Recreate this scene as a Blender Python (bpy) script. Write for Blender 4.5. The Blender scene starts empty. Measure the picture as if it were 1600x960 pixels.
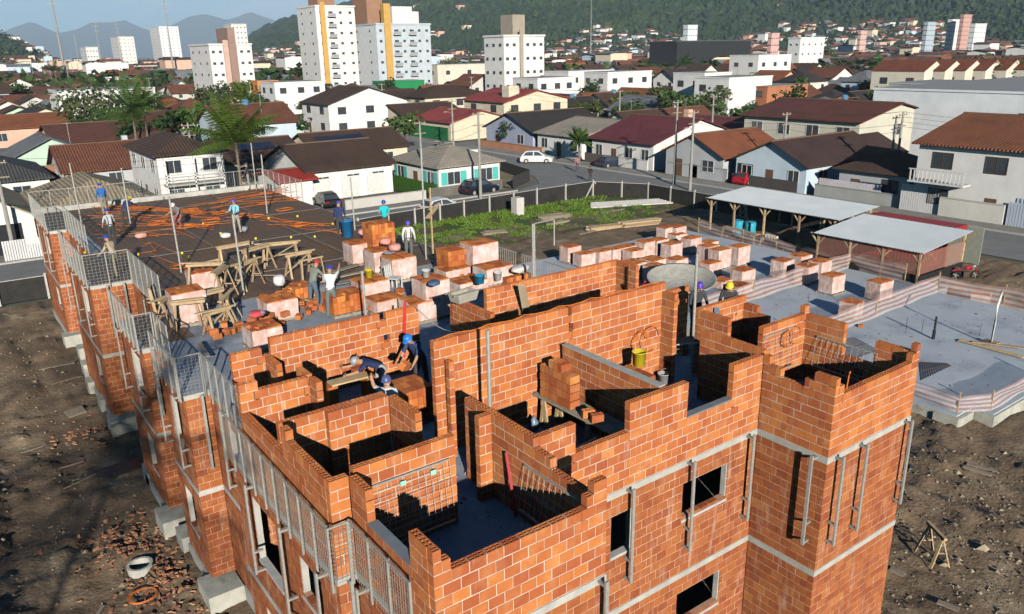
import bpy, bmesh, math, random
import numpy as np
from mathutils import Vector, Matrix
random.seed(7)
SC = bpy.context.scene
COL = SC.collection
PI = math.pi
# ---------------------------------------------------------------- camera
FPX = 1239.5
PITCH, ROLL, YAW = 0.313906, -0.0180326, 0.94272
CAM = np.array([-14.028, -8.139, 14.289])
def cam_axes():
    F = np.array([math.cos(YAW)*math.cos(PITCH), math.sin(YAW)*math.cos(PITCH), -math.sin(PITCH)])
    r = np.array([math.sin(YAW), -math.cos(YAW), 0]); u = np.cross(r, F)
    return r*math.cos(ROLL)+u*math.sin(ROLL), -r*math.sin(ROLL)+u*math.cos(ROLL), F
RX, UP, FW = cam_axes()
cd = bpy.data.cameras.new('camera'); cam = bpy.data.objects.new('camera', cd); COL.objects.link(cam)
cd.sensor_width = 36; cd.lens = 36*FPX/1600; cd.clip_start = 0.1; cd.clip_end = 60000
m = Matrix.Identity(4)
for i in range(3):
    m[i][0], m[i][1], m[i][2], m[i][3] = RX[i], UP[i], -FW[i], CAM[i]
cam.matrix_world = m
SC.camera = cam
# ---------------------------------------------------------------- sky, sun, exposure
SUN_AZ = math.radians(23.5)      # direction the light travels, from +Y towards +X
SUN_EL = math.radians(18.3)
W = bpy.data.worlds.new('World'); SC.world = W; W.use_nodes = True
nt = W.node_tree; bg = nt.nodes['Background']; bg.inputs[1].default_value = 0.05
sky = nt.nodes.new('ShaderNodeTexSky'); sky.sky_type = 'NISHITA'; sky.sun_disc = False
sky.sun_elevation = SUN_EL; sky.sun_rotation = PI + SUN_AZ; sky.air_density = 1.0; sky.dust_density = 0.2; sky.ozone_density = 3.0
sky.altitude = 20
tc = nt.nodes.new('ShaderNodeTexCoord'); cn = nt.nodes.new('ShaderNodeTexNoise'); mp = nt.nodes.new('ShaderNodeMapping'); mp.inputs['Scale'].default_value = (3.0,3.0,11.0)
nt.links.new(tc.outputs['Generated'], mp.inputs['Vector']); nt.links.new(mp.outputs[0], cn.inputs['Vector']); cn.inputs['Scale'].default_value = 2.2; cn.inputs['Detail'].default_value = 7; cn.inputs['Roughness'].default_value = 0.6
cr = nt.nodes.new('ShaderNodeMapRange'); cr.inputs['From Min'].default_value = 0.46; cr.inputs['From Max'].default_value = 0.66; cr.inputs['To Max'].default_value = 0.75; nt.links.new(cn.outputs['Fac'], cr.inputs['Value'])
blue = nt.nodes.new('ShaderNodeMix'); blue.data_type = 'RGBA'; blue.inputs[0].default_value = 0.88; nt.links.new(sky.outputs[0], blue.inputs[6])
sx = nt.nodes.new('ShaderNodeSeparateXYZ'); nt.links.new(tc.outputs['Generated'], sx.inputs[0]); er = nt.nodes.new('ShaderNodeMapRange'); er.interpolation_type = 'SMOOTHSTEP'; er.inputs['From Min'].default_value = -0.05; er.inputs['From Max'].default_value = 0.55; nt.links.new(sx.outputs[2], er.inputs['Value'])
gr_ = nt.nodes.new('ShaderNodeMix'); gr_.data_type = 'RGBA'; gr_.inputs[6].default_value = (5.6,11.6,14.6,1); gr_.inputs[7].default_value = (0.35,0.95,2.3,1); nt.links.new(er.outputs[0], gr_.inputs[0]); nt.links.new(gr_.outputs[2], blue.inputs[7])
cl = nt.nodes.new('ShaderNodeMix'); cl.data_type = 'RGBA'; cl.inputs[7].default_value = (12.0,13.5,14.5,1); ec = nt.nodes.new('ShaderNodeMapRange'); ec.inputs['From Min'].default_value = 0.16; ec.inputs['From Max'].default_value = 0.02; nt.links.new(sx.outputs[2], ec.inputs['Value']); cm = nt.nodes.new('ShaderNodeMath'); cm.operation = 'MULTIPLY'; nt.links.new(cr.outputs[0], cm.inputs[0]); nt.links.new(ec.outputs[0], cm.inputs[1]); nt.links.new(cm.outputs[0], cl.inputs[0]); nt.links.new(blue.outputs[2], cl.inputs[6])
nt.links.new(cl.outputs[2], bg.inputs[0])
sd = bpy.data.lights.new('sun', 'SUN'); sd.energy = 5.0; sd.angle = math.radians(0.53); sd.color = (1.0, 0.93, 0.83)
so = bpy.data.objects.new('sun', sd); COL.objects.link(so)
so.rotation_euler = Vector((math.sin(SUN_AZ)*math.cos(SUN_EL), math.cos(SUN_AZ)*math.cos(SUN_EL), -math.sin(SUN_EL))).to_track_quat('-Z', 'Y').to_euler()
so.location = (-30, -60, 60)
vs = SC.view_settings
vs.view_transform = 'Standard'; vs.look = 'None'; vs.gamma = 1; vs.use_curve_mapping = False; vs.exposure = 0.7
SC.cycles.use_denoising = True
SC.cycles.use_light_tree = False; SC.cycles.adaptive_threshold = 0.02
SC.cycles.max_bounces = 5; SC.cycles.diffuse_bounces = 0; SC.cycles.glossy_bounces = 2; SC.cycles.transmission_bounces = 3
SC.cycles.transparent_max_bounces = 12; SC.cycles.volume_bounces = 0
SC.cycles.caustics_reflective = False; SC.cycles.caustics_refractive = False
# ---------------------------------------------------------------- picture-to-place helper (a point of the photo on a level plane)
def gp(x, y, z=0.0):
    d = RX*((x-800)/FPX) - UP*((y-480)/FPX) + FW
    t = (z-CAM[2])/d[2]; p = CAM+t*d
    return float(p[0]), float(p[1])
def px_of(p):
    d = np.array(p)-CAM; w = d@FW
    return 800+FPX*(d@RX)/w, 480-FPX*(d@UP)/w, w
# ---------------------------------------------------------------- mesh builder
class B:
    def __init__(s): s.v = []; s.f = []; s.t = []; s.m = []
    def add(s, vs, fs, tone=0.5, m=0):
        n = len(s.v); s.v.extend(vs)
        for q in fs: s.f.append(tuple(i+n for i in q)); s.t.append(tone); s.m.append(m)
        return s
    def box(s, x0, y0, z0, x1, y1, z1, tone=0.5, m=0):
        return s.add([(x0,y0,z0),(x1,y0,z0),(x1,y1,z0),(x0,y1,z0),(x0,y0,z1),(x1,y0,z1),(x1,y1,z1),(x0,y1,z1)],
              [(3,2,1,0),(4,5,6,7),(0,1,5,4),(1,2,6,5),(2,3,7,6),(3,0,4,7)], tone, m)
    def ob(s, c, a, b, d, tone=0.5, m=0):
        c = Vector(c); a = Vector(a); b = Vector(b); d = Vector(d)
        return s.add([tuple(c+i*a+j*b+k*d) for k in (-1,1) for i, j in ((-1,-1),(1,-1),(1,1),(-1,1))],
              [(3,2,1,0),(4,5,6,7),(0,1,5,4),(1,2,6,5),(2,3,7,6),(3,0,4,7)], tone, m)
    def bar(s, p, q, w=0.05, h=None, tone=0.5, m=0, up=(0,0,1)):
        p = Vector(p); q = Vector(q); d = q-p; L = d.length
        if L < 1e-6: return s
        d /= L; u = Vector(up)
        if abs(d.dot(u)) > 0.98: u = Vector((1,0,0))
        a = d.cross(u).normalized(); b = a.cross(d)
        return s.ob((p+q)/2, d*L/2, a*w/2, b*(h or w)/2, tone, m)
    def tube(s, p, q, r, r2=None, n=8, tone=0.5, m=0, caps=True):
        p = Vector(p); q = Vector(q); d = (q-p).normalized(); u = Vector((0,0,1)) if abs(d.z) < .95 else Vector((1,0,0))
        a = d.cross(u).normalized(); b = a.cross(d); r2 = r if r2 is None else r2
        vs = [tuple(c+(a*math.cos(2*PI*i/n)+b*math.sin(2*PI*i/n))*rr) for c, rr in ((p,r),(q,r2)) for i in range(n)]
        fs = [(i,(i+1)%n,n+(i+1)%n,n+i) for i in range(n)]
        if caps: fs += [tuple(range(n-1,-1,-1)), tuple(range(n,2*n))]
        return s.add(vs, fs, tone, m)
    def path(s, pts, r, n=5, tone=0.5, m=0):
        pts = [Vector(p) for p in pts]; vs = []; fs = []
        for k, p in enumerate(pts):
            d = (pts[min(k+1,len(pts)-1)]-pts[max(k-1,0)])
            d = d.normalized() if d.length > 1e-9 else Vector((1,0,0))
            u = Vector((0,0,1)) if abs(d.z) < .95 else Vector((1,0,0))
            a = d.cross(u).normalized(); b = a.cross(d)
            rr = r[k] if isinstance(r, (list,tuple)) else r
            vs += [tuple(p+(a*math.cos(2*PI*i/n)+b*math.sin(2*PI*i/n))*rr) for i in range(n)]
        for k in range(len(pts)-1):
            fs += [(k*n+i, k*n+(i+1)%n, (k+1)*n+(i+1)%n, (k+1)*n+i) for i in range(n)]
        fs += [tuple(range(n-1,-1,-1)), tuple((len(pts)-1)*n+i for i in range(n))]
        return s.add(vs, fs, tone, m)
    def lathe(s, prof, c=(0,0,0), n=14, tone=0.5, m=0):
        vs = [(c[0]+r*math.cos(2*PI*i/n), c[1]+r*math.sin(2*PI*i/n), c[2]+z) for r, z in prof for i in range(n)]
        fs = [(k*n+i, k*n+(i+1)%n, (k+1)*n+(i+1)%n, (k+1)*n+i) for k in range(len(prof)-1) for i in range(n)]
        return s.add(vs, fs, tone, m)
    def prism(s, poly, z0, z1, tone=0.5, m=0):
        n = len(poly); vs = [(x,y,z0) for x, y in poly]+[(x,y,z1) for x, y in poly]
        return s.add(vs, [tuple(range(n-1,-1,-1)), tuple(range(n,2*n))]+[(i,(i+1)%n,n+(i+1)%n,n+i) for i in range(n)], tone, m)
    def poly(s, pts, tone=0.5, m=0): return s.add([tuple(p) for p in pts], [tuple(range(len(pts)))], tone, m)
    def slab(s, pts, th, tone=0.5, m=0):
        """a flat polygon in space given thickness th along its normal (downwards)"""
        P = [Vector(p) for p in pts]; nrm = (P[1]-P[0]).cross(P[-1]-P[0]).normalized()
        if nrm.z < 0: nrm = -nrm; P = P[::-1]
        n = len(P); vs = [tuple(p) for p in P]+[tuple(p-nrm*th) for p in P]
        return s.add(vs, [tuple(range(n)), tuple(range(2*n-1,n-1,-1))]+[(i,n+i,n+(i+1)%n,(i+1)%n) for i in range(n)], tone, m)
    def mesh(s, name, mats, smooth=False):
        me = bpy.data.meshes.new(name); me.from_pydata(s.v, [], s.f)
        for q in (mats if isinstance(mats, (list,tuple)) else [mats]): me.materials.append(q)
        if any(s.m): me.polygons.foreach_set('material_index', s.m)
        at = me.attributes.new('tone', 'FLOAT', 'FACE'); at.data.foreach_set('value', s.t)
        if smooth: me.polygons.foreach_set('use_smooth', [True]*len(s.f))
        me.update(); return me
    def build(s, name, mats, parent=None, smooth=False, loc=None, rz=0):
        return inst(name, s.mesh(name, mats, smooth), parent, loc, rz)
def inst(name, me, parent=None, loc=None, rz=0, scale=None):
    o = bpy.data.objects.new(name, me); COL.objects.link(o)
    if parent is not None: o.parent = parent
    if loc is not None: o.location = loc
    if rz: o.rotation_euler = (0,0,rz)
    if scale is not None: o.scale = scale
    return o
def tag(o, label, cat, group=None, kind=None):
    o['label'] = label; o['category'] = cat
    if group: o['group'] = group
    if kind: o['kind'] = kind
    return o
def thing(name, label, cat, loc=(0,0,0), rz=0, group=None, scale=None):
    o = inst(name, None, None, loc, rz, scale); o.empty_display_size = 0.2
    return tag(o, label, cat, group)
def struct(o): o['kind'] = 'structure'; return o
def stuff(o): o['kind'] = 'stuff'; return o
def copy_tree(o, parent=None, loc=None, rz=None, label=None, group=None):
    c = o.copy(); COL.objects.link(c)
    if parent is not None: c.parent = parent
    if loc is not None: c.location = loc
    if rz is not None: c.rotation_euler = (0,0,rz)
    if label: c['label'] = label
    if group: c['group'] = group
    for ch in o.children: copy_tree(ch, c)
    return c
# ---------------------------------------------------------------- materials
MATS = {}
def mat(name, c1, c2=None, rough=0.85, scale=4.0, tone=0.0, orand=0.0, bump=0.0, bscale=30.0, metal=0.0, spec=0.3, c3=None, s3=0.6, t3=(0.55,0.7), alpha=None, detail=4, wave=None, streak=None, trans=0.0, emit=None):
    """noise blend c1-c2, optional blotches c3, value varied by the face's tone (bricks, tiles) or by the object (orand)"""
    if name in MATS: return MATS[name]
    M = bpy.data.materials.new(name); M.use_nodes = True; MATS[name] = M
    t = M.node_tree; N = t.nodes; L = t.links; b = N['Principled BSDF']
    b.inputs['Roughness'].default_value = rough; b.inputs['Metallic'].default_value = metal; b.inputs['Specular IOR Level'].default_value = spec
    geo = N.new('ShaderNodeNewGeometry'); pos = geo.outputs['Position']
    def noise(sc, d=4, rg=0.55):
        n = N.new('ShaderNodeTexNoise'); n.inputs['Scale'].default_value = sc; n.inputs['Detail'].default_value = d; n.inputs['Roughness'].default_value = rg
        L.new(pos, n.inputs['Vector']); return n.outputs['Fac']
    def ramp(src, a, c):
        r = N.new('ShaderNodeMapRange'); r.inputs['From Min'].default_value = a; r.inputs['From Max'].default_value = c; L.new(src, r.inputs['Value']); return r.outputs[0]
    def mix(f, a, c):
        x = N.new('ShaderNodeMix'); x.data_type = 'RGBA'
        if hasattr(f, 'links'): L.new(f, x.inputs[0])
        else: x.inputs[0].default_value = f
        for s_, i in ((a,6),(c,7)):
            if hasattr(s_, 'links'): L.new(s_, x.inputs[i])
            else: x.inputs[i].default_value = (*s_, 1)
        return x.outputs[2]
    col = mix(ramp(noise(scale, detail), 0.3, 0.7), c1, c2 or tuple(v*0.8 for v in c1))
    if c3: col = mix(ramp(noise(s3, 5, 0.65), t3[0], t3[1]), col, c3)
    if streak:                                   # runs of lime or dirt, drawn out downwards: (colour, from, to)
        mp_ = N.new('ShaderNodeMapping'); mp_.inputs['Scale'].default_value = (5.0,5.0,0.7); L.new(pos, mp_.inputs['Vector']); ns = N.new('ShaderNodeTexNoise'); ns.inputs['Scale'].default_value = 1.0; ns.inputs['Detail'].default_value = 6; ns.inputs['Roughness'].default_value = .7
        L.new(mp_.outputs[0], ns.inputs['Vector']); col = mix(ramp(ns.outputs['Fac'], streak[1], streak[2]), col, streak[0])
    if wave:                                     # tile rows or sheet ribs: (axis, pitch in metres, depth)
        wv = N.new('ShaderNodeTexWave'); wv.bands_direction = wave[0]; wv.inputs['Scale'].default_value = 0.314/wave[1]; wv.inputs['Distortion'].default_value = wave[3] if len(wave) > 3 else 0.0
        L.new(pos, wv.inputs['Vector']); wvo = wv.outputs['Fac']
        col = mix(ramp(wvo, 0.0, 0.5), tuple(v*0.55 for v in c1), col)
    if tone or orand:
        if tone: a = N.new('ShaderNodeAttribute'); a.attribute_name = 'tone'; src = a.outputs['Fac']; amt = tone
        else: a = N.new('ShaderNodeObjectInfo'); src = a.outputs['Random']; amt = orand
        r = N.new('ShaderNodeMapRange'); r.inputs['To Min'].default_value = 1-amt; r.inputs['To Max'].default_value = 1+amt; L.new(src, r.inputs['Value'])
        h = N.new('ShaderNodeHueSaturation'); L.new(col, h.inputs['Color']); L.new(r.outputs[0], h.inputs['Value'])
        r2 = N.new('ShaderNodeMapRange'); r2.inputs['To Min'].default_value = 0.5-0.03*amt; r2.inputs['To Max'].default_value = 0.5+0.05*amt; L.new(src, r2.inputs['Value']); L.new(r2.outputs[0], h.inputs['Hue'])
        col = h.outputs[0]
    L.new(col, b.inputs['Base Color'])
    if bump:
        bn = N.new('ShaderNodeBump'); bn.inputs['Strength'].default_value = bump; bn.inputs['Distance'].default_value = 0.05
        L.new(noise(bscale, 5), bn.inputs['Height']); L.new(bn.outputs[0], b.inputs['Normal'])
    if wave:
        bw = N.new('ShaderNodeBump'); bw.inputs['Strength'].default_value = 1.0; bw.inputs['Distance'].default_value = wave[2]
        L.new(wvo, bw.inputs['Height']); L.new(bw.outputs[0], b.inputs['Normal'])
    if alpha is not None: b.inputs['Alpha'].default_value = alpha
    if trans:
        tr = N.new('ShaderNodeBsdfTranslucent'); L.new(col, tr.inputs[0]); ms = N.new('ShaderNodeMixShader'); ms.inputs[0].default_value = trans
        L.new(b.outputs[0], ms.inputs[1]); L.new(tr.outputs[0], ms.inputs[2]); L.new(ms.outputs[0], N['Material Output'].inputs[0])
    return M
# ================================================================ building under construction
F3 = 6.0; F2 = 3.2; F1 = 0.4
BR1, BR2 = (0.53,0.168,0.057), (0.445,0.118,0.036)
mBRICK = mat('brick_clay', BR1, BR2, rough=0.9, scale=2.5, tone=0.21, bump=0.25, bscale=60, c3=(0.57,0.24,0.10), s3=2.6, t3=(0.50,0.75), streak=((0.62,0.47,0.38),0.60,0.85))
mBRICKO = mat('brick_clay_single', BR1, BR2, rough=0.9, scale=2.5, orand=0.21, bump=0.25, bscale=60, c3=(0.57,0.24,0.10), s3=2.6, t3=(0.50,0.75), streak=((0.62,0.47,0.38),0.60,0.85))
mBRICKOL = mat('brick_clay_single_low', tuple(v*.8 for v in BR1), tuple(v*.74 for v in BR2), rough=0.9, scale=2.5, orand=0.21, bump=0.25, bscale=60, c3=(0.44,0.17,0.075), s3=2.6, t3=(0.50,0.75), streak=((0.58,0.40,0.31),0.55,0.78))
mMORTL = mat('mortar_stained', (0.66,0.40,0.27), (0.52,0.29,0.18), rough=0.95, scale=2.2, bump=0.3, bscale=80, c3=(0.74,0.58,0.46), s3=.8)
mMORT = mat('mortar', (0.72,0.58,0.48), (0.62,0.48,0.39), rough=0.95, scale=9, bump=0.3, bscale=80)
mCONC = mat('concrete_band', (0.50,0.49,0.44), (0.38,0.37,0.34), rough=0.9, scale=3, bump=0.25, bscale=40, c3=(0.60,0.57,0.52), s3=1.2)
mSLAB = mat('slab_concrete', (0.36,0.40,0.45), (0.25,0.29,0.34), rough=0.75, scale=1.6, bump=0.15, bscale=25, c3=(0.50,0.51,0.51), s3=0.7, detail=9)
mGALV = mat('galvanised_steel', (0.46,0.45,0.41), (0.33,0.32,0.29), rough=0.6, scale=14, metal=0.3, spec=0.4)
mDARK = mat('opening_shade', (0.03,0.03,0.035), rough=0.95)  # near-black colour painted for the shade inside openings
mFND = mat('foundation_concrete', (0.52,0.51,0.44), (0.36,0.36,0.31), rough=0.95, scale=2.5, bump=0.4, bscale=18, c3=(0.24,0.20,0.15), s3=1.1)
bld = thing('brick_building', 'unfinished orange hollow-block apartment building with open rooms on its top floor', 'building', (0,0,0))
BRICKS = []          # (axis, face, a, L, z, ch, exposed, wall index, tone)
WALLS = []
TH = 0.14
def cut(ivs, c0, c1):
    out = []
    for a, b in ivs:
        if c1 <= a or c0 >= b: out.append((a,b)); continue
        if c0 > a: out.append((a,c0))
        if c1 < b: out.append((c1,b))
    return out
def merge(ivs):
    ivs = sorted(ivs); out = []
    for a, b in ivs:
        if out and a <= out[-1][1]+1e-4: out[-1] = (out[-1][0], max(b,out[-1][1]))
        else: out.append((a,b))
    return out
def wall(axis, face, segs, holes=(), ch=0.2, zb=F3, back=False, vis=True, ex=True):
    """axis 'x': runs along X, seen face at y=face; axis 'y': runs along Y, seen face at x=face. segs (a0,a1,z0,z1)"""
    w = B(); wi = len(WALLS)
    top = max(s_[3] for s_ in segs); n = int(round((top-zb)/ch)); rows = []
    for i in range(n):
        zc = zb+(i+.5)*ch
        iv = merge([(a,b) for a, b, z0, z1 in segs if z0-1e-3 < zc < z1+1e-3])
        for h in holes:
            if h[2] < zc < h[3]: iv = cut(iv, h[0], h[1])
        rows.append(iv)
    def core(a0, a1, z0, z1):
        if axis == 'x': w.box(a0, face+.005, z0, a1, face+TH-.005, z1)
        else: w.box(face+.005, a0, z0, face+TH-.005, a1, z1)
    for i, iv in enumerate(rows):
        z = zb+i*ch; up = rows[i+1] if i+1 < n else []
        for a0, a1 in iv:
            p = a0; k = 0; off = 0.15 if i % 2 else 0.0
            while p < a1-0.02:
                L = 0.30 if k else (0.30-off if off else 0.30)
                if a1-(p+L) < 0.07: L = a1-p
                L = min(L, a1-p); c = p+L/2
                e = ex and not any(u0 < c < u1 for u0, u1 in up)
                BRICKS.append((axis, face, p, L, z, ch, e, wi, random.random(), vis))
                if e: core(p-.006 if k else p+.012, p+.008 if k else p+.02, z, z+ch-.006); core(p+.012, p+L-.012, z, z+.016)
                p += L; k += 1
            # the solid core under everything that is covered
            for c0, c1 in ([(a0,a1)] if not ex else merge([(max(a0,u0),min(a1,u1)) for u0, u1 in up if min(a1,u1)-max(a0,u0) > .01])):
                core(c0+(.012 if abs(c0-a0) < 1e-4 else 0), c1-(.012 if abs(c1-a1) < 1e-4 else 0), z, z+ch)
    o = w.build('wall', mMORT if zb >= F3 else mMORTL, bld); WALLS.append(o); return o
T9, T8, T7, T5, T13 = F3+1.8, F3+1.6, F3+1.4, F3+1.0, F3+2.6
# --- top floor
wall('x', 0.0, [(-9.54,-9.39,F3,T9),(-9.39,-9.24,F3,T8),(-9.24,-6.74,F3,T7),(-6.74,-6.6,F3,T8),(-6.6,-6.3,F3,T9)])                 # front, near room
wall('y', -9.54, [(0.142,0.66,F3,T9),(0.66,2.0,F3,F3+1.2),(2.0,2.6,F3,T9)])
wall('x', 2.6, [(-9.9,-9.54,F3,T9)])
wall('y', -9.9, [(2.742,4.35,F3,T9),(4.35,4.62,F3,F3+2.0),(4.62,6.9,F3,T7)])
wall('x', 2.75, [(-9.4,-7.42,F3,T9)])
wall('y', -6.42, [(0.142,0.35,F3,T8),(0.35,1.3,F3,T7),(1.3,1.77,F3,T8),(1.77,4.0,F3,T9)])
wall('x', 3.05, [(-6.72,-6.425,F3,T9)])
wall('x', 1.77, [(-6.28,-5.44,F3,T9),(-5.44,-4.08,F3,T5+.2),(-4.08,-2.42,F3,T9),(-2.42,-1.01,F3,T5),(-1.01,0.0,F3,T9)])            # front, set back
wall('x', 5.15, [(-9.76,-7.55,F3,T9)])
wall('x', 5.0, [(-8.85,-7.55,F3,T9)])
wall('y', -7.55, [(3.95,5.0,F3,T9)])
wall('x', 6.9, [(-9.9,-9.75,F3,T9+.2),(-9.75,-9.5,F3,T9+.2),(-9.5,-8.45,F3,T9),(-8.45,-8.3,F3,F3+1.6)])
wall('y', -8.44, [(6.5,6.9,F3,T9),(7.04,7.6,F3,T9)])
wall('x', 9.75, [(-9.2,-8.45,F3,T9-.2),(-8.45,-8.25,F3,T9-.4),(-8.25,-4.5,F3,T9),(-4.5,-4.15,F3,T9)], holes=[(-5.22,-5.06,F3+1.0,F3+1.2),(-5.3,-5.14,F3+1.6,F3+1.8)])
wall('y', -8.4, [(9.0,9.75,F3,F3+1.4)])
wall('x', 5.18, [(-6.38,0.5,F3,T13)], holes=[(-2.75,-2.66,F3+2.4,F3+2.6),(-2.72,-2.6,F3+2.0,F3+2.2)])                          # long tall wall
wall('x', 4.9, [(-6.2,-6.06,F3,T13-.4)])
wall('y', 0.36, [(4.75,5.18,F3,T13-.2)])
wall('y', -3.08, [(1.912,5.0,F3,T9)])
wall('x', 9.8, [(-3.05,-2.9,F3,T9),(-1.9,3.3,F3,T9)], holes=[(-2.0,-1.55,F3,F3+.5)])
wall('y', -3.08, [(7.9,9.8,F3,T9)])
wall('y', 3.16, [(8.9,9.8,F3,T9)])
wall('y', 0.2, [(1.912,2.35,F3,T9),(2.35,3.75,F3,T9)])
wall('y', 1.3, [(3.8,4.8,F3,T9)])
wall('x', 4.8, [(1.3,3.3,F3,T9)])
wall('y', 3.19, [(4.35,4.8,F3,T9-.2),(4.0,4.35,F3,T9-.4),(2.87,4.0,F3,T9-.8)])
wall('x', 2.87, [(1.45,3.1,F3,T9),(3.1,3.33,F3,T9+.2)])
wall('y', 3.19, [(1.8,2.87,F3,T9),(1.0,1.8,F3,T5),(0.142,1.0,F3,T8)])
wall('x', 6.85, [(1.6,3.3,F3,T8)], holes=[(1.6,2.1,F3,F3+1.2)])
wall('x', 0.0, [(0.0,0.16,F3,T9),(0.16,0.34,F3,T8),(0.34,3.0,F3,T7),(3.0,3.16,F3,T8),(3.16,3.33,F3,T9)])                          # front of the right wing
wall('y', 0.0, [(0.142,0.5,F3,T9),(0.5,0.72,F3,T8),(0.72,1.3,F3,T7),(1.3,1.6,F3,T8),(1.6,1.77,F3,T9)])
# --- the two finished storeys
FACE = [(0,2.6,-9.54),(2.6,8.0,-9.9),(8.0,11.9,-9.25),(11.9,14.3,-9.9),(14.3,16.2,-9.45),(16.2,19.6,-9.95),(19.6,24.7,-8.45),(24.7,30.5,-9.95),(30.5,37.1,-8.9),(37.1,43.0,-9.75)]
XR = 3.33; YB = 43.0
WIN = []                    # (axis, face, a0, a1, z0, z1) openings for sills and jambs
for zb, s in ((F2,2),(F1,1)):
    ch = 2.66/13; top = zb+2.66
    def low(axis, face, a0, a1, holes=(), vis=True):
        wall(axis, face, [(a0,a1,zb,top)], holes, ch, zb, vis=vis, ex=False)
        for h in holes: WIN.append((axis, face, *h))
    low('x', 0.0, -9.54, -6.3)
    low('y', -6.44, 0.142, 1.77, vis=False)
    wz0, wz1 = zb+1.35, zb+2.30
    low('x', 1.77, -6.3, 0.0, [(-2.42,-0.98,wz0,wz1),(-4.49,-3.93,wz0-.05,wz1)])
    low('y', 0.0, 0.142, 1.77)
    low('x', 0.0, 0.0, XR)
    low('y', XR-TH, 0.142, YB-.01, vis=False)
    low('x', YB-TH, -9.6, XR-TH-.002, vis=False)
    prev = None
    for k, (y0, y1, fx) in enumerate(FACE):
        hs = []
        if k == 1: hs = [(3.4,4.4,wz0,wz1),(5.6,7.0,zb+.7,wz1)]
        elif k == 2: hs = [(9.2,10.6,zb+.9,wz1)]
        elif k in (3,5): hs = [(y0+.8,y0+1.7,zb+1.0,wz1)]
        elif k == 4: hs = [(14.9,15.7,zb+.9,wz1)]
        elif k in (6,7,8,9): hs = [(y0+1.2,y0+2.2,zb+1.2,wz1)]
        nxt = FACE[k+1][2] if k+1 < len(FACE) else None
        low('y', fx, y0+(.142 if (prev is None or fx < prev) else 0.0), y1, hs)
        if prev is not None and fx < prev: low('x', y0, fx, prev)
        elif prev is not None and fx > prev: low('x', y0-TH-.002, prev+TH+.002, fx+TH, vis=False)
        prev = fx
# --- bricks: the ones that show largest as objects, the rest as one mass
def score(b):
    axis, face, a, L, z, ch, e, wi, tn, vis = b
    c = np.array([a+L/2, face, z+ch/2]) if axis == 'x' else np.array([face, a+L/2, z+ch/2])
    x, y, d = px_of(c)
    if not vis or not (0 < x < 1600 and 0 < y < 955) or L < 0.13: return 0
    nrm = (CAM[1]-face if axis == 'x' else CAM[0]-face); cs = -nrm/np.linalg.norm(c-CAM)
    if wi in (4,6,21): return 0
    if L not in (0.30, 0.15): return 0
    return L*ch*cs/d**2
def brick_shape(L, ch, e, jit=0.0):
    """origin at the lower front corner, length along x, depth along +y"""
    b = B(); x0, x1, z0, z1 = .008, L-.008, .018, ch; y0, y1 = -jit, TH+jit
    if not e: b.box(x0, y0, z0, x1, y1, z1); return b
    b.add([(x0,y0,z0),(x1,y0,z0),(x1,y1,z0),(x0,y1,z0),(x0,y0,z1),(x1,y0,z1),(x1,y1,z1),(x0,y1,z1)], [(0,1,5,4),(1,2,6,5),(2,3,7,6),(3,0,4,7)])
    nx = 3 if L > .25 else (2 if L > .18 else 1); ny = 2
    gx = [x0]; wx = (x1-x0-.018*(nx+1))/nx
    for i in range(nx): gx += [gx[-1]+.018, gx[-1]+.018+wx]
    gx.append(x1); gy = [y0]; wy = (y1-y0-.02*(ny+1))/ny
    for i in range(ny): gy += [gy[-1]+.02, gy[-1]+.02+wy]
    gy.append(y1)
    for i in range(len(gx)-1):
        for j in range(len(gy)-1):
            p = [(gx[i],gy[j]),(gx[i+1],gy[j]),(gx[i+1],gy[j+1]),(gx[i],gy[j+1])]
            if i % 2 and j % 2:
                zz = z1-.12
                b.add([(*q,z1) for q in p]+[(*q,zz) for q in p], [(4,5,6,7),(0,4,5,1)[::-1],(1,5,6,2)[::-1],(2,6,7,3)[::-1],(3,7,4,0)[::-1]])
            else: b.add([(*q,z1) for q in p], [(0,1,2,3)])
    return b
SH = {}
def shape(L, ch, e):
    k = (round(L,3), round(ch,4), e)
    if k not in SH: SH[k] = brick_shape(L, ch, e)
    return SH[k]
order = sorted(range(len(BRICKS)), key=lambda i: -score(BRICKS[i]))
single = set(i for i in order[:300] if score(BRICKS[i]) > 0)
mass = B(); SM = {}
rb = random.Random(3)
for i, (axis, face, a, L, z, ch, e, wi, tn, vis) in enumerate(BRICKS):
    s_ = shape(L, ch, e); jit = rb.uniform(-.0035, .0035); z += rb.uniform(-.003,.003); a += rb.uniform(-.003,.003)
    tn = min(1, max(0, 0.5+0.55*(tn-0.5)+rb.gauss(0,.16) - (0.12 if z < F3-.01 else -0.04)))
    if i in single:
        k = (round(L,3), round(ch,4), e)
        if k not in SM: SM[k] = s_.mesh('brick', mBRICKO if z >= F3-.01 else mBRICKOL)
        if axis == 'x': inst('brick', SM[k], WALLS[wi], (a, face+jit, z))
        else: inst('brick', SM[k], WALLS[wi], (face+jit, a+L, z), -PI/2)
    else:
        if axis == 'x': vv = [(a+x, face+jit+y, z+q) for x, y, q in s_.v]
        else: vv = [(face+jit+y, a+L-x, z+q) for x, y, q in s_.v]
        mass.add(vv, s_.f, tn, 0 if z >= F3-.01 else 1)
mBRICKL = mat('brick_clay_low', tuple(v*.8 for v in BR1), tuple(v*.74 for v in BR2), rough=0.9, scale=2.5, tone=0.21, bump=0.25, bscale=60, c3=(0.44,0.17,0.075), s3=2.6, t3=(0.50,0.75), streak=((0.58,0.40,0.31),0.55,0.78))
stuff(mass.build('brick_courses', [mBRICK,mBRICKL], bld))
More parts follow.
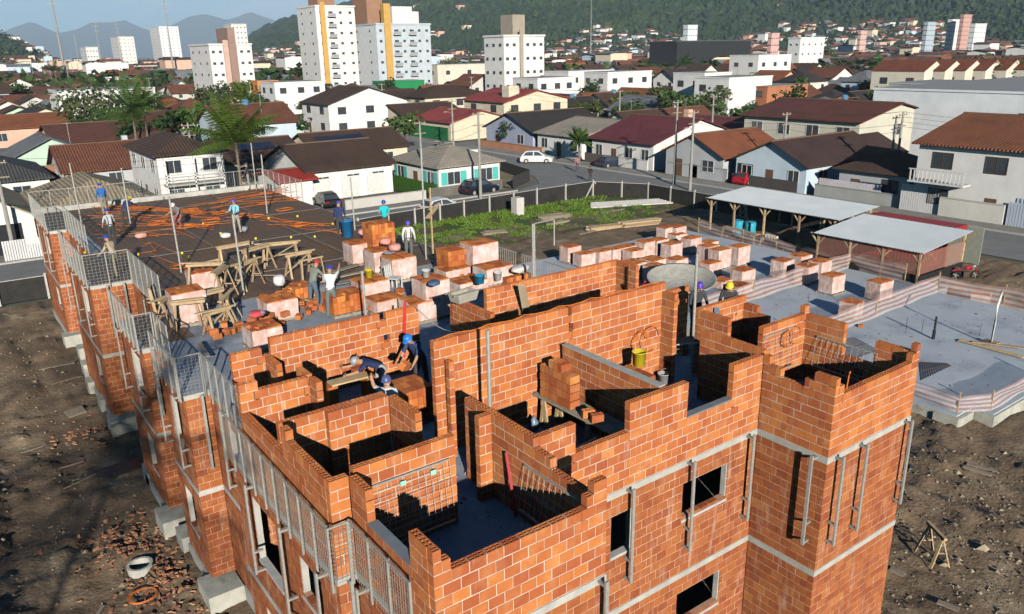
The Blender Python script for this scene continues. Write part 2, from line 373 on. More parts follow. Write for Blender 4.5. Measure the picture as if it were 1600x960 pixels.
# --- floor slabs with their edge bands
for z0, z1, nm in ((F3-.14,F3,'floor_slab'),(F2-.14,F2,'floor_slab'),(0.02,F1,'ground_beam')):
    b = B(); pr = .004 if nm == 'floor_slab' else .05
    b.box(-6.45,0.05,z0,-6.44,0.06,z1)
    ys = sorted(set([f[0] for f in FACE]+[YB]))
    for y0, y1, fx in FACE:
        if y0 == 0:
            b.box(fx-pr, -pr, z0, -6.3+pr, 1.77-pr, z1); b.box(0-pr, -pr, z0, XR+pr, 1.77-pr, z1); b.box(fx-pr, 1.77-pr, z0, XR+pr, 2.6-pr, z1)
        else: b.box(fx-pr, y0-pr, z0, XR+pr, y1-pr, z1)
    b.build(nm, [mSLAB if z0 > 5 else mCONC], bld)
b = B()
for z1 in (F3,F2):
    z0 = z1-.14; q = .012
    b.box(-9.54-q,-q,z0,-6.3+q,-.004,z1+.004); b.box(-6.3,1.77-q,z0,-.002,1.766,z1+.004); b.box(-q,-q,z0,XR+q,-.004,z1+.004); b.box(-q,-.004,z0,-.004,1.766-q,z1+.004)
    prev = None
    for y0, y1, fx in FACE:
        b.box(fx-q, y0-(q if prev is not None and fx < prev else 0)-(.0 if y0 else .004-.004), z0, fx-.004, y1-(q if 1 else 0), z1+.004)
        if prev is not None and fx < prev: b.box(fx-.004, y0-q, z0, prev-q-.001, y0-.004, z1+.004)
        prev = fx
b.build('edge_band', mCONC, bld)
# --- window openings: thin concrete sills and jambs
mSILL = mat('sill_render', (0.55,0.53,0.50), (0.40,0.40,0.40), scale=6)
for axis, face, a0, a1, z0, z1 in WIN:
    b = B()
    if axis == 'x': b.box(a0-.02, face-.015, z0-.05, a1+.02, face+TH+.01, z0+.015)
    else: b.box(face-.015, a0-.02, z0-.05, face+TH+.01, a1+.02, z0+.015)
    b.build('window_sill', mSILL, bld); b = B()
    if axis == 'x': b.box(a1-.03, face+.01, z0+.02, a1+.002, face+TH, z1)
    else: b.box(face+.01, a1-.03, z0+.02, face+TH, a1+.002, z1)
    b.build('window_jamb', mCONC, bld)
b = B(); b.box(-9.55, .66, F3+1.202, -9.37, 2.0, F3+1.235); b.build('window_sill', mat('sill_grey', (0.22,0.24,0.26),(0.16,0.18,0.20)), bld)
b = B(); b.box(-2.42, 1.755, T5+.002, -1.01, 1.93, T5+.035); b.build('window_sill', MATS['sill_grey'], bld)
b = B(); b.box(-3.1, 1.95, T9+.002, -2.92, 5.0, T9+.03); b.build('wall_cap', mCONC, bld)
# --- foundation blocks along the left foot
for x, y, sx, sy, h in ((-10.5,2.2,.6,1.0,.75),(-10.25,8.2,.55,.9,.7),(-10.35,11.6,.55,1.1,.75),(-10.2,14.6,.5,.8,.9),(-10.45,16.0,.55,1.1,.85),(-10.1,19.4,.5,.9,.9),(-9.7,21.6,.6,.9,.95),(-10.3,24.6,.6,.9,.9),(-10.25,27.0,.5,.8,.95),(-10.3,29.5,.5,.8,.9),(-10.1,32.0,.6,.8,.9),(-9.9,34.5,.6,.8,.9),(-10.2,37.0,.5,.9,.9)):
    b = B(); b.box(x+.1, y-sy/2, -.3, x+sx+.5, y+sy/2, h*.66); bb = b.build('foundation_block', mFND, bld)
# --- drip stains of lime are part of the walls' material; guard-socket bars on the faces
def socket(axis, face, a, z0=F3-2.15, z1=F3+.04, off=.2):
    b = B()
    if axis == 'x':
        y = face-off; b.box(a-.035, y-.02, z0, a+.035, y+.02, z1); b.box(a-.03, y+.02, z0+.03, a+.03, face-.013, z0+.07); b.box(a-.03, y+.02, z0+.5, a+.03, face-.013, z0+.54); b.box(a-.03, y+.02, z1-.12, a+.03, face-.013, z1-.07)
    else:
        x = face-off; b.box(x-.02, a-.035, z0, x+.02, a+.035, z1); b.box(x+.02, a-.03, z0+.03, face-.013, a+.03, z0+.07); b.box(x+.02, a-.03, z0+.5, face-.013, a+.03, z0+.54); b.box(x+.02, a-.03, z1-.12, face-.013, a+.03, z1-.07)
    return b
for ax, fc, a in (('x',1.77,-4.1),('x',1.77,-2.33),('x',1.77,-.38),('x',0,-6.46),('x',0,.29),('x',0,1.2),('x',0,3.04),('y',0,.24)):
    socket(ax, fc, a).build('guard_socket', mGALV, bld)
for a, fc in ((.75,-9.54),(2.2,-9.54),(3.0,-9.9),(4.7,-9.9),(6.6,-9.9),(8.6,-9.25),(10.4,-9.25),(12.2,-9.9),(14.0,-9.9),(15.2,-9.45),(16.6,-9.95),(18.9,-9.95),(22.0,-8.45),(25.2,-9.95),(27.6,-9.95),(30.0,-9.95),(33.0,-8.9),(37.5,-9.75),(40,-9.75)):
    socket('y', fc, a, F3-2.15, F3-.02, .22).build('guard_socket', mGALV, bld)
for y0, fx, x in ((11.9,-9.9,-9.5),(16.2,-9.95,-9.7),(24.7,-9.95,-9.4),(24.7,-9.95,-8.8),(2.6,-9.9,-9.72),(37.1,-9.75,-9.3)):
    socket('x', y0, x, F3-2.15, F3-.02, .16).build('guard_socket', mGALV, bld)
# ================================================================ site: ground, slabs and things on them
ORD = ['first','second','third','fourth','fifth','sixth','seventh','eighth','ninth','tenth','eleventh','twelfth','thirteenth','fourteenth','fifteenth','sixteenth','seventeenth','eighteenth','nineteenth','twentieth']
def ordn(i):
    if i < 20: return ORD[i]
    t = ['twenty','thirty','forty','fifty','sixty','seventy','eighty','ninety'][(i+1)//10-2] if (i+1) < 100 else 'hundred'
    return (t[:-1]+'ieth' if (i+1) % 10 == 0 else t+'-'+ORD[(i+1) % 10-1]) if i+1 < 100 else 'hundred-and-'+ordn(i-100)
def number_labels(objs, fmt):
    """objs: (object, x in the photo); single each one out by its order from the left"""
    objs = sorted(objs, key=lambda q: q[1]); n = len(objs)
    for i, (o, x) in enumerate(objs): o['label'] = fmt.format(ordn(i)) if n > 1 else fmt.replace('{} from the left ', '').format('')
def fbm(x, y, s=1.0, o=4):
    from mathutils import noise
    return noise.fractal(Vector((x*s, y*s, 3.7)), 0.6, 2.0, o)
mDIRT = mat('site_dirt', (0.255,0.18,0.112), (0.12,0.086,0.057), rough=0.97, scale=1.1, bump=1.0, bscale=7, c3=(0.34,0.26,0.17), s3=0.4, t3=(.52,.68), detail=10)
mWOOD = mat('raw_timber', (0.50,0.36,0.22), (0.38,0.26,0.15), rough=0.85, scale=6, tone=0.3)
mWOODG = mat('weathered_timber', (0.36,0.30,0.23), (0.25,0.20,0.15), rough=0.9, scale=6, tone=0.3)
mWRAP = mat('stretch_film', (0.66,0.49,0.44), (0.58,0.35,0.28), rough=0.28, scale=5, spec=0.6, bump=.5, bscale=9, c3=(0.76,0.68,0.66), s3=2.4, t3=(0.45,0.7), streak=((0.80,0.75,0.73),.56,.75))
mBTOP = mat('stacked_blocks', (0.56,0.175,0.055), (0.47,0.125,0.036), rough=0.9, scale=4, tone=0.3)
mORANGE = mat('orange_conduit', (0.72,0.20,0.03), (0.62,0.15,0.02), rough=0.45, spec=0.5)
mSTEEL = mat('dark_steel', (0.06,0.055,0.05), (0.10,0.07,0.05), rough=0.6, metal=0.4, scale=12)
mASPH = mat('asphalt', (0.24,0.24,0.235), (0.19,0.19,0.185), rough=0.95, scale=0.6, bump=0.2, bscale=40, c3=(0.29,0.27,0.24), s3=0.12)
# ---- ground
def in_building(x, y): return -10.1 < x < 3.4 and -0.2 < y < 43.2
def dirt_h(x, y):
    h = 0.16*fbm(x, y, .45)+0.12*fbm(x, y, 1.7)+0.07*abs(fbm(x, y, 4.6, 2))
    if x < -13.5:
        k = min(1, (-13.5-x)/4); h += k*(0.25+1.2*max(0, fbm(x, y, .13)+.2))
    for k in (-12.0,-14.0): h -= 0.16*math.exp(-((x-k+0.35*math.sin(y*.15))/.3)**2)
    if 3.4 < x < 16: h += 0.06*fbm(x, y, 2.6)
    return max(h-0.02, -0.085)
nx, ny = 150, 130
b = B(); xs = np.concatenate([np.linspace(-46,-23,16),np.linspace(-22,-9.5,64),np.linspace(-8,2.5,8),np.linspace(3.2,16.4,60),np.linspace(17.5,44,22)]); ys = np.concatenate([np.linspace(-22,-5,10),np.linspace(-4.5,30,150),np.linspace(30.6,46.8,30)]); nx, ny = len(xs), len(ys)
for y in ys:
    for x in xs: b.v.append((x, y, dirt_h(x, y) if y < 46.5 and x < 43.6 else -.02))
for j in range(ny-1):
    for i in range(nx-1): b.f.append((j*nx+i, j*nx+i+1, (j+1)*nx+i+1, (j+1)*nx+i)); b.t.append(.5); b.m.append(0)
struct(b.build('site_ground', mDIRT, smooth=True))
mTOWN = mat('town_ground', (0.20,0.19,0.17), (0.13,0.13,0.10), rough=0.95, scale=0.08, c3=(0.07,0.10,0.035), s3=0.03, t3=(0.5,0.6))
b = B(); b.poly([(-9000,-3000,-.12),(14000,-3000,-.12),(14000,16000,-.12),(-9000,16000,-.12)]); struct(b.build('ground', mTOWN))
# rubble and stones strewn over the dirt
def rock(b, x, y, z, r, tone, m=0, rr=random):
    a = rr.random()*6; q = [(rr.uniform(.6,1.1)*r) for _ in range(6)]
    ca, sa = math.cos(a), math.sin(a)
    P = [(q[0],0,0),(-q[1],0,0),(0,q[2]*.8,0),(0,-q[3]*.8,0),(0,0,q[4]*.7),(0,0,-q[5]*.3)]
    b.add([(x+p[0]*ca-p[1]*sa, y+p[0]*sa+p[1]*ca, z+p[2]) for p in P], [(0,2,4),(2,1,4),(1,3,4),(3,0,4),(2,0,5),(1,2,5),(3,1,5),(0,3,5)], tone, m)
rr = random.Random(11)
mSTONE = mat('pale_stones', (0.30,0.24,0.17), (0.19,0.15,0.11), rough=0.95, scale=5, tone=0.5)
mSHARD = mat('block_shards', (0.40,0.17,0.095), (0.26,0.13,0.085), rough=0.95, scale=5, tone=0.4)
b = B()
for k in range(3000):
    x = -10.4-abs(rr.gauss(0,3.2)); y = rr.uniform(-4, 42)
    if rr.random() < .35: x = rr.uniform(-20,-14)
    if in_building(x,y): continue
    rock(b, x, y, dirt_h(x,y)+.01, min(.2,abs(rr.gauss(0,.035))+.015+(.08 if rr.random() < .03 else 0)), rr.random(), 0, rr)
for k in range(5200):
    x = rr.uniform(3.6, 15.8); y = rr.uniform(-4, 26)
    if rr.random() < .5: x = 7.5+rr.gauss(0,1.6)+.25*(y-3); y = rr.uniform(-3,10)
    if in_building(x,y): continue
    rock(b, x, y, dirt_h(x,y)+.01, min(.2,abs(rr.gauss(0,.035))+.015+(.08 if rr.random() < .03 else 0)), rr.random(), 0, rr)
tag(stuff(b.build('rubble_stones', mSTONE)), 'pale stones and clods strewn over the churned brown dirt', 'rubble')
b = B()
for cx, cy, n, s in ((-10.9,10.2,300,.7),(-11.2,16.0,200,.7),(-10.8,13.2,160,.5),(-11.0,25,60,.7),(-11.0,4.2,110,.6)):
    for k in range(n):
        x, y = cx+rr.gauss(0,s), cy+rr.gauss(0,s*1.3)
        if in_building(x,y): continue
        z = dirt_h(x,y)+.02+max(0,.35-.3*math.hypot(x-cx,y-cy)/s)*(.6 if n > 300 else .2); a = rr.random()*6; l = rr.uniform(.02,.10); w = rr.uniform(.015,.06)
        u = Vector((math.cos(a),math.sin(a),rr.uniform(-.4,.4))).normalized(); v = u.cross(Vector((rr.uniform(-.3,.3),rr.uniform(-.3,.3),1))).normalized()
        b.ob((x,y,z), u*l, v*w, u.cross(v)*.02, rr.random())
tag(stuff(b.build('brick_shards', mSHARD)), 'broken orange block shards heaped along the foot of the left wall', 'rubble')
def plank(name, label, p, q, w=.18, h=.03, m=None, parent=None, cat='plank', group=None):
    b = B(); b.bar(p, q, w, h, rr.random()); o = b.build(name, m or mWOODG, parent)
    if parent is None: tag(o, label, cat, group)
    return o
# loose boards and a manhole ring on the left dirt
LP = [((62,572),(118,566),.32,'thick weathered plank lying by the far foot of the left wall'),((92,730),(130,716),.08,'short pale stick lying on the left dirt beside the wheel ruts'),((112,748),(160,738),.06,'thin bleached lath on the left dirt above the dark sheet'),((100,765),(150,742),.06,'slanting lath on the left dirt, lower of a crossed pair'),((33,706),(72,690),.1,'short grey board near the wheel track at far left'),((170,845),(215,822),.05,'thin stick on the left dirt above the manhole ring'),((5,487),(35,497),.12,'short pale plank lying near the black fence corner'),((112,752),(128,739),.05,'tiny lath crossing the thin lath on the left dirt'),((145,965),(160,940),.1,'pale stick at the bottom edge of the left dirt'),((80,600),(128,585),.12,'plank end lying by the orange shards near the left wall')]
for p, q, w, lab in LP:
    a, c = gp(*p, .1), gp(*q, .1); plank('plank', lab, (*a, dirt_h(*a)+.05), (*c, dirt_h(*c)+.05), w, .03)
a = gp(218, 880, .2); b = B(); b.lathe([(.34,-.05),(.36,.24),(.28,.24),(.28,.02),(.0,.02)], (0,0,0), 20); tag(b.build('manhole_ring', mCONC, None, loc=(*a, dirt_h(*a)+.02)), 'round pale concrete ring half sunk in the left dirt', 'concrete ring')
a = gp(185, 733, .1); b = B(); b.ob((0,0,0), (.75,.1,0), (-.05,.38,0.03), (0,0,.01)); tag(b.build('dark_sheet', mat('dark_sheet', (0.03,0.03,0.035), rough=0.4), None, loc=(a[0],a[1],dirt_h(*a)+.1)), 'dark flat sheet lying on the dirt beside brick shards', 'sheet')
a = gp(118, 645, .1); b = B(); b.ob((0,0,0), (.35,.1,0), (-.05,.3,0.03), (0,0,.02)); tag(b.build('pallet_scrap', mWOODG, None, loc=(a[0],a[1],dirt_h(*a)+.08)), 'small broken slatted board on the left dirt', 'board')
def coil(b, c, r, n=3, w=.012, rs=rr):
    for k in range(n):
        R = r*rs.uniform(.85,1.1); ox, oy = rs.gauss(0,.03), rs.gauss(0,.03)
        b.path([(c[0]+ox+R*math.cos(t*2*PI/18), c[1]+oy+R*.9*math.sin(t*2*PI/18), c[2]+.012*k+.01*math.sin(t)) for t in range(19)], w, 5)
a = gp(222, 930, .1); b = B(); coil(b, (0,0,.03), .35, 3); tag(b.build('conduit_coil', mORANGE, None, loc=(*a, dirt_h(*a)+.05)), 'loose orange conduit coil lying among the shards at lower left', 'conduit')
# trestle and rocks on the right dirt
def sawhorse(b, L=1.2, h=.8, w=.5, t=.07):
    b.bar((-L/2,0,h), (L/2,0,h), .09, .09, .6)
    for x in (-L/2+.12, L/2-.12):
        for s in (-1,1): b.bar((x,0,h-.02), (x+(.08 if x > 0 else -.08), s*w/2, 0), .08, .035, rr.random())
        b.bar((x,-w*.25,h*.45), (x,w*.25,h*.45), .06, .03, rr.random())
a = gp(1456, 872); b = B(); sawhorse(b, .9, .95, .55); tag(b.build('sawhorse', mWOOD, None, loc=(*a, dirt_h(*a)), rz=1.0), 'raw timber trestle standing alone on the right-hand dirt', 'trestle')
for p, r, lab in (((1537,858),.22,'pale boulder lying on the right dirt below the slab'),((1475,885),.16,'small pale stone beside the timber trestle on the dirt'),((1497,739),.18,'whitish stone on the right dirt near the slab corner')):
    a = gp(*p); b = B(); rock(b, 0, 0, .08, r, .9); tag(b.build('boulder', mSTONE, None, loc=(*a, dirt_h(*a))), lab, 'stone')
for p, q, lab in (((1510,728),(1558,740),'upper of two short boards on the right dirt below the slab'),((1505,733),(1548,747),'lower of two short boards on the right dirt below the slab'),((1390,893),(1413,903),'pale stick on the right dirt hard against the brick wall foot'),((1464,945),(1498,958),'board at the bottom edge of the right dirt')):
    a, c = gp(*p), gp(*q); plank('plank', lab, (*a,.1), (*c,.1), .2, .03)
# ---- neighbouring ground slab
SZ = 0.5
mSLAB2 = mat('fresh_slab', (0.50,0.54,0.58), (0.42,0.47,0.52), rough=0.7, scale=0.9, c3=(0.30,0.34,0.39), s3=0.55, bump=0.08, bscale=30, t3=(0.50,0.72), detail=10)
b = B(); b.prism([(16.2,4.3),(17.45,4.3),(17.45,3.5),(31.6,3.5),(31.6,13.0),(33.2,13.0),(33.2,33.5),(16.2,33.5)], -.2, SZ)
o = struct(b.build('concrete_slab', mSLAB2))
b = B(); b.prism([(16.12,4.2),(17.35,4.2),(17.35,3.42),(31.5,3.42),(31.5,3.6),(17.6,3.6),(17.6,4.5),(16.3,4.5),(16.3,20),(16.12,20)], -.25, SZ-.06); b.build('edge_beam', mFND, o)
b = B(); b.box(16.0,4.15,-.25,17.3,5.1,.42); b.build('edge_beam', mFND, o)
# ---- pallets of blocks
def pallet_parts(root, sx, sy, h, wrap=True, rs=rr, loose=0.0):
    b = B()
    for k in range(3): b.box(-sx/2, -sy/2+k*(sy-.1)/2, .0, sx/2, -sy/2+k*(sy-.1)/2+.1, .08, rs.random())
    for k in range(6): b.box(-sx/2+k*(sx-.1)/5, -sy/2, .08, -sx/2+k*(sx-.1)/5+.1, sy/2, .105, rs.random())
    b.build('pallet', mWOODG, root)
    b = B(); bx, by, bz = .145, .295, .2; nx, ny, nz = max(2,int(sx/bx)), max(2,int(sy/by)), max(1,int((h-.11)/bz))
    for i in range(nx):
        for j in range(ny):
            n = nz-(1 if rs.random() < loose else 0)
            x, y = -nx*bx/2+i*bx, -ny*by/2+j*by; dz = rs.uniform(0,.012)
            if n < 1: continue
            if wrap: b.box(x+.004, y+.004, .11+(n-1)*bz, x+bx-.004, y+by-.004, .11+n*bz+dz, rs.random())
            else:
                for k in range(n): b.box(x+.004+rs.uniform(-.004,.004), y+.004, .11+k*bz+.003, x+bx-.004, y+by-.004+rs.uniform(-.008,.004), .11+(k+1)*bz-.003, rs.random())
    stuff(b.build('blocks', mBTOP, root))
    if wrap:
        # a creased skirt of film round the stack, leaving the top open
        ring = []; X, Y, Z = nx*bx/2+.012, ny*by/2+.012, .11+nz*bz-.03
        def rim(z, e):
            pts = []
            for a, c, n in (((-X,-Y),(X,-Y),5),((X,-Y),(X,Y),5),((X,Y),(-X,Y),5),((-X,Y),(-X,-Y),5)):
                for k in range(n): pts.append((a[0]+(c[0]-a[0])*k/n+rs.uniform(-e,e), a[1]+(c[1]-a[1])*k/n+rs.uniform(-e,e), z+rs.uniform(-e,e)*1.5))
            return pts
        b = B(); lev = [rim(z, .012) for z in (.06, .11+nz*bz*.35, .11+nz*bz*.68, Z)]
        n = len(lev[0])
        for q in lev: b.v += q
        for k in range(3):
            for i in range(n): b.f.append((k*n+i, k*n+(i+1)%n, (k+1)*n+(i+1)%n, (k+1)*n+i)); b.t.append(rs.random()); b.m.append(0)
        b.build('film_wrap', mWRAP, root)
PROTO = {}
def pallet(px, py, zf, h, sx=1.16, sy=1.16, wrap=True, rz=0.0, label='', group=None, loose=0.0):
    """px, py: middle of its top in the photo; zf: level it stands on"""
    x, y = gp(px, py, zf+h); k = (sx, sy, h, wrap, loose)
    if k in PROTO: o = copy_tree(PROTO[k], loc=(x,y,zf), rz=rz, label=label, group=group)
    else:
        o = thing('block_pallet', label, 'brick pallet', (x,y,zf), rz, group); pallet_parts(o, sx, sy, h, wrap, rr, loose); PROTO[k] = o
    o['label'] = label
    if group: o['group'] = group
    elif 'group' in o: del o['group']
    return o
q = lambda a, c: (800+a/4, 300+c/4)
R1 = []
for a, c, h in ((365,322,1.25),(452,366,1.05),(556,350,1.05),(645,336,1.05),(712,322,1.05),(762,346,1.05),(835,288,1.3),(915,276,1.3),(1000,300,1.3),(965,214,.95),(1030,210,.95),(1035,244,.7),(1122,274,1.2),(1228,290,.9),(1228,328,1.35),(1300,350,1.35),(1420,330,1.35),(1240,416,1.1),(1446,466,1.25),(1155,492,.5),(1310,526,.7),(1425,556,.7),(1030,404,1.2)):
    p = q(a, c); R1.append((pallet(*p, SZ, h, rz=rr.uniform(-.06,.06), group='film-wrapped block pallets crowded on the grey slab'), p[0]))
number_labels(R1, 'film-wrapped pallet of orange blocks in the crowded slab yard, {} from the left')
R2 = []
for a, c, h, s in ((760,420,1.25,1.3),(880,405,1.2,1.25),(905,450,1.2,1.25)):
    p = q(a, c); R2.append((pallet(*p, SZ, h, s, s, rz=.03, group='large wrapped stacks beside the mixing tray'), p[0]))
number_labels(R2, 'large wrapped block stack behind the long tall wall, {} from the left')
R3 = []
for a, c, h in ((310,66,1.25),(395,46,1.2),(425,90,1.25),(487,72,1.2),(545,130,1.3),(768,158,1.3)):
    p = (1120+a/3, 380+c/3); R3.append((pallet(*p, SZ, h, rz=rr.uniform(-.08,.08), group='wrapped pallets on the open slab behind striped netting'), p[0]))
number_labels(R3, 'wrapped block pallet standing apart on the open slab inside the netting, {} from the left')
pallet(1120+636/3, 380+258/3, SZ, 1.05, .95, .95, rz=.1, label='single white-wrapped block pallet alone on the slab in front of the netting')
pallet(1120+1245/3, 380+215/3, 0, .9, 1.2, 1.0, rz=.3, label='wrapped block pallet under grey cover outside the netting near the motorbike')
# on the top floor
pallet(288, 450, F3, 1.15, 1.1, 1.1, label='white-wrapped block pallet with leaning block rows beside the timber frames')
pallet(312, 418, F3, .8, 1.0, .9, label='low wrapped block pallet behind the timber trestles on the top floor')
pallet(432, 458, F3, .85, 1.1, .9, label='low white-wrapped pallet carrying a white sack on the top floor')
pallet(408, 500, F3, .85, 1.0, .9, loose=.25, label='half-used block pallet with a striped cloth on top at the wall corner')
pallet(536, 450, F3, .85, 1.2, 1.0, wrap=False, loose=.15, label='unwrapped low block stack beside the bricklayer in the white shirt')
pallet(577, 424+10, F3, .95, 1.1, 1.1, label='bright white-wrapped pallet under the yellow bucket')
pallet(590, 340, F3, 1.9, 1.1, 1.0, wrap=False, label='tall unwrapped block stack on the row of wrapped pallets at the deck edge')
pallet(560, 372, F3, 1.05, 1.1, 1.1, label='wrapped pallet at the deck edge, left of the plastic-wrapped bundles')
pallet(594, 383, F3, 1.05, 1.1, 1.1, label='wrapped pallet at the deck edge under the plastic-wrapped bundles')
pallet(622, 398, F3, .95, 1.1, 1.1, label='wrapped pallet at the deck edge beside the man in the harness')
pallet(708, 384, F3, 1.2, 1.1, 1.0, wrap=False, label='unwrapped block stack left of the tall pink-wrapped pallet')
pallet(748, 372, F3, 1.45, 1.2, 1.1, label='tall pink-wrapped pallet at the back of the top floor')
pallet(708, 413, F3, .6, 1.2, .9, label='flat wrapped pallet in front of the unwrapped stack on the top floor')
pallet(730, 432, F3, .6, 1.2, .9, label='flat wrapped pallet beside the blue bucket on the top floor')
pallet(672, 432, F3, 1.35, 1.0, 1.0, label='tall grey-wrapped pallet with a white bucket on top beside the door gap')
pallet(804, 421, F3, .5, 1.3, .8, wrap=False, label='spread of loose blocks along the back wall beside white plastic')
pallet(462, 438, F3, .7, 1.1, 1.0, wrap=False, loose=.2, label='unwrapped low stack at the deck edge left of the wire-grid frame')
pallet(600, 455, F3, .7, 1.1, 1.0, label='low wrapped pallet between the white chair and the left back wall')
pallet(655, 462, F3, .8, 1.1, 1.0, label='low wrapped pallet behind the right end of the left back wall')
pallet(770, 412, F3, .75, 1.2, 1.0, label='wrapped pallet between the pink-wrapped pallet and the metal barrier')
pallet(641, 587, F3, 1.1, .75, .9, wrap=False, label='neat unwrapped block stack in the shaded room behind the crouching man')
# loose blocks standing and lying about
def loose_block(px, py, z, label, rz=0, flat=False, group=None):
    x, y = gp(px, py, z); s_ = brick_shape(.29, .19, True)
    o = s_.build('hollow_block', mBRICKO, None, loc=(x,y,z), rz=rz)
    if flat: o.rotation_euler = (PI/2,0,rz)
    return tag(o, label, 'block', group)
for k, (x, y, z, rz, fl, lab) in enumerate(((1244,447,SZ,.3,False,'single block on the slab under the netting near the paired pallets'),(1340,512,SZ,.2,True,'single red block lying on the slab below the white-wrapped pallet'),(1196,460,SZ,.3,True,'single block on the netting line beside the top floor'),(1312,402,SZ,.5,False,'leaning block at the netting corner'),(346,485,F3,.2,False,'upright block beside the timber frames on the top floor'),(548,583,F3+.8,.1,True,'block lying on the plank stage before the left back wall'),(560,580,F3+.8,.4,False,'block standing on the plank stage before the left back wall'))):
    loose_block(x, y, z, lab, rz, fl)
# a stack of blocks on a plank stage between two trestles in the middle room
zs = F3+.75
pA, pB = gp(832,616,zs), gp(975,690,zs)
st = thing('plank_stage', 'plank stage on timber legs carrying a tall leaning block stack', 'scaffold', (0,0,0))
b = B(); d = (Vector((*pB,0))-Vector((*pA,0))).normalized(); nrm = Vector((-d.y,d.x,0))
for k in range(2):
    e = nrm*(.14+.3*k); plank('plank', '', (pA[0]+e.x,pA[1]+e.y,zs), (pB[0]+e.x*1.0,pB[1]+e.y,zs), .28, .035, mWOODG, st)
for t in (.12,.62,.9):
    c = Vector((*pA,0))*(1-t)+Vector((*pB,0))*t
    for s in (.05,.5):
        for w in (-.12,.12): bb = B(); bb.bar((c.x+nrm.x*s, c.y+nrm.y*s, zs-.02), (c.x+nrm.x*s+d.x*w, c.y+nrm.y*s+d.y*w, F3), .09, .04, .7); bb.build('leg', mWOOD, st)
sk = thing('block_stack', 'tall ragged stack of hollow blocks on the plank stage in the middle room', 'brick stack', (0,0,0))
c0 = Vector((*pA,0))+d*.35+nrm*.15; ang = math.atan2(d.y,d.x)
for j in range(7):
    for lv in range(5):
        hgt = [4,4,5,5,5,4,4][j]
        if lv >= hgt: continue
        o = inst('hollow_block', SM.setdefault('std', brick_shape(.29,.19,True).mesh('hollow_block', mBRICKO)), sk, (c0.x+d.x*.15*j-nrm.x*.1, c0.y+d.y*.15*j-nrm.y*.1, zs+.02+lv*.195), ang+PI/2+rr.uniform(-.03,.03))
for j, lab in enumerate(('left of the two blocks lying at the right end of the plank stage','right of the two blocks lying at the right end of the plank stage')):
    c = Vector((*pA,0))+d*(1.75+.28*j)-nrm*.02; tag(inst('hollow_block', SM['std'], None, (c.x,c.y,zs+.02), ang+1.2), lab, 'block')
# ---- steel poles of the guard line on the top floor
POLES = [((283.6,427.3),3.1,'nearest of the poles standing on the brown deck'),((417.7,334.5),3.2,'tall pole on the far brown deck, right of the pair near the palm'),((400.5,298),3.0,'pole on the far brown deck, left of the pair near the palm'),((205.6,360),3.1,'pole on the brown deck beside the man bending in dark blue'),((128,352),3.2,'pole at the far left corner of the brown deck'),((381.6,463),3.0,'pole beside the timber frames in the middle of the top floor'),((578,561),2.6,'pole standing before the left back wall near the red level'),((834,463),2.6,'pole behind the back wall beside the propped board'),((1080,586),3.3,'pole at the mesh panel right of the long tall wall'),((666,407),4.6,'tallest pole on the top floor, behind the harnessed man'),((554.7,361),2.6,'pole at the deck edge above the blue drum'),((452,545),.0,'')]
for (x, y), h, lab in POLES:
    if not lab: continue
    a = gp(x, y, F3); t = thing('guard_pole', 'grey steel '+lab, 'pole', (*a, F3), 0, 'steel poles standing on the top floor')
    b = B(); b.tube((0,0,0), (rr.uniform(-.05,.05),rr.uniform(-.05,.05),h), .038, n=8); b.build('tube', mGALV, t); b = B(); b.box(-.09,-.09,0,.09,.09,.015); b.build('foot_plate', mGALV, t)
a = gp(762, 516, F3+3.0); t = thing('guard_pole', 'grey steel pole standing close before the long tall wall', 'pole', (*a, F3), 0, 'steel poles standing on the top floor')
b = B(); b.tube((0,0,0), (0,0,3.0), .042, n=8); b.build('tube', mGALV, t); b = B(); b.box(-.09,-.09,0,.09,.09,.015); b.build('foot_plate', mGALV, t)
a = gp(676.6, 400, F3); t = thing('guard_pole', 'thin raw timber post beside the tallest steel pole', 'pole', (*a, F3)); b = B(); b.bar((0,0,0),(0,0,2.9),.06); b.build('post', mWOOD, t); b = B(); b.bar((-.3,-.2,1.7),(.45,.3,2.0),.2,.04); b.bar((-.1,0,2.0),(.5,.1,2.2),.08,.03); b.build('brace', mWOOD, t)
# ---- brown formwork deck with reinforcement and orange conduits
mDECK = mat('formwork_deck', (0.15,0.095,0.06), (0.09,0.062,0.046), rough=0.55, scale=1.2, spec=0.5, c3=(0.16,0.085,0.03), s3=0.3, t3=(0.5,0.62))
dz = F3+.03
dk = thing('formwork_deck', 'dark brown formwork deck with reinforcement over the back half of the floor', 'deck', (0,0,0))
DX0, DX1, DY0, DY1 = -8.4, 3.25, 19.2, 42.7
k = 0
for i in range(5):
    for j in range(10):
        x0, y0 = DX0+(DX1-DX0)*i/5, DY0+(DY1-DY0)*j/10; b = B(); b.box(x0+.006, y0+.006, F3+.004, x0+(DX1-DX0)/5-.006, y0+(DY1-DY0)/10-.006, dz+rr.uniform(-.004,.004), rr.random()); b.build('panel', mDECK, dk)
for y0, y1, fx in FACE[5:]:
    if fx < -9: b = B(); b.box(fx+.1, y0+.1, F3+.004, -8.41, y1-.1, dz); b.build('panel', mDECK, dk)
b = B()
for i in range(int((DY1-DY0)/.3)): b.box(DX0+.1, DY0+.1+i*.3, dz+.02, DX1-.1, DY0+.108+i*.3, dz+.028)
for i in range(int((DX1-DX0)/.3)): b.box(DX0+.1+i*.3, DY0+.1, dz+.028, DX0+.108+i*.3, DY1-.1, dz+.036)
stuff(b.build('reinforcement', mat('rebar', (0.11,0.075,0.06), (0.15,0.08,0.04), rough=0.7, metal=0.2), dk))
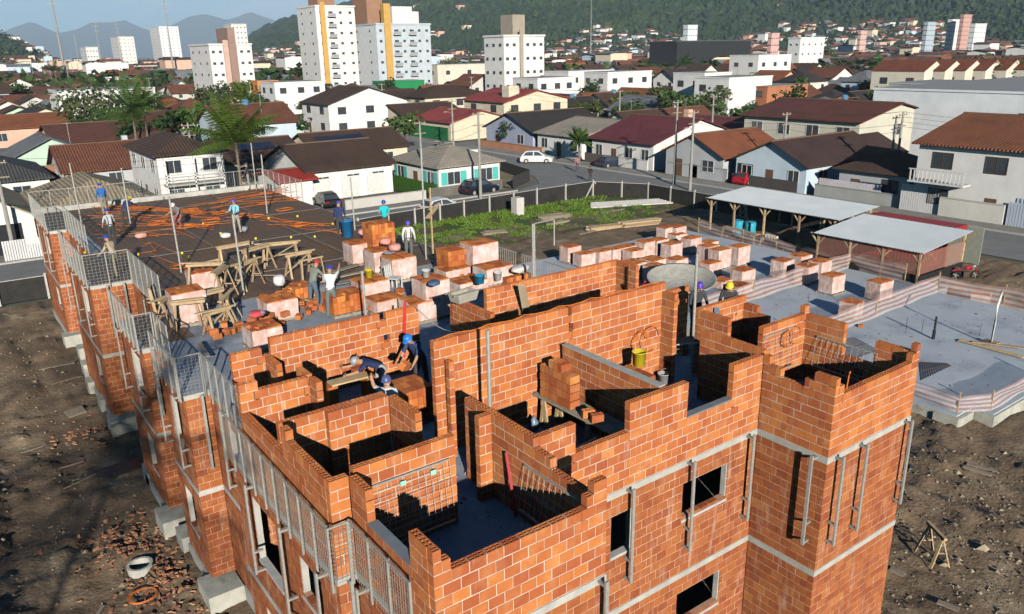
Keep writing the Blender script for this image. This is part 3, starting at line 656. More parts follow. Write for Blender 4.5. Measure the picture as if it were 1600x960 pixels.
for i in range(4):
    y = DY0+3+i*5.6; b = B(); b.box(DX0+.2, y, dz+.036, DX1-.2, y+.05, dz+.06); b.build('joist_strip', mat('deck_strip', (0.22,0.20,0.17)), dk)
for i in range(2):
    x = DX0+4+i*4.1; b = B(); b.box(x, DY0+.2, dz+.04, x+.06, DY1-.2, dz+.064); b.build('joist_strip', MATS['deck_strip'], dk)
def conduit(b, pts, wob=.25, r=.013, z=dz+.05):
    P = [];
    for (x0,y0),(x1,y1) in zip(pts[:-1], pts[1:]):
        n = max(2, int(math.hypot(x1-x0,y1-y0)/.5))
        for k in range(n): t = k/n; P.append((x0+(x1-x0)*t, y0+(y1-y0)*t))
    P.append(pts[-1]); ph = rr.random()*9
    b.path([(x+wob*math.sin(i*.45+ph)*.5, y+wob*math.cos(i*.38+ph*2)*.5, z+.02*abs(math.sin(i*.7+ph))) for i, (x,y) in enumerate(P)], r, 4)
cb = 0
CD = [((150,325),(300,330)),((150,335),(330,345)),((160,350),(330,352)),((180,330),(345,335)),((200,340),(330,360)),((150,318),(270,330)),((290,325),(440,300)),((300,335),(450,305)),((310,345),(415,320)),((330,330),(460,312)),((290,350),(340,358)),((345,318),(440,296)),((360,310),(430,292)),((400,345),(540,358)),((400,342),(500,352)),((430,350),(535,365)),((200,400),(250,385)),((245,385),(285,420)),((215,365),(300,375)),((165,365),(260,372)),((330,355),(400,340)),((140,340),(250,345)),((170,322),(320,338)),((255,345),(330,325)),((380,315),(455,300))]
for p, q_ in CD:
    a, c = gp(*p, dz), gp(*q_, dz)
    for r_ in range(2):
        b = B(); conduit(b, [(a[0]+rr.gauss(0,.25),a[1]+rr.gauss(0,.5)), ((a[0]+c[0])/2+rr.gauss(0,.4),(a[1]+c[1])/2+rr.gauss(0,.8)), (c[0]+rr.gauss(0,.25),c[1]+rr.gauss(0,.5))], .35, .011, dz+.06+.004*cb); cb = (cb+1) % 9
        if rr.random() < .25: coil(b, (*c, dz+.08), .4, 2, .014)
        b.build('orange_conduit', mORANGE, dk)
for p in ((245,352),(330,348),(290,357),(445,330),(378,339),(470,354)):
    a = gp(*p, dz); b = B(); coil(b, (*a, dz+.08), .45, 4, .011); b.build('orange_conduit', mORANGE, dk)
for p in ((285,398),(216,400),(297,404),(420,343),(465,340),(400,375),(460,391),(455,373),(133,397),(345,367),(520,352),(492,372),(318,352),(368,421)):
    a = gp(*p, dz); b = B(); b.lathe([(.0,.09),(.05,.085),(.055,.0)], (*a,dz+.03), 8); b.build('junction_cap', mat('yellow_plastic', (0.85,0.75,0.05), rough=0.4), dk)

# crumbs of block, mortar and wood on the concrete floor
b = B()
for k in range(1900):
    x, y = rr.uniform(-8.8,3.1), rr.uniform(5.6,19)
    if rr.random() < .3: x, y = rr.uniform(-9.3,3.0), rr.uniform(2.0,5)
    if rr.random() < .3: rock(b, rr.uniform(16.5,31), rr.uniform(4,33), SZ+.004, abs(rr.gauss(0,.04))+.015, rr.random(), rr.choice((0,1,2)), rr)
    rock(b, x, y, F3+.004, abs(rr.gauss(0,.025))+.012, rr.random(), rr.choice((0,0,1,2)), rr)
tag(stuff(b.build('floor_debris', [mSHARD,mSTONE,mWOODG])), 'crumbs of block, mortar and wood scattered over the top floor and the slab yard', 'debris')
# ---- people: one skinned body each, helmet as a child
SKIN = [(0.50,0.28,0.18),(0.36,0.19,0.12),(0.58,0.36,0.25)]
def cloth(c): return mat('cloth_%02d_%02d_%02d' % tuple(int(v*99) for v in c), c, tuple(v*.75 for v in c), rough=0.9, scale=7)
def rotx(p, o, a):
    y, z = p[1]-o[1], p[2]-o[2]; return (p[0], o[1]+y*math.cos(a)-z*math.sin(a), o[2]+y*math.sin(a)+z*math.cos(a))
def person(name_label, px, py, z, rz, shirt, legs, hat=None, lean=0.0, arms=((.35,.3),(.3,.35)), crouch=0.0, skin=0, h=1.72, harness=None, at_=None, hair=(0.03,0.02,0.015), stride=.06):
    x, y = at_ if at_ else gp(px, py, z)
    J = {}; dr = .42*crouch
    pel = (0, -.12*crouch, .95-dr)
    def U(p): return rotx((p[0], p[1]+pel[1], p[2]-dr), pel, -lean)
    J['pel'] = pel; J['sp'] = U((0,0,1.14)); J['ch'] = U((0,.01,1.34)); J['nk'] = U((0,.02,1.49)); J['hd'] = U((0,.045,1.58)); J['ht'] = U((0,.05,1.68))
    E = [('pel','sp'),('sp','ch'),('ch','nk'),('nk','hd'),('hd','ht')]
    R = {'pel':(.135,.10),'sp':(.13,.095),'ch':(.155,.105),'nk':(.052,.055),'hd':(.078,.092),'ht':(.062,.072)}
    kind = {('pel','sp'):1,('sp','ch'):1,('ch','nk'):1,('nk','hd'):0,('hd','ht'):0}
    fing = []
    for s, (f, e) in zip((-1,1), arms):                       # f: swing of the upper arm forward, e: bend of the elbow
        sh = U((s*.175,0,1.415)); n = 'r' if s > 0 else 'l'
        d1 = Vector((s*.25, math.sin(f-lean*.2), -math.cos(f-lean*.2))).normalized(); el = Vector(sh)+d1*.27
        d2 = Vector((s*.02, math.sin(f+e), -math.cos(f+e))).normalized(); wr = el+d2*.25; hn = wr+d2*.085
        J['sh'+n] = sh; J['el'+n] = tuple(el); J['wr'+n] = tuple(wr); J['hn'+n] = tuple(hn)
        E += [('ch','sh'+n),('sh'+n,'el'+n),('el'+n,'wr'+n),('wr'+n,'hn'+n)]
        R.update({'sh'+n:(.068,.066),'el'+n:(.048,.048),'wr'+n:(.03,.036),'hn'+n:(.022,.042)})
        kind.update({('ch','sh'+n):1,('sh'+n,'el'+n):1,('el'+n,'wr'+n):0 if len(name_label) % 2 else 1,('wr'+n,'hn'+n):0})
        fing.append((hn, d2, s))
        hp = (s*.095, pel[1], pel[2]-.03); k = Vector((s*.11, .02+stride*s+.36*crouch, .50-.12*crouch)); an = Vector((s*.115, -.03+stride*s*1.2, .09)); to = an+Vector((s*.02,.15,-.045))
        J['hp'+n] = hp; J['kn'+n] = tuple(k); J['an'+n] = tuple(an); J['to'+n] = tuple(to)
        E += [('pel','hp'+n),('hp'+n,'kn'+n),('kn'+n,'an'+n),('an'+n,'to'+n)]
        R.update({'hp'+n:(.098,.10),'kn'+n:(.066,.066),'an'+n:(.05,.055),'to'+n:(.045,.035)})
        kind.update({('pel','hp'+n):2,('hp'+n,'kn'+n):2,('kn'+n,'an'+n):2,('an'+n,'to'+n):3})
    names = list(J); idx = {n: i for i, n in enumerate(names)}
    me = bpy.data.meshes.new('sk'); me.from_pydata([J[n] for n in names], [(idx[a],idx[c]) for a, c in E], [])
    tmp = bpy.data.objects.new('sk', me); COL.objects.link(tmp)
    md = tmp.modifiers.new('s','SKIN'); sv = me.skin_vertices[0].data
    for n in names: sv[idx[n]].radius = R[n]; sv[idx[n]].use_root = (n == 'pel')
    md.use_smooth_shade = True; sb = tmp.modifiers.new('b','SUBSURF'); sb.levels = 2; sb.render_levels = 2
    dg = bpy.context.evaluated_depsgraph_get(); ev = tmp.evaluated_get(dg); em = bpy.data.meshes.new_from_object(ev, depsgraph=dg)
    bpy.data.objects.remove(tmp)
    segs = [(np.array(J[a]), np.array(J[c]), kind[(a,c)]) for a, c in E]
    cen = np.empty(len(em.polygons)*3); em.polygons.foreach_get('center', cen); cen = cen.reshape(-1,3); best = np.full(len(cen), 9.0); fm = np.zeros(len(cen), int)
    for a, d_, k in segs:
        ab = d_-a; t = np.clip((cen-a)@ab/(ab@ab), 0, 1); q_ = np.linalg.norm(cen-a-t[:,None]*ab, axis=1); u_ = q_ < best; best[u_] = q_[u_]; fm[u_] = k
    fm = [int(v) for v in fm]
    body = B(); body.v = [tuple(v.co) for v in em.vertices]; body.f = [tuple(p.vertices) for p in em.polygons]; body.t = [.5]*len(fm); body.m = fm
    bpy.data.meshes.remove(em)
    for hn, d2, s in fing:                                   # fingers and thumb rooted in the palm
        side = Vector((0,1,0)) if abs(d2.y) < .8 else Vector((0,0,1))
        for k, (o_, L) in enumerate(((-.027,.06),(-.009,.07),(.009,.066),(.027,.05))):
            p0 = hn+side*o_+d2*.005; p1 = p0+d2*L*.55+Vector((-s*.008,0,0)); p2 = p1+d2*L*.35+Vector((-s*.022,0,0))
            body.path([p0,p1,p2], [.0095,.009,.0075], 5)
        p0 = hn+side*.03-d2*.03; body.path([p0, p0+side*.03+d2*.025, p0+side*.035+d2*.05], [.011,.01,.008], 5)
    # face: nose, eyes, mouth, ears; hair at the back
    hc = Vector(J['hd'])*.45+Vector(J['ht'])*.55; up_ = (Vector(J['ht'])-Vector(J['hd'])).normalized(); fwd = up_.cross(Vector((-1,0,0))).normalized()
    if fwd.y < 0 and lean < 1: fwd = -fwd
    body.ob(hc+fwd*.098-up_*.02, Vector((.012,0,0)), fwd*.016, up_*.022, .5, 0)
    for s in (-1,1):
        body.ob(hc+fwd*.086+Vector((s*.03,0,0))+up_*.012, Vector((.012,0,0)), fwd*.006, up_*.005, .5, 4)
        body.ob(hc+Vector((s*.082,0,0))-up_*.01, Vector((.008,0,0)), fwd*.018, up_*.03, .5, 0)
    body.ob(hc+fwd*.084-up_*.06, Vector((.022,0,0)), fwd*.006, up_*.005, .5, 4)
    root = body.build('person', [cloth(SKIN[skin]), cloth(shirt), cloth(legs), cloth((.05,.04,.035)), cloth(hair)], None, True, (x,y,z), rz)
    k = h/1.75; root.scale = (k,k,k); tag(root, name_label, 'person')
    c = hc+up_*.03
    b = B(); n = 14
    prof = [(.128,-.005),(.118,.0),(.116,.03),(.10,.075),(.065,.105),(.0,.118)] if hat else [(.098,-.03),(.098,.02),(.085,.055),(.05,.078),(.0,.085)]
    vs = []
    for r, zz in prof:
        for i in range(n):
            ca, sa = math.cos(2*PI*i/n), math.sin(2*PI*i/n); ext = 1.35 if (hat and zz < 0 and sa > .3) else 1.0
            vs.append(tuple(c+Vector((1,0,0))*r*.9*ca+fwd*r*sa*ext+up_*zz))
    b.add(vs, [(k_*n+i, k_*n+(i+1)%n, (k_+1)*n+(i+1)%n, (k_+1)*n+i) for k_ in range(len(prof)-1) for i in range(n)])
    b.build('helmet' if hat else 'hair', mat('helmet_%02d%02d%02d' % tuple(int(v*99) for v in hat), hat, rough=0.35, spec=0.5) if hat else cloth(hair), root, True)
    if harness:
        b = B()
        for s in (-1,1):
            for sg in (-1,1):
                b.path([U((s*.10,sg*.10,1.0)), U((s*.08,sg*.125,1.2)), U((s*.10,sg*.115,1.38)), U((s*.105,0,1.475))], .018, 4)
        b.path([U((.155*math.cos(t*PI/6), .118*math.sin(t*PI/6), 1.03)) for t in range(13)], .02, 4); b.build('harness', cloth(harness), root)
    return root
BLUE, NAVY, RED, WHITE, YEL = (0.03,0.06,0.40), (0.03,0.045,0.13), (0.55,0.04,0.06), (0.75,0.75,0.75), (0.8,0.62,0.03)
GREY, KHAKI, DKG = (0.20,0.20,0.20), (0.30,0.26,0.19), (0.06,0.065,0.07)
FWD = YAW-PI/2
person('person in blue jacket and blue helmet standing on the far left deck, back turned', 165, 336, F3, .2, (0.04,0.16,0.50), KHAKI, BLUE, lean=.15, arms=((.3,.2),(.25,.2)))
person('person in dark navy overalls bending over on the far left deck', 198, 356, F3, -.9, NAVY, DKG, (.75,.75,.05), lean=.75, arms=((.9,.3),(1.0,.2)))
person('person in white and black vest with harness at the left deck edge', 178, 385, F3, .1, (0.5,0.52,0.55), DKG, BLUE, lean=.2, harness=(.05,.05,.05))
person('person in beige shirt standing inside the mesh guard at left', 184, 434, F3, .7, (0.50,0.42,0.30), KHAKI, BLUE, lean=.25, arms=((.5,.4),(.6,.4)))
person('person in grey with white helmet crouching over orange conduits on the deck', 282, 357, F3, 2.2, (0.22,0.22,0.22), (0.35,0.12,0.12), WHITE, lean=.5, crouch=.7, arms=((.7,.5),(.8,.5)))
person('person in light blue shirt with harness standing in the middle of the brown deck', 372, 367, F3, 2.3, (0.28,0.62,0.70), (0.40,0.36,0.29), (0.16,0.06,0.45), harness=(.05,.07,.2), arms=((.5,1.0),(.5,1.0)))
person('person in dark shirt and grey trousers at the far edge of the deck', 390, 297, F3, 1.0, DKG, (0.28,0.27,0.25), NAVY)
person('person in turquoise shirt and blue cap standing behind the tall block stack', 603, 370, F3, 2.6, (0.02,0.52,0.58), DKG, BLUE, arms=((.5,.9),(.5,.9)))
person('person in dark clothes with blue helmet behind the blue drum', 533, 372, F3, -.5, NAVY, DKG, (0.05,0.10,0.5), lean=.2)
person('person in white shirt with dark harness facing the camera at the deck edge', 640, 408, F3, PI-.4, (0.70,0.70,0.68), (0.15,0.16,0.15), (0.10,0.08,0.5), lean=.15, harness=(.08,.08,.08), arms=((.4,.5),(.4,.4)))
person('person with red helmet and grey shirt bending at the block stack', 492, 484, F3, -1.2, (0.22,0.25,0.22), (0.12,0.16,0.20), RED, lean=.35, arms=((.6,.5),(.7,.4)))
person('person in white shirt and blue helmet reaching right beside the unwrapped stack', 520, 496, F3, -.6, (0.72,0.74,0.76), (0.17,0.19,0.19), BLUE, lean=.2, arms=((.6,.7),(1.9,.2)))
person('person in navy shirt and bright blue helmet bending at the end of the long wall', 0, 0, F3, 1.9, (0.05,0.075,0.18), DKG, (0.03,0.22,0.75), lean=.55, arms=((.6,.2),(.5,.2)), at_=gp(657,560,F3+.9), h=1.78)
person('person in pale trousers stooping by the red level before the left back wall', 0, 0, F3, 1.3, NAVY, (0.42,0.44,0.46), (0.35,0.40,0.45), lean=1.15, crouch=.2, arms=((1.2,.2),(1.2,.3)), at_=gp(597,590,F3+.55))
o15 = person('person in white and navy shirt looking up and lifting a block', 0, 0, F3, 2.4, (0.62,0.64,0.68), NAVY, (0.10,0.12,0.28), lean=-.05, arms=((.5,.6),(2.3,.4)), at_=gp(604,595,F3+1.62), skin=2)
person('person with purple helmet behind the right-hand walls before the round basin', 0, 0, F3+.35, 2.6, DKG, DKG, (0.10,0.05,0.42), lean=.2, at_=gp(1090,442,F3+1.99))
person('person with yellow helmet behind the right-hand walls', 0, 0, F3+.5, 2.2, DKG, DKG, YEL, lean=.3, at_=gp(1141,441,F3+2.12))
person('person in pale grey work clothes and white helmet at the timber bench by the shed', 1166, 352, .0, .8, (0.42,0.42,0.42), (0.36,0.36,0.36), WHITE, lean=.2, arms=((.6,.6),(.6,.6)))
person('pedestrian in pink top walking on the pavement across the road', 902, 267, .12, 2.0, (0.50,0.22,0.26), (0.10,0.08,0.09))
person('pedestrian in black jacket passing behind the black fence corner', 922, 284, .0, 2.4, (0.03,0.03,0.03), (0.06,0.06,0.07))
# the block in the lifting man's hand
a = gp(627, 573, F3+1.95); o = tag(inst('hollow_block', SM['std'], None, (a[0],a[1],F3+1.82), .6), 'block held up high in the lifting man\'s hand', 'block'); o.rotation_euler = (.5,.3,.6)
# ---- guard rails with wire mesh round the top floor
def guard(label, p, q_, zb, h=1.1, dense=.075, post=.6, wire=.004, tilt=0.0):
    t = thing('guard_rail', label, 'guard rail', (p[0],p[1],zb), 0, 'wire-mesh guard rails round the top floor')
    d = Vector((q_[0]-p[0], q_[1]-p[1], 0)); L = d.length; d /= L; n = max(1, round(L/post)); nrm = Vector((-d.y,d.x,0))*tilt
    for i in range(n+1):
        c = d*(L*i/n); b = B(); b.bar((c.x,c.y,-.1), (c.x+nrm.x,c.y+nrm.y,h), .035, .035, rr.random()); b.build('post', mGALV, t)
    b = B(); b.bar((0,0,h-.02), (d.x*L+nrm.x,d.y*L+nrm.y,h-.02), .03, .03); b.build('top_rail', mGALV, t)
    b = B()
    m_ = int(L/dense)
    for i in range(m_+1): c = d*(L*i/max(1,m_)); b.bar((c.x,c.y,.02), (c.x+nrm.x,c.y+nrm.y,h-.05), wire)
    for i in range(int(h/dense)): z = .04+i*dense; b.bar((nrm.x*z/h,nrm.y*z/h,z), (d.x*L+nrm.x*z/h,d.y*L+nrm.y*z/h,z), wire)
    stuff(b.build('wire_mesh', mGALV, t)); return t
gr = [((-9.68,.45),(-9.68,2.45),.075,'nearest wire guard rail outside the window sill of the near room'),((-10.06,2.42),(-9.72,2.42),.075,'short wire guard rail facing front at the first step of the left facade'),((-10.04,2.5),(-10.04,8.0),.075,'long wire guard rail along the near left facade'),((-9.4,8.1),(-9.4,11.75),.09,'wire guard rail in the recess left of the left back wall'),((-10.02,11.75),(-9.42,11.75),.09,'short front-facing guard rail with dark grid below the rail at left'),((-10.04,11.85),(-10.04,14.4),.1,'wire guard rail on the second bay of the left facade'),((-9.55,14.5),(-9.55,16.0),.1,'short guard rail in the recess by the shaded grey slab'),((-10.08,16.1),(-9.6,16.1),.1,'front-facing guard rail at the third bay of the left facade'),((-10.08,16.2),(-10.08,19.7),.1,'wire guard rail along the third bay of the left facade'),((-8.5,19.8),(-8.5,24.5),.12,'guard rail along the deep recess of the left facade'),((-10.06,24.58),(-8.5,24.58),.12,'wide front-facing guard rail before the man in beige'),((-10.06,24.6),(-10.06,30.6),.15,'guard rail along the fourth bay of the left facade'),((-9.0,30.7),(-9.0,37.0),.15,'guard rail along the far recess of the left facade'),((-9.86,36.98),(-9.0,36.98),.15,'front-facing guard rail at the far bay of the left facade'),((-9.86,37.1),(-9.86,42.9),.15,'guard rail at the far left corner of the deck'),((-9.8,42.95),(-4.0,42.95),.16,'back guard rail of the deck before the tiled hip roofs'),((-4.0,42.95),(3.3,42.95),.16,'back guard rail of the deck before the white two-storey house'),((3.36,36.5),(3.36,42.9),.16,'guard rail at the right far edge of the deck under the palm')]
for p, q_, d, lab in gr:
    far = p[1] > 18; guard('grey '+lab, p, q_, F3+.01, 1.12 if not far else 1.25, d if not far else d, .62 if not far else .9, .0045 if not far else .007, 0)
b = B(); b.box(-9.72,42.75,F3+.005,3.3,43.0,F3+.3); b.build('parapet_kerb', mCONC, bld)
mSACK = mat('white_sack', (0.72,0.71,0.68), (0.58,0.57,0.55), rough=0.7, scale=9)
# ---- tools and materials on the top floor
mPLAST = lambda n, c: mat('plastic_'+n, c, rough=0.4, spec=0.5)
def bucket(label, px, py, z, c, r=.14, h=.28, name='bucket', at_=None, n='y'):
    x, y = at_ or gp(px, py, z); t = thing(name, label, 'bucket', (x,y,z))
    b = B(); b.lathe([(0,0.004),(r*.82,0.004),(r,h),(r*1.06,h),(r*1.06,h-.02),(r*.96,h-.01),(r*.8,.03),(0,.03)], n=16); b.build('shell', mPLAST(n, c), t, True)
    b = B(); b.path([(r*math.cos(k*PI/8),0,h+r*.8*math.sin(k*PI/8)) for k in range(9)], .006, 5); b.build('handle', mGALV, t); return t
zp = F3+.95
bucket('yellow bucket on the bright white-wrapped pallet', 577, 434, zp, (0.80,0.62,0.03), n='yellow')
bucket('yellow bucket of mortar on the block stack before the long wall', 0, 0, F3+.98, (0.85,0.70,0.03), .17, .36, at_=gp(998,571,F3+.98), n='yellow')
bucket('white and red paint bucket on the plank stage by the ragged stack', 0, 0, F3+.77, (0.75,0.70,0.68), .15, .34, at_=gp(833,607,F3+.77), n='white')
bucket('bright blue bucket between pallets on the top floor', 750, 443, F3+.62, (0.02,0.30,0.55), .17, .3, n='blue')
bucket('white bucket on the tall grey-wrapped pallet by the door gap', 666, 433, F3+1.33, (0.75,0.74,0.70), .14, .24, n='white')
bucket('white bucket beside plastic sheet behind the back wall', 778, 438, F3+.3, (0.78,0.77,0.74), .15, .3, n='white')
bucket('blue drum at the deck edge beside the wrapped pallets', 543, 371, F3, (0.03,0.22,0.50), .3, .8, name='drum', n='drumblue')
bucket('pale bucket under the orange conduit by the mesh panel', 0, 0, F3, (0.5,0.5,0.5), .15, .3, at_=gp(1036,600,F3), n='palegrey')
# block stack that carries the yellow bucket
pallet(990, 578, F3, .98, .6, .9, wrap=False, loose=.2, label='shaded block stack carrying the yellow mortar bucket')
# water jug in the middle room
a = gp(834, 650, F3+.35); b = B(); b.lathe([(0,0),(.1,0),(.11,.05),(.11,.22),(.04,.3),(.03,.34),(0,.34)], n=12); tag(b.build('water_jug', mat('jug', (0.18,0.24,0.33), rough=0.25), None, True, (*gp(834,672,F3),F3)), 'bluish water jug standing on the shaded floor of the middle room', 'jug')
# mortar trays (caixas) on stands
def tray(label, x, y, z, L, w, d, rz, n=('tray_grey',(0.42,0.40,0.34))):
    t = thing('mortar_tray', label, 'tray', (x,y,z), rz); m_ = mat(n[0], n[1], rough=0.8, scale=5); b = B(); k = .82
    T = [(-L/2,-w/2,d),(L/2,-w/2,d),(L/2,w/2,d),(-L/2,w/2,d)]; Bt = [(v[0]*k,v[1]*k,0) for v in T]; I = [(v[0]*.94,v[1]*.94,d) for v in T]; IB = [(v[0]*k*.93,v[1]*k*.93,.03) for v in T]
    b.add(T+Bt+I+IB, [(7,6,5,4)]+[(i,4+i,4+(i+1)%4,(i+1)%4) for i in range(4)]+[(i,(i+1)%4,8+(i+1)%4,8+i) for i in range(4)]+[(8+i,8+(i+1)%4,12+(i+1)%4,12+i) for i in range(4)]); b.build('shell', m_, t)
    b = B(); b.poly([(v[0]*.96,v[1]*.96,d*.6) for v in IB]); b.add([],[]); b.build('mortar', mat('wet_mortar', (0.22,0.24,0.24), rough=0.5), t); b = B(); b.bar((-L/2-.12,-w/2+.05,d),(L/2+.12,-w/2+.05,d),.03); b.bar((-L/2-.12,w/2-.05,d),(L/2+.12,w/2-.05,d),.03); b.build('carry_bars', mWOODG, t); return t
a = gp(724, 462, T9+.15); tray('grey mortar tray resting on the stub wall behind the long wall', *a, T9+.01, .75, .45, .25, .15)
a = gp(975, 668, F3+.12); tray('pale long mortar trough on the floor of the right middle room', *a, F3+.02, 1.1, .5, .2, -1.0, ('tray_pale',(0.55,0.50,0.42)))
# big shallow mixing tray
a = gp(1070, 437, F3+1.0); t = thing('basin', 'large round pale basin on legs in the slab yard behind the right-hand walls', 'basin', (*gp(1064,444,1.5), SZ+.9)); b = B(); b.lathe([(0,.0),(.75,.06),(1.1,.3),(1.15,.32),(1.13,.27),(.75,.0),(0,-.05)], n=28); b.build('pan', mat('pan_steel', (0.42,0.41,0.36), (0.30,0.29,0.26), rough=0.6), t, True)
for k in range(4): b = B(); b.tube((.8*math.cos(k*PI/2+.5),.8*math.sin(k*PI/2+.5),-.54),(.8*math.cos(k*PI/2+.5),.8*math.sin(k*PI/2+.5),.04),.03); b.build('leg', mGALV, t)
t.rotation_euler = (.12,-.1,0); t.scale = (1.7,1.7,1.7)
# red spirit levels / straight edges leaning on walls
def leaner(label, p, q_, c=(0.60,0.03,0.04), w=.065, cat='level'):
    b = B(); b.bar(p, q_, w, .03); return tag(b.build('straight_edge', mat('edge_%02d' % int(c[0]*99), c, rough=0.45), None), label, cat)
a0, a1 = gp(617,553,F3+.5), gp(628,480,F3+1.95); leaner('long red level leaning on the left back wall', (a1[0]-.05,9.45,F3+.55), (a1[0]+.22,9.72,F3+2.0))
leaner('red level leaning beside the pilaster of the room wall', (-6.66,2.0,F3+.2), (-6.5,2.5,F3+1.25), (0.42,0.02,0.03), .05)
leaner('dark level with red tip leaning in the far right room', (1.75,4.35,F3+.5), (1.95,4.72,F3+1.75), (0.06,0.10,0.16), .14)
leaner('red handled tool leaning behind the long wall near the metal frame', (*gp(1000,457,F3+1.2),F3+1.2), (*gp(1008,440,F3+1.7),F3+1.7))
leaner('pale board propped in the shaded back room', (*gp(823,490,F3+.9),F3+.9), (*gp(815,448,F3+1.9),F3+1.95), (0.55,0.44,0.30), .22, 'board')
# mesh panels of reinforcing wire leaning on the inner walls
def mesh_panel(label, o, u, w, nu, nw, wire=.006, frame=True):
    t = thing('leaning_grid', label, 'mesh panel', o); u = Vector(u); w = Vector(w); b = B()
    for i in range(nu+1): b.bar(u*(i/nu), u*(i/nu)+w, wire)
    for i in range(nw+1): b.bar(w*(i/nw), w*(i/nw)+u, wire)
    stuff(b.build('wires', mat('pale_wire', (0.55,0.52,0.47), rough=0.6), t))
    if frame:
        
        for e in (Vector((0,0,0)), w): b = B(); b.bar(e, e+u, .03); b.build('rail', mGALV, t)
    return t
mesh_panel('grid panel with green tags leaning on the near room back wall', (-9.15,2.55,F3+.25), (1.55,0,0), (0,.15,1.15), 12, 9)
for k, x in enumerate((-8.55,-7.95)): b = B(); b.box(-.055,-.008,-.045,.055,.0,.045); tag(b.build('tag_card', mat('tag_green', (0.35,0.75,0.62), rough=0.6), None, loc=(x,2.66-.0,F3+1.28+.0)), ('left' if k == 0 else 'right')+' pale green tag card hung on the grid panel in the near room', 'tag')
mesh_panel('slatted grid leaning on the right wall of the near room', (-6.6,0.5,F3+.35), (0,1.5,0), (.14,0,.85), 10, 2)
mesh_panel('white square grid panel standing at the pole right of the long wall', (*gp(1056,596,F3),F3), (.75,-.35,0), (0,.05,1.0), 6, 8)
mesh_panel('grid panel with a white tag leaning in the right wing room', (1.5,2.72,F3+.6), (1.15,0,0), (0,.13,.95), 5, 5)
mesh_panel('slatted grid leaning inside the right wing, half in shade', (3.05,.9,F3+.55), (0,1.6,0), (.12,0,.75), 10, 2)
mesh_panel('small white grid lying under the low sill of the right middle room', (-5.35,2.1,F3+.75), (.9,.1,0), (0,.1,.22), 6, 2)
# timber trestles and frames on the grey floor
TR = [((330,500),.9,.2,1.1,'timber trestle nearest the half-used pallet'),((352,470),1.1,.9,1.2,'timber trestle crossed behind the white-wrapped pallet'),((300,515),.9,-.3,1.0,'timber trestle before the white-wrapped pallet by the stepped shadow'),((372,420),.95,.1,1.5,'long timber trestle at the back of the frame heap'),((405,425),.95,.4,1.4,'timber trestle beside the dark heap on the deck edge')]
for (x, y), h, rz, L, lab in TR:
    a = gp(x, y, F3); b = B(); sawhorse(b, L, h, .6); b.bar((-L/2,.1,h+.06),(L/2,.15,h+.06),.16,.03,.8); tag(b.build('sawhorse', mWOOD, None, loc=(*a,F3), rz=rz), lab, 'trestle')
def frame(label, px, py, rz, w=.9, h=1.0):
    a = gp(px, py, F3); t = thing('mesh_stand', label, 'frame', (*a,F3), rz)
    for nm, p, q_ in (('post',(-w/2,0,0),(-w/2+.08,.1,h)),('post',(w/2,0,0),(w/2-.08,.1,h)),('rail',(-w/2,.1,h),(w/2,.1,h)),('rail',(-w/2,0,.12),(w/2,0,.12))): b = B(); b.bar(p, q_, .09, .05, rr.random()); b.build(nm, mWOOD, t)
    b = B()
    for i in range(7): b.bar((-w/2+.08+i*(w-.16)/6,.02,.12),(-w/2+.1+i*(w-.2)/6,.09,h-.03),.007)
    for i in range(7): b.bar((-w/2+.06,.02+i*.01,.16+i*.12),(w/2-.06,.02+i*.01,.16+i*.12),.007)
    stuff(b.build('wires', mSTEEL, t)); return t
frame('timber frame with wire grid standing by the red-helmeted man', 492, 448, .1, .95, 1.05)
frame('pale timber hatch frame beside the white-wrapped pallet at left', 245, 487, 1.3, .7, .9)
frame('timber frame on the deck edge behind the block pallets', 335, 445, .3, .8, .9)
for k, (p, q_, w, lab) in enumerate((((505,430),(560,415),.25,'pale plank laid across the deck edge, upper of three'),((510,437),(575,425),.2,'pale plank laid across the deck edge, middle of three'),((520,445),(585,436),.2,'pale plank laid across the deck edge, lower of three'),((565,395),(612,425),.5,'grey formwork board leaning on the wrapped pallets at the deck edge'),((311,535),(325,560),.12,'short dark offcut slanting off the white-wrapped pallet'),((300,470),(345,505),.1,'timber brace lying through the trestle heap'),((395,430),(440,432),.12,'dark pole lying on the deck edge heap'))):
    a, c = gp(*p, F3+.25), gp(*q_, F3+.25); plank('plank', lab, (*a,F3+.25), (*c,F3+.3), w, .035, mWOODG if k != 5 else mWOOD)
for k, ((x, y), L, h, rz, lab) in enumerate((((268,505),1.0,.85,.8,'timber trestle squeezed behind the white-wrapped pallet'),((325,455),1.3,1.0,-.5,'timber trestle between the two wrapped pallets at the deck edge'),((362,505),1.1,.9,1.2,'timber trestle right of the half-used pallet'),((440,415),1.5,.9,-.2,'long timber trestle at the right end of the frame heap'),((345,520),.9,.7,.3,'low timber trestle before the upright block'),((390,450),1.2,.95,.6,'timber trestle beside the middle pole'),((470,432),1.1,.9,.1,'timber trestle left of the wire-grid frame'))):
    a = gp(x, y, F3); b = B(); sawhorse(b, L, h, .6); b.bar((-L/2-.2,.2,h+.06),(L/2+.1,-.1,h+.08),.14,.03,.8); b.bar((-L/2,.25,.1),(L/2-.1,.1,h*.9),.09,.03,.4); tag(b.build('sawhorse', mWOOD, None, loc=(*a,F3), rz=rz), lab, 'trestle')
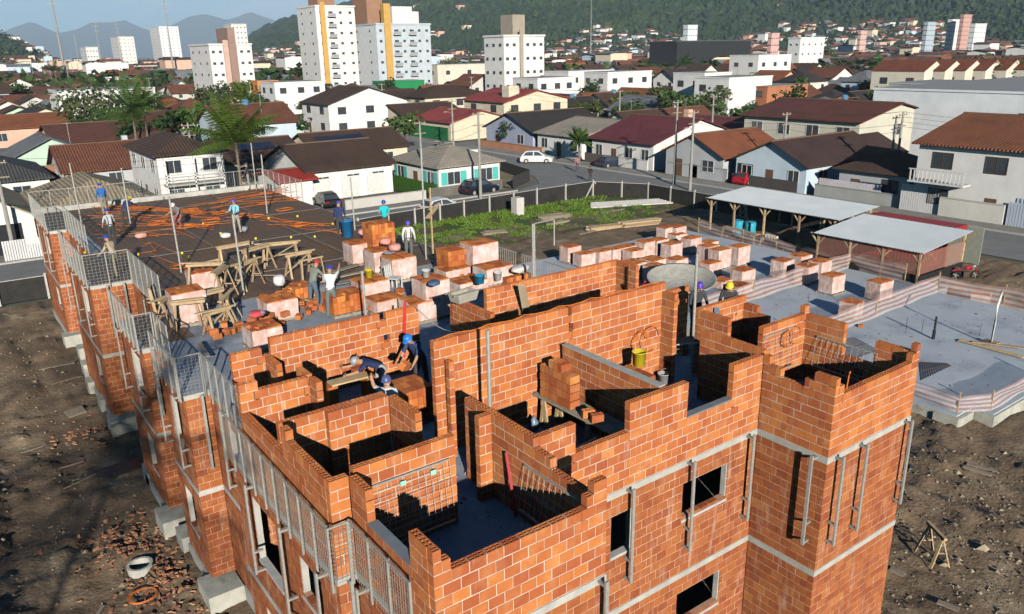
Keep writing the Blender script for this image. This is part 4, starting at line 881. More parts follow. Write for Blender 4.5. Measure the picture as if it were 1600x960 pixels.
for k, ((x, y), n, lab) in enumerate((((455,470),16,'heap of loose blocks at the shaded foot of the low wrapped pallet'),((500,488),14,'heap of loose blocks at the feet of the bricklayers'),((370,520),10,'few loose blocks beside the half-used pallet'),((425,510),12,'scatter of blocks along the back of the left wall'),((560,480),10,'scatter of blocks between the wrapped pallets and the left wall'),((700,455),12,'heap of blocks beside the blue bucket'),((768,436),14,'heap of blocks behind the back wall'),((620,470),8,'few blocks by the white plastic chair'))):
    a = gp(x, y, F3); t = thing('block_heap', lab, 'brick heap', (*a,F3))
    for i in range(n): o = inst('hollow_block', SM['std'], t, (rr.gauss(0,.4), rr.gauss(0,.35), (.0 if i < n*.7 else .19)+(.0 if i % 2 else .14)), rr.random()*6); o.rotation_euler[0] = 0 if i % 2 else PI/2
for k, ((x, y), lab) in enumerate((((617,452),'white plastic chair beside the bright white-wrapped pallet'),)):
    a = gp(x, y, F3); t = thing('chair', lab, 'chair', (*a,F3), .6); b = B(); b.box(-.22,-.22,.42,.22,.22,.45); b.build('seat', mSACK, t)
    for sx in (-.2,.2):
        for sy in (-.2,.2): b = B(); b.bar((sx,sy,0),(sx,sy,.42),.04); b.build('leg', mSACK, t)
    for i in range(4): b = B(); b.bar((-.2+.133*i,.21,.45),(-.2+.133*i,.26,.9),.05,.02); b.build('slat', mSACK, t)
    b = B(); b.bar((-.22,.26,.88),(.22,.26,.88),.04,.06); b.build('back_rail', mSACK, t)
# wheelbarrow-like dark heap on the deck edge: a coil of black hose
for p, r, c, nm, lab in (((333,333),.38,mSTEEL,'hose_coil','coil of black hose lying on the brown deck'),((418,400),.35,mSTEEL,'hose_coil','coil of dark hose on the timber heap')):
    a = gp(*p, F3); b = B(); coil(b, (0,0,.06), r, 6, .03); tag(b.build(nm, c, None, loc=(*a, F3+.05)), lab, 'hose')
# sacks and wrapped bundles
def sack(label, px, py, z, L, w, h, rz, m_, cat='sack', name='sack'):
    a = gp(px, py, z); b = B(); n = 10
    for j in range(7):
        v = -1+2*j/6; s_ = math.sqrt(max(.05,1-abs(v)**3))
        for i in range(n):
            t = 2*PI*i/n; e = 1+.12*rr.uniform(-1,1); b.v.append((v*L/2, math.copysign(abs(math.cos(t))**.6, math.cos(t))*w/2*s_*e, h/2+math.copysign(abs(math.sin(t))**.6, math.sin(t))*h/2*s_*e))
    for j in range(6):
        for i in range(n): b.f.append((j*n+i,j*n+(i+1)%n,(j+1)*n+(i+1)%n,(j+1)*n+i)); b.t.append(.5); b.m.append(0)
    b.f += [tuple(range(n-1,-1,-1)), tuple(6*n+i for i in range(n))]; b.t += [.5,.5]; b.m += [0,0]
    return tag(b.build(name, m_, None, True, (*a,z), rz), label, cat)
mPINK = mat('pink_film', (0.72,0.20,0.14), (0.80,0.42,0.36), rough=0.3, scale=5, spec=0.5)
sack('white sack sitting on the low wrapped pallet', 437, 447, F3+.86, .42, .35, .38, .4, mSACK)
sack('white sack lying on the brown deck by the man in light blue', 353, 372, F3+.04, .5, .4, .25, .2, mSACK)
sack('grey sack lying on the brown deck beside the man in light blue', 381, 362, F3+.04, .45, .4, .25, .9, mat('grey_sack',(0.3,0.33,0.36)))
sack('pink cushion-like bundle lying on the brown deck', 221, 372, F3+.04, .55, .4, .25, .1, mat('pink_bundle',(0.75,0.40,0.32)))
sack('crumpled clear plastic sheet on the loose blocks behind the back wall', 813, 425, F3+.5, .9, .5, .25, .3, mat('clear_plastic',(0.70,0.62,0.58), rough=.3))
sack('folded blue cloth on the tall grey-wrapped pallet', 678, 446, F3+1.33, .5, .35, .15, .5, mat('blue_cloth',(0.07,0.13,0.25)))
sack('red white and navy cloth on the half-used pallet', 402, 494, F3+.86, .5, .4, .16, .2, mat('flag_cloth',(0.70,0.66,0.66),(0.10,0.12,0.25), scale=2.2, c3=(0.6,0.08,0.10), s3=2.5, t3=(.5,.55)))
for k, (x, y, dz_) in enumerate(((570,367,0),(585,362,.18),(597,371,0),(603,382,.0),(617,392,0),(576,356,.2))):
    sack(['lowest left','upper left','middle','right','rightmost','topmost'][k]+' pink plastic-wrapped bundle on the row of pallets at the deck edge', x, y, F3+1.06+dz_, .55, .45, .26, .3*k, mPINK, 'bundle', 'wrapped_bundle')
b = B(); a = gp(610,394,F3+1.0); b.box(-.28,-.18,0,.28,.18,.02); tag(b.build('printed_bag', mat('printed_bag',(0.62,0.64,0.66),(0.10,0.2,0.35), scale=6), None, loc=(*a,F3+1.0), rz=.4), 'flat pale printed bag on the wrapped pallet at the deck edge', 'bag')
# conduits hanging on inner walls
def loops(label, c, n, r, axis='x', cat='conduit'):
    b = B()
    for k in range(n):
        R = r*rr.uniform(.7,1.1); ox = rr.uniform(-.25,.25); a0 = rr.uniform(-.3,.5)
        pts = [(c[0]+ox+R*math.cos(a0+t*.3), c[1]-.03*k, c[2]+R*math.sin(a0+t*.3)) if axis == 'x' else (c[0]-.03*k, c[1]+ox+R*math.cos(a0+t*.3), c[2]+R*math.sin(a0+t*.3)) for t in range(18)]
        b.path(pts, .012, 5)
    return tag(b.build('conduit_loops', mORANGE, None), label, cat)
loops('orange conduit loops hanging on the right end of the long wall', (-.35,5.08,F3+1.25), 3, .33)
loops('orange conduit loops on the inner wall of the right wing', (2.55,2.78,F3+1.35), 3, .25)
loops('orange conduit hoop over the square grid panel', (.05,2.9,F3+1.05), 1, .3, 'y')
a = gp(1030,590,F3); b = B(); coil(b, (0,0,.04), .3, 6, .014); tag(b.build('conduit_coil', mORANGE, None, loc=(*a,F3+.02)), 'orange conduit coil on the floor before the shaded doorway', 'conduit')
b = B(); b.path([(.55+.02*k, .08+.005*k, T7+.02+.35*math.sin(min(PI,k*.28))) for k in range(7)], .013, 5); tag(b.build('conduit_stub', mORANGE, None), 'short orange conduit stub sticking out of the right wing front wall', 'conduit')
b = B(); b.path([(-6.3+6.6*k/20, 5.22, T13+.015+.06*math.sin(k*1.1)**2) for k in range(21)], .012, 5); tag(b.build('conduit_run', mORANGE, None), 'orange conduit running along the top of the long tall wall', 'conduit')
# white rope from the left back wall to the long wall
p0, p1 = Vector((-4.3,9.7,T9+.05)), Vector((-5.2,5.25,T13+.02)); b = B(); b.path([p0.lerp(p1,k/14)-Vector((0,0,.35*math.sin(PI*k/14))) for k in range(15)], .012, 5); tag(b.build('rope', mat('white_rope',(0.7,0.7,0.68)), None), 'pale rope sagging from the left back wall to the long tall wall', 'rope')
# metal guard sections behind the back wall
for k, (a, c, lab) in enumerate((((3.22,10.3),(3.22,13.6),'nearer metal barrier section along the right edge of the top floor'),((3.22,13.8),(3.22,18.0),'farther metal barrier section along the right edge of the top floor'))):
    t = thing('barrier', lab, 'barrier', (*a,F3)); u = Vector((c[0]-a[0],c[1]-a[1],0)); 
    for zz in (.15,1.0): b = B(); b.bar((0,0,zz),u+Vector((0,0,zz)),.04); b.build('rail', mGALV, t)
    for i in range(int(u.length/.14)): b = B(); w = u*(i*.14/u.length); b.bar(w+Vector((0,0,.15)),w+Vector((0,0,1.0)),.015); b.build('bar', mGALV, t)
t = thing('gallows_frame', 'thin galvanised hoop frame standing at the back of the top floor', 'frame', (*gp(836,463,F3),F3)); a = gp(836,463,F3); c = gp(866,451,F3); u = Vector((c[0]-a[0],c[1]-a[1],0))
for i, (p, q_) in enumerate((((0,0,0),(0,0,2.6)),((0,0,2.6),u+Vector((0,0,2.55))),(u+Vector((0,0,2.55)),u+Vector((0,0,1.6))))): b = B(); b.tube(p,q_,.025,n=6); b.build('tube', mGALV, t)
for x, y, h, lab in ((*gp(1090,442,F3+1.99),.35,'low plank stage under the purple-helmeted worker'),(*gp(1141,441,F3+2.12),.5,'plank stage under the yellow-helmeted worker')):
    t = thing('plank_stage', lab, 'scaffold', (x,y,F3)); plank('plank','',(-.7,0,h-.02),(.35,0,h-.02),.4,.035,mWOOD,t)
    for xx in (-.55,.2): b = B(); b.box(xx-.1,-.18,0,xx+.1,.18,h-.04); b.build('support', mBTOP, t)
# scattered blocks inside the shaded room and the plank stage near the left wall
for k, (p, q_, lab) in enumerate((((515,600),(575,585),'plank stage laid in the shaded left room'),)):
    a, c = gp(*p, F3+.75), gp(*q_, F3+.75); t = thing('plank_stage', lab, 'scaffold', (0,0,0)); plank('plank','',(*a,F3+.75),(*c,F3+.75),.35,.04,mWOOD,t)
    for e in (a,c): b = B(); b.box(e[0]-.12,e[1]-.2,F3,e[0]+.12,e[1]+.2,F3+.73); b.build('support', mBTOP, t)
# ================================================================ yard: netting, sheds, fence, grass
mNETW = mat('netting_white', (0.80,0.76,0.74), rough=0.6, alpha=0.46); mNETR = mat('netting_red', (0.62,0.34,0.30), rough=0.6, alpha=0.42)
def netting(label, pts, z, h=1.15, flat=False):
    t = thing('safety_netting', label, 'netting', (0,0,0), 0, 'red and white striped safety netting')
    P = []
    for (x0,y0),(x1,y1) in zip(pts[:-1],pts[1:]):
        n = max(2,int(math.hypot(x1-x0,y1-y0)/.6)); P += [(x0+(x1-x0)*k/n, y0+(y1-y0)*k/n) for k in range(n)]
    P.append(pts[-1]); rows = 8; b = B(); ph = rr.random()*6; n = len(P)
    for r in range(rows+1):
        for i, (x,y) in enumerate(P):
            sag = .12*abs(math.sin(i*.55+ph))*(r/rows); b.v.append((x+.05*math.sin(i*.9+r), y+.05*math.cos(i*1.1+r*.7), z+.03+(h-sag)*r/rows))
    for r in range(rows):
        for i in range(n-1): b.f.append((r*n+i,r*n+i+1,(r+1)*n+i+1,(r+1)*n+i)); b.t.append(.5); b.m.append(r % 2)
    b.build('net', [mNETW,mNETR], t, True)
    for x, y in pts: b = B(); b.bar((x,y,z),(x+rr.uniform(-.05,.05),y,z+h+.12),.05); b.build('stake', mWOOD, t)
    return t
netting('striped netting crossing the slab beside the paired pallets', [(17.5,18.4),(22.2,18.5),(27.5,18.7),(32.5,18.9)], SZ)
netting('striped netting from the slab corner towards the sheds', [(32.5,18.9),(32.0,15.0)], SZ, 1.1)
netting('striped netting across the open slab before the lone white pallet', [(19.0,12.4),(24.7,12.6),(31.6,12.8)], SZ, 1.15)
netting('striped netting along the right slab edge by the motorbike', [(31.6,12.8),(32.2,9.5),(31.9,5.5)], SZ-.2, 1.2)
netting('striped netting in front of the workshop sheds', [(34.8,33.5),(34.0,28.5),(33.4,23.5),(32.5,18.9)], .05, 1.1)
netting('striped netting hung along the near slab edge beside the brick tower', [(16.35,11.5),(16.35,8.0),(16.4,4.4),(17.6,3.7),(22.5,3.65)], SZ, .8)
# slab fittings: pipe, wires mats, timber shutter
t = thing('stub_pipe', 'black plastic pipe standing up out of the grey slab', 'pipe', (*gp(1458,530,SZ),SZ)); b = B(); b.tube((0,0,0),(0,0,.45),.075,n=12); b.build('socket', mat('black_pipe',(0.02,0.025,0.03), rough=.4), t); b = B(); b.tube((0,0,.4),(0,0,1.15),.05,n=12); b.build('pipe', MATS['black_pipe'], t)
for k, (pp, lab) in enumerate(((((1290,535),(1335,528),(1372,548),(1330,562)),'rusty wire mat on the slab beyond the right wing'),(((1437,566),(1480,568),(1486,572),(1440,594)),'rusty wire mat on the slab beside the brick corner'))):
    c = [gp(*p, SZ+.02) for p in pp]; b = B()
    for i in range(14):
        u = i/13; p0 = Vector((*c[0],SZ+.02)).lerp(Vector((*c[1],SZ+.02)),u); p1 = Vector((*c[3],SZ+.02)).lerp(Vector((*c[2],SZ+.02)),u); b.bar(p0,p1,.03,.012)
    for i in range(3): u = i/2; p0 = Vector((*c[0],SZ+.035)).lerp(Vector((*c[3],SZ+.035)),u); p1 = Vector((*c[1],SZ+.035)).lerp(Vector((*c[2],SZ+.035)),u); b.bar(p0,p1,.012,.012)
    tag(b.build('wire_mat', mat('rusty_wire',(0.14,0.09,0.06)), None), lab, 'wire mat')
for k, (p, q_, w, lab) in enumerate((((1500,531),(1600,558),.3,'long shutter board lying on the slab at the right edge of the view, lower'),((1518,535),(1600,545),.2,'long shutter board lying on the slab at the right edge of the view, upper'),((1540,533),(1560,540),.3,'short block of timber across the shutter boards on the slab'))):
    a, c = gp(*p, SZ+.08), gp(*q_, SZ+.08); plank('plank', lab, (*a,SZ+.07+.05*k), (*c,SZ+.07+.05*k), w, .05, mWOOD)
b = B(); a = gp(1548,540,SZ); b.path([(0,0,.0),(.02,0,1.2),(.15,.05,1.9),(.5,.15,2.3),(1.0,.3,2.45)], .05, 8); tag(b.build('cable_arm', mat('white_pipe',(0.7,0.7,0.68)), None, True, (*a,SZ)), 'white curved pipe rising from the shutter boards on the slab', 'pipe')
for k, (p, h) in enumerate((((1316,395),.5),((1262,480),.8),((1440,520),.7),((1530,525),.6),((1415,520),.8))):
    a = gp(*p, SZ); b = B(); b.tube((0,0,0),(0,0,h),.012,n=5); tag(b.build('starter_bar', mSTEEL, None, loc=(*a,SZ)), 'thin steel starter bar sticking out of the grey slab, {} from the left'.format(ORD[[0,1,3,4,2][k]]), 'steel bar', 'starter bars in the slab')
# corrugated roofs
def corrug(b, x0, x1, y0, y1, z0, z1, pitch=.18, amp=.018):
    """sheet over x0..x1, rising from z0 at x0 to z1 at x1, ribs running along x"""
    n = int((y1-y0)/(pitch/2)); 
    for s_, dz_ in ((0,0),(1,-.012)):
        base = len(b.v)
        for i in range(n+1):
            y = y0+(y1-y0)*i/n; w = amp*(1 if i % 2 else -1); b.v += [(x0,y,z0+w+dz_),(x1,y,z1+w+dz_)]
        for i in range(n): q_ = (base+2*i,base+2*i+1,base+2*i+3,base+2*i+2); b.f.append(q_ if s_ else q_[::-1]); b.t.append(.5); b.m.append(0)
mTIN = mat('zinc_sheet', (0.64,0.68,0.69), (0.55,0.60,0.62), rough=0.45, scale=.7, metal=0.15, spec=0.5)
mTINOLD = mat('fibre_sheet', (0.40,0.38,0.34), (0.28,0.26,0.23), rough=0.9, scale=.6)
def shed(label, x0, x1, y0, y1, z0, z1, posts):
    t = thing('site_shed', label, 'shed', (x0,y0,0)); b = B(); corrug(b, 0, x1-x0, 0, y1-y0, z0, z1); b.build('roof', mTIN, t)
    for px_, py_ in posts:
        b = B(); x, y = px_-x0, py_-y0; zt = z0+(z1-z0)*x/(x1-x0)-.06; b.bar((x,y,0),(x,y,zt),.12,.12,rr.random()); b.build('post', mWOOD, t)
        for s in (-1,1): b = B(); b.bar((x,y,zt-.7),(x,y+s*.6,zt-.02),.08,.08,rr.random()); b.build('brace', mWOOD, t)
    for x in (.25, x1-x0-.25): b = B(); zt = z0+(z1-z0)*x/(x1-x0)-.09; b.bar((x,.1,zt),(x,y1-y0-.1,zt),.06,.1); b.build('beam', mWOOD, t)
    return t
s1 = shed('long open workshop shed with pale sheet roof on timber posts', 35.7, 40.7, 21.9, 33.6, 2.75, 3.1, [(36,y) for y in (22.4,25.2,28.2,31.0,33.3)]+[(40.4,y) for y in (22.4,26,30,33.3)])
s2 = shed('lower site hut with pale sheet roof and netted sides', 32.2, 38.1, 14.2, 21.6, 2.45, 2.95, [(32.5,y) for y in (14.5,16.8,19.0,21.3)]+[(37.8,y) for y in (14.5,21.3)])
b = B(); b.box(.25,.2,0,.3,7.2,.95); b.build('skirt', mat('black_sheet',(0.02,0.02,0.02), rough=.7), s2); b = B(); b.box(.3,.2,0,5.6,.25,.95); b.build('skirt', MATS['black_sheet'], s2)
b = B(); b.box(.27,.3,1.0,.28,7.1,2.3); b.build('net_wall', mat('netting_thin',(0.50,0.24,0.19), rough=.7, alpha=.3), s2); b = B(); b.box(.3,.27,1.0,5.5,.28,2.3); b.build('net_wall', mat('netting_thin',(0.50,0.24,0.19), rough=.7, alpha=.3), s2)
mCONT = mat('container_red', (0.42,0.04,0.035), (0.33,0.03,0.03), rough=0.5, scale=1.5, wave=('Y',.25,.03))
t = thing('shipping_container', 'red steel container with open grey door behind the site hut', 'container', (38.4,15.8,0)); b = B(); b.box(0,0,.12,2.5,6.1,2.7); b.build('body', mCONT, t); b = B(); b.box(.15,-.95,.15,.22,-.02,2.6); b.build('door', mat('container_door',(0.33,0.35,0.28)), t); b = B(); b.box(2.42,-1.1,.15,2.49,-.02,2.6); b.build('door', MATS['container_door'], t)
for k in range(2): b = B(); b.box(-.02,1.0+.6*k,1.6,-.004,1.3+.6*k,1.9); b.build('sticker', mat('sticker',(0.7,0.7,0.68)), t)
# benches, drums and blocks under the shed
for k, (x, y, L, rz, lab) in enumerate(((35.0,29.5,3.5,1.45,'long pale timber bench in front of the workshop shed'),(34.6,26.4,2.0,1.3,'timber bench with pale blocks by the grey-clad worker'))):
    t = thing('work_bench', lab, 'bench', (x,y,0), rz); b = B(); b.box(-L/2,-.3,.82,L/2,.3,.87); b.build('top', mWOOD, t)
    for sx in (-1,1):
        for sy in (-1,1): b = B(); b.bar((sx*(L/2-.15),sy*.25,.82),(sx*(L/2-.05),sy*.32,0),.08,.06); b.build('leg', mWOOD, t)
for k in range(4): b = B(); b.box(-.1,-.1,0,.1,.1,.22); tag(b.build('pale_block', mat('pale_block',(0.72,0.68,0.6)), None, loc=(34.55+.02*k,26.0+.28*k,.87)), ['nearest','second','third','farthest'][k]+' pale block on the timber bench by the grey-clad worker', 'block')
for k, (x, y) in enumerate(((37.0,31.3),(37.2,30.3))):
    t = thing('water_drum', ['left','right'][k]+' bright blue drum under the workshop shed', 'drum', (x,y,0)); b = B(); b.lathe([(0,0),(.42,0),(.45,.3),(.42,.6),(.45,.9),(.40,1.05),(0,1.05)], n=16); b.build('drum', mat('drum_cyan',(0.04,0.38,0.52), rough=.4), t, True); b = B(); b.lathe([(.43,1.04),(.43,1.1),(0,1.1)], n=16); b.build('lid', MATS['drum_cyan'], t)
b = B(); a = (34.2,24.0); sawhorse(b, 1.0, .8, .6); tag(b.build('sawhorse', mWOOD, None, loc=(*a,0), rz=.3), 'timber trestle before the workshop shed posts', 'trestle')
# timber piles and boards
for k, (p, L, w, n, rz, lab) in enumerate((((862,342),3.2,1.6,14,-.15,'heap of grey weathered boards on the grass'),((945,358),3.6,.9,12,-.25,'fresh timber stack in front of the grass, left one'),((1000,352),4.2,1.0,16,-.25,'fresh timber stack in front of the grass, right one'),((772,365),2.2,1.2,8,-.4,'small heap of boards at the left end of the yard'),((870,350),2.4,.7,7,.1,'lower heap of grey boards below the grass'))):
    a = gp(*p); t = thing('timber_pile', lab, 'timber pile', (*a,0), rz)
    for i in range(n):
        r_, c = divmod(i, 4); b = B(); yy = -w/2+(c+.5)*w/4; ln = L*rr.uniform(.75,1); j = rr.uniform(-.1,.1) if k in (0,3,4) else rr.uniform(-.02,.02); b.ob((rr.uniform(-.15,.15),yy,.06+r_*.1), (ln/2,j*ln/2,0), (-j*.1,.1,0), (0,0,.04), rr.random()); b.build('board', mWOOD if k in (1,2) else mWOODG, t)
a = gp(985,320); t = thing('panel_stack', 'pale long concrete planks stacked beside the black fence', 'plank stack', (*a,0), -.42)
for i in range(5): b = B(); b.box(-4.2+.1*i,-.8+.32*i,.02+.04*i,4.0-.2*i,-.5+.32*i,.14+.04*i); b.build('concrete_plank', mat('pale_plank',(0.62,0.60,0.56)), t)
for k, (p, q_, lab) in enumerate((((940,335),(975,328),'single pale board lying on the grass'),((905,368),(930,362),'dark board lying on the yard gravel'))): a, c = gp(*p), gp(*q_); plank('plank', lab, (*a,.08), (*c,.08), .3, .05)
a = gp(809,336); t = thing('block_column', 'square pale concrete-block column standing on the grass', 'column', (*a,0))
for r_ in range(8): b = B(); b.box(-.42,-.42,.2*r_+.006,.42,.42,.2*r_+.194); b.build('course', mat('pale_blockwork',(0.62,0.60,0.55),(0.5,0.48,0.44)), t)
# grass in the yard
rg = random.Random(5); b = B()
def grass_here(x, y): return y > 41.5+1.2*math.sin(x*.5)+.8*math.sin(x*1.3) and y < 50.9 and x > 14 and x < 41.5-max(0,(y-46)*.35)
b2 = B(); b2.poly([(4.0,40.5,.03),(43,40.5,.03),(43,46.9,.03),(40,51.2,.03),(4.0,51.2,.03)]); struct(b2.build('yard_ground', mat('yard_earth',(0.17,0.125,0.075),(0.10,0.085,0.04), scale=.7, c3=(0.06,0.10,0.02), s3=.35, t3=(.45,.55))))
for k in range(30000):
    x, y = rg.uniform(14,42), rg.uniform(40.5,51)
    if (not grass_here(x,y) and rg.random() > .06) or fbm(x,y,.45,3) < -.22+.2*(y < 46): continue
    h = rg.uniform(.08,.24)*(1.5 if y > 48.5 else .8); a = rg.random()*6; w = rg.uniform(.025,.07); lx, ly = rg.gauss(0,.1), rg.gauss(0,.1)
    b.add([(x-w*math.cos(a),y-w*math.sin(a),0),(x+w*math.cos(a),y+w*math.sin(a),0),(x+w*.5*math.cos(a)+lx,y+w*.5*math.sin(a)+ly,h),(x-w*.3*math.cos(a)+lx,y-w*.3*math.sin(a)+ly,h*.9)], [(0,1,2,3)], rg.random())
mGRASS = mat('grass', (0.20,0.31,0.045), (0.15,0.24,0.035), rough=0.8, tone=.4, trans=.3)
tag(stuff(b.build('grass', mGRASS)), 'bright green grass growing along the black fence', 'grass')
# black boundary fence
FN = [(-60,47.4),(-20,47.5),(-9.5,47.35),(4,48.6),(16,50.6),(23.8,51.1),(32.6,51.8),(39.8,51.8),(41.4,49.3),(42.8,47.0),(42.7,41),(42.6,33),(42.6,22.5)]
tf = thing('boundary_fence', 'black sheeted boundary fence with pale posts round the building site', 'fence', (0,0,0))
mBLK = mat('fence_sheet', (0.018,0.018,0.018), (0.035,0.032,0.028), rough=0.7, scale=2, bump=.4, bscale=6); mPOST = mat('pale_post',(0.52,0.50,0.46))
for (x0,y0),(x1,y1) in zip(FN[:-1],FN[1:]):
    L = math.hypot(x1-x0,y1-y0); n = max(1,round(L/2.9)); dx, dy = (x1-x0)/n, (y1-y0)/n
    for i in range(n):
        p = (x0+dx*i,y0+dy*i); c = (p[0]+dx,p[1]+dy)
        if not (-14 < p[0] < 60): continue
        b = B(); b.bar((*p,.75),(*c,.75),.02,1.4); b.build('sheet', mBLK, tf); b = B(); b.bar((*p,1.46),(*c,1.46),.05,.04); b.build('rail', mPOST, tf); b = B(); b.box(p[0]-.07,p[1]-.2,0,p[0]+.05,p[1]-.06,1.65); b.build('post', mPOST, tf)
for sx in (-1.2,1.2): b = B(); b.bar((39.8+sx,51.4,0),(39.8,51.55,1.5),.1); b.build('brace', mPOST, tf)
# ================================================================ roads
b = B(); b.poly([(-200,52.2,-.06),(45,52.2,-.06),(45,59.5,-.06),(-200,59.5,-.06)]); b.poly([(45,-80,-.06),(53.2,-80,-.06),(53.2,420,-.06),(45,420,-.06)]); b.poly([(36,59.5,-.06),(45,59.5,-.06),(45,72,-.06),(43.5,66,-.06),(41,62,-.06)]); b.poly([(43,20,-.056),(45,20,-.056),(45,52.2,-.056),(41,52.2,-.056)]); b.poly([(53.2,104,-.06),(400,104,-.06),(400,98,-.06),(53.2,98,-.06)]); b.poly([(-300,150,-.06),(45,150,-.06),(45,156,-.06),(-300,156,-.06)])
struct(b.build('road', mASPH))
mPAVE = mat('pavement',(0.33,0.31,0.28),(0.25,0.24,0.22), scale=1.2, c3=(0.2,0.17,0.13), s3=.4)
b = B(); b.box(53.2,-80,-.1,56.0,97.9,.06); b.box(-200,59.5,-.1,16,62,.06); b.box(16,59.5,-.1,34,61.3,.06); b.box(53.2,104.1,-.1,56,400,.06); struct(b.build('pavement', mPAVE))
b = B(); b.box(53.0,-80,-.1,53.2,97.9,.08); b.box(-200,59.3,-.1,36,59.5,.08); struct(b.build('kerb', mat('kerbstone',(0.45,0.44,0.41))))
# ================================================================ houses
mGLASS = mat('dark_glass', (0.035,0.045,0.055), (0.06,0.07,0.08), rough=0.12, spec=0.6, scale=.5)
mFRW = mat('frame_white', (0.72,0.72,0.70), rough=.5); mFRD = mat('frame_dark', (0.10,0.07,0.05), rough=.6)
def wallm(c): return mat('wall_%02d_%02d_%02d' % tuple(int(v*99) for v in c), c, tuple(v*.86 for v in c), rough=0.9, scale=.7, c3=tuple(v*.72 for v in c), s3=.25, t3=(.55,.85), streak=((c[0]*.55,c[1]*.53,c[2]*.5),.58,.9))
def roofm(c, ax): return mat('roof_%02d_%02d_%02d_%s' % (*[int(v*99) for v in c], ax), c, tuple(v*.72 for v in c), rough=0.9, scale=2.2, detail=8, c3=(c[0]*.5,c[1]*.56,c[2]*.62), s3=.45, t3=(.45,.7), wave=(ax,.3,.07))
WM = {}
def window(parent, x, y, z, w, h, face, fr=None, shutter=None, bars=1):
    """face '-x' or '-y': the wall it sits in; x, y, z its lower middle in the house's own space"""
    fr = fr or mFRW; k = (w,h,fr.name)
    if k not in WM:
        b = B(); t_ = .06; b.box(-w/2-t_,-.05,-t_,w/2+t_,.03,0); b.box(-w/2-t_,-.05,h,w/2+t_,.03,h+t_); b.box(-w/2-t_,-.05,0,-w/2,.03,h); b.box(w/2,-.05,0,w/2+t_,.03,h)
        for i in range(1,1+bars): xx = -w/2+w*i/(bars+1); b.box(xx-.025,-.045,0,xx+.025,.02,h)
        g = B(); g.box(-w/2,-.02,0,w/2,.01,h); WM[k] = (b.mesh('window', fr), g.mesh('pane', mGLASS))
    o = inst('window', WM[k][0], parent, (x,y,z), -PI/2 if face == '-x' else 0); inst('pane', WM[k][1], o)
    if shutter:
        for s in (-1,1): b = B(); b.box(s*(w/2+.06+w*.25)-w*.25,-.07,-.03,s*(w/2+.06+w*.25)+w*.25,-.052,h+.03); b.build('shutter', shutter, o)
    return o
def roof_gable(b, X0, X1, Y0, Y1, e, r, ax, ov=.5, th=.14, rx=None):
    if ax == 'x':
        ym = rx if rx is not None else (Y0+Y1)/2; s1 = (r-e)/(ym-Y0); s2 = (r-e)/(Y1-ym); P = [(Y0-ov,e-ov*s1),(ym,r),(Y1+ov,e-ov*s2),(Y1+ov,e-ov*s2+th),(ym,r+th),(Y0-ov,e-ov*s1+th)]
        vs = [(X0-ov,y,z) for y, z in P]+[(X1+ov,y,z) for y, z in P]
    else:
        xm = rx if rx is not None else (X0+X1)/2; s1 = (r-e)/(xm-X0); s2 = (r-e)/(X1-xm); P = [(X0-ov,e-ov*s1),(xm,r),(X1+ov,e-ov*s2),(X1+ov,e-ov*s2+th),(xm,r+th),(X0-ov,e-ov*s1+th)]
        vs = [(x,Y0-ov,z) for x, z in P]+[(x,Y1+ov,z) for x, z in P]
    b.add(vs, [(0,1,4,5),(1,2,3,4),(6,11,10,7),(7,10,9,8)]+[(i,6+i,6+(i+1)%6,(i+1)%6) for i in range(6)])
def roof_hip(b, X0, X1, Y0, Y1, e, r, ov=.5, th=.14):
    X0 -= ov; X1 += ov; Y0 -= ov; Y1 += ov; w, d = X1-X0, Y1-Y0; k = min(w,d)/2
    R = [(X0+k,(Y0+Y1)/2,r),(X1-k,(Y0+Y1)/2,r)] if w >= d else [((X0+X1)/2,Y0+k,r),((X0+X1)/2,Y1-k,r)]
    C_ = [(X0,Y0,e),(X1,Y0,e),(X1,Y1,e),(X0,Y1,e)]; D = [(x,y,z-th) for x,y,z in C_]
    F_ = [(0,1,5,4),(1,2,5),(2,3,4,5),(3,0,4)] if w >= d else [(0,1,4),(1,2,5,4),(2,3,5),(3,0,4,5)]
    b.add(C_+R+D, F_+[(0,6,7,1),(1,7,8,2),(2,8,9,3),(3,9,6,0),(9,8,7,6)])
HOUSES = []
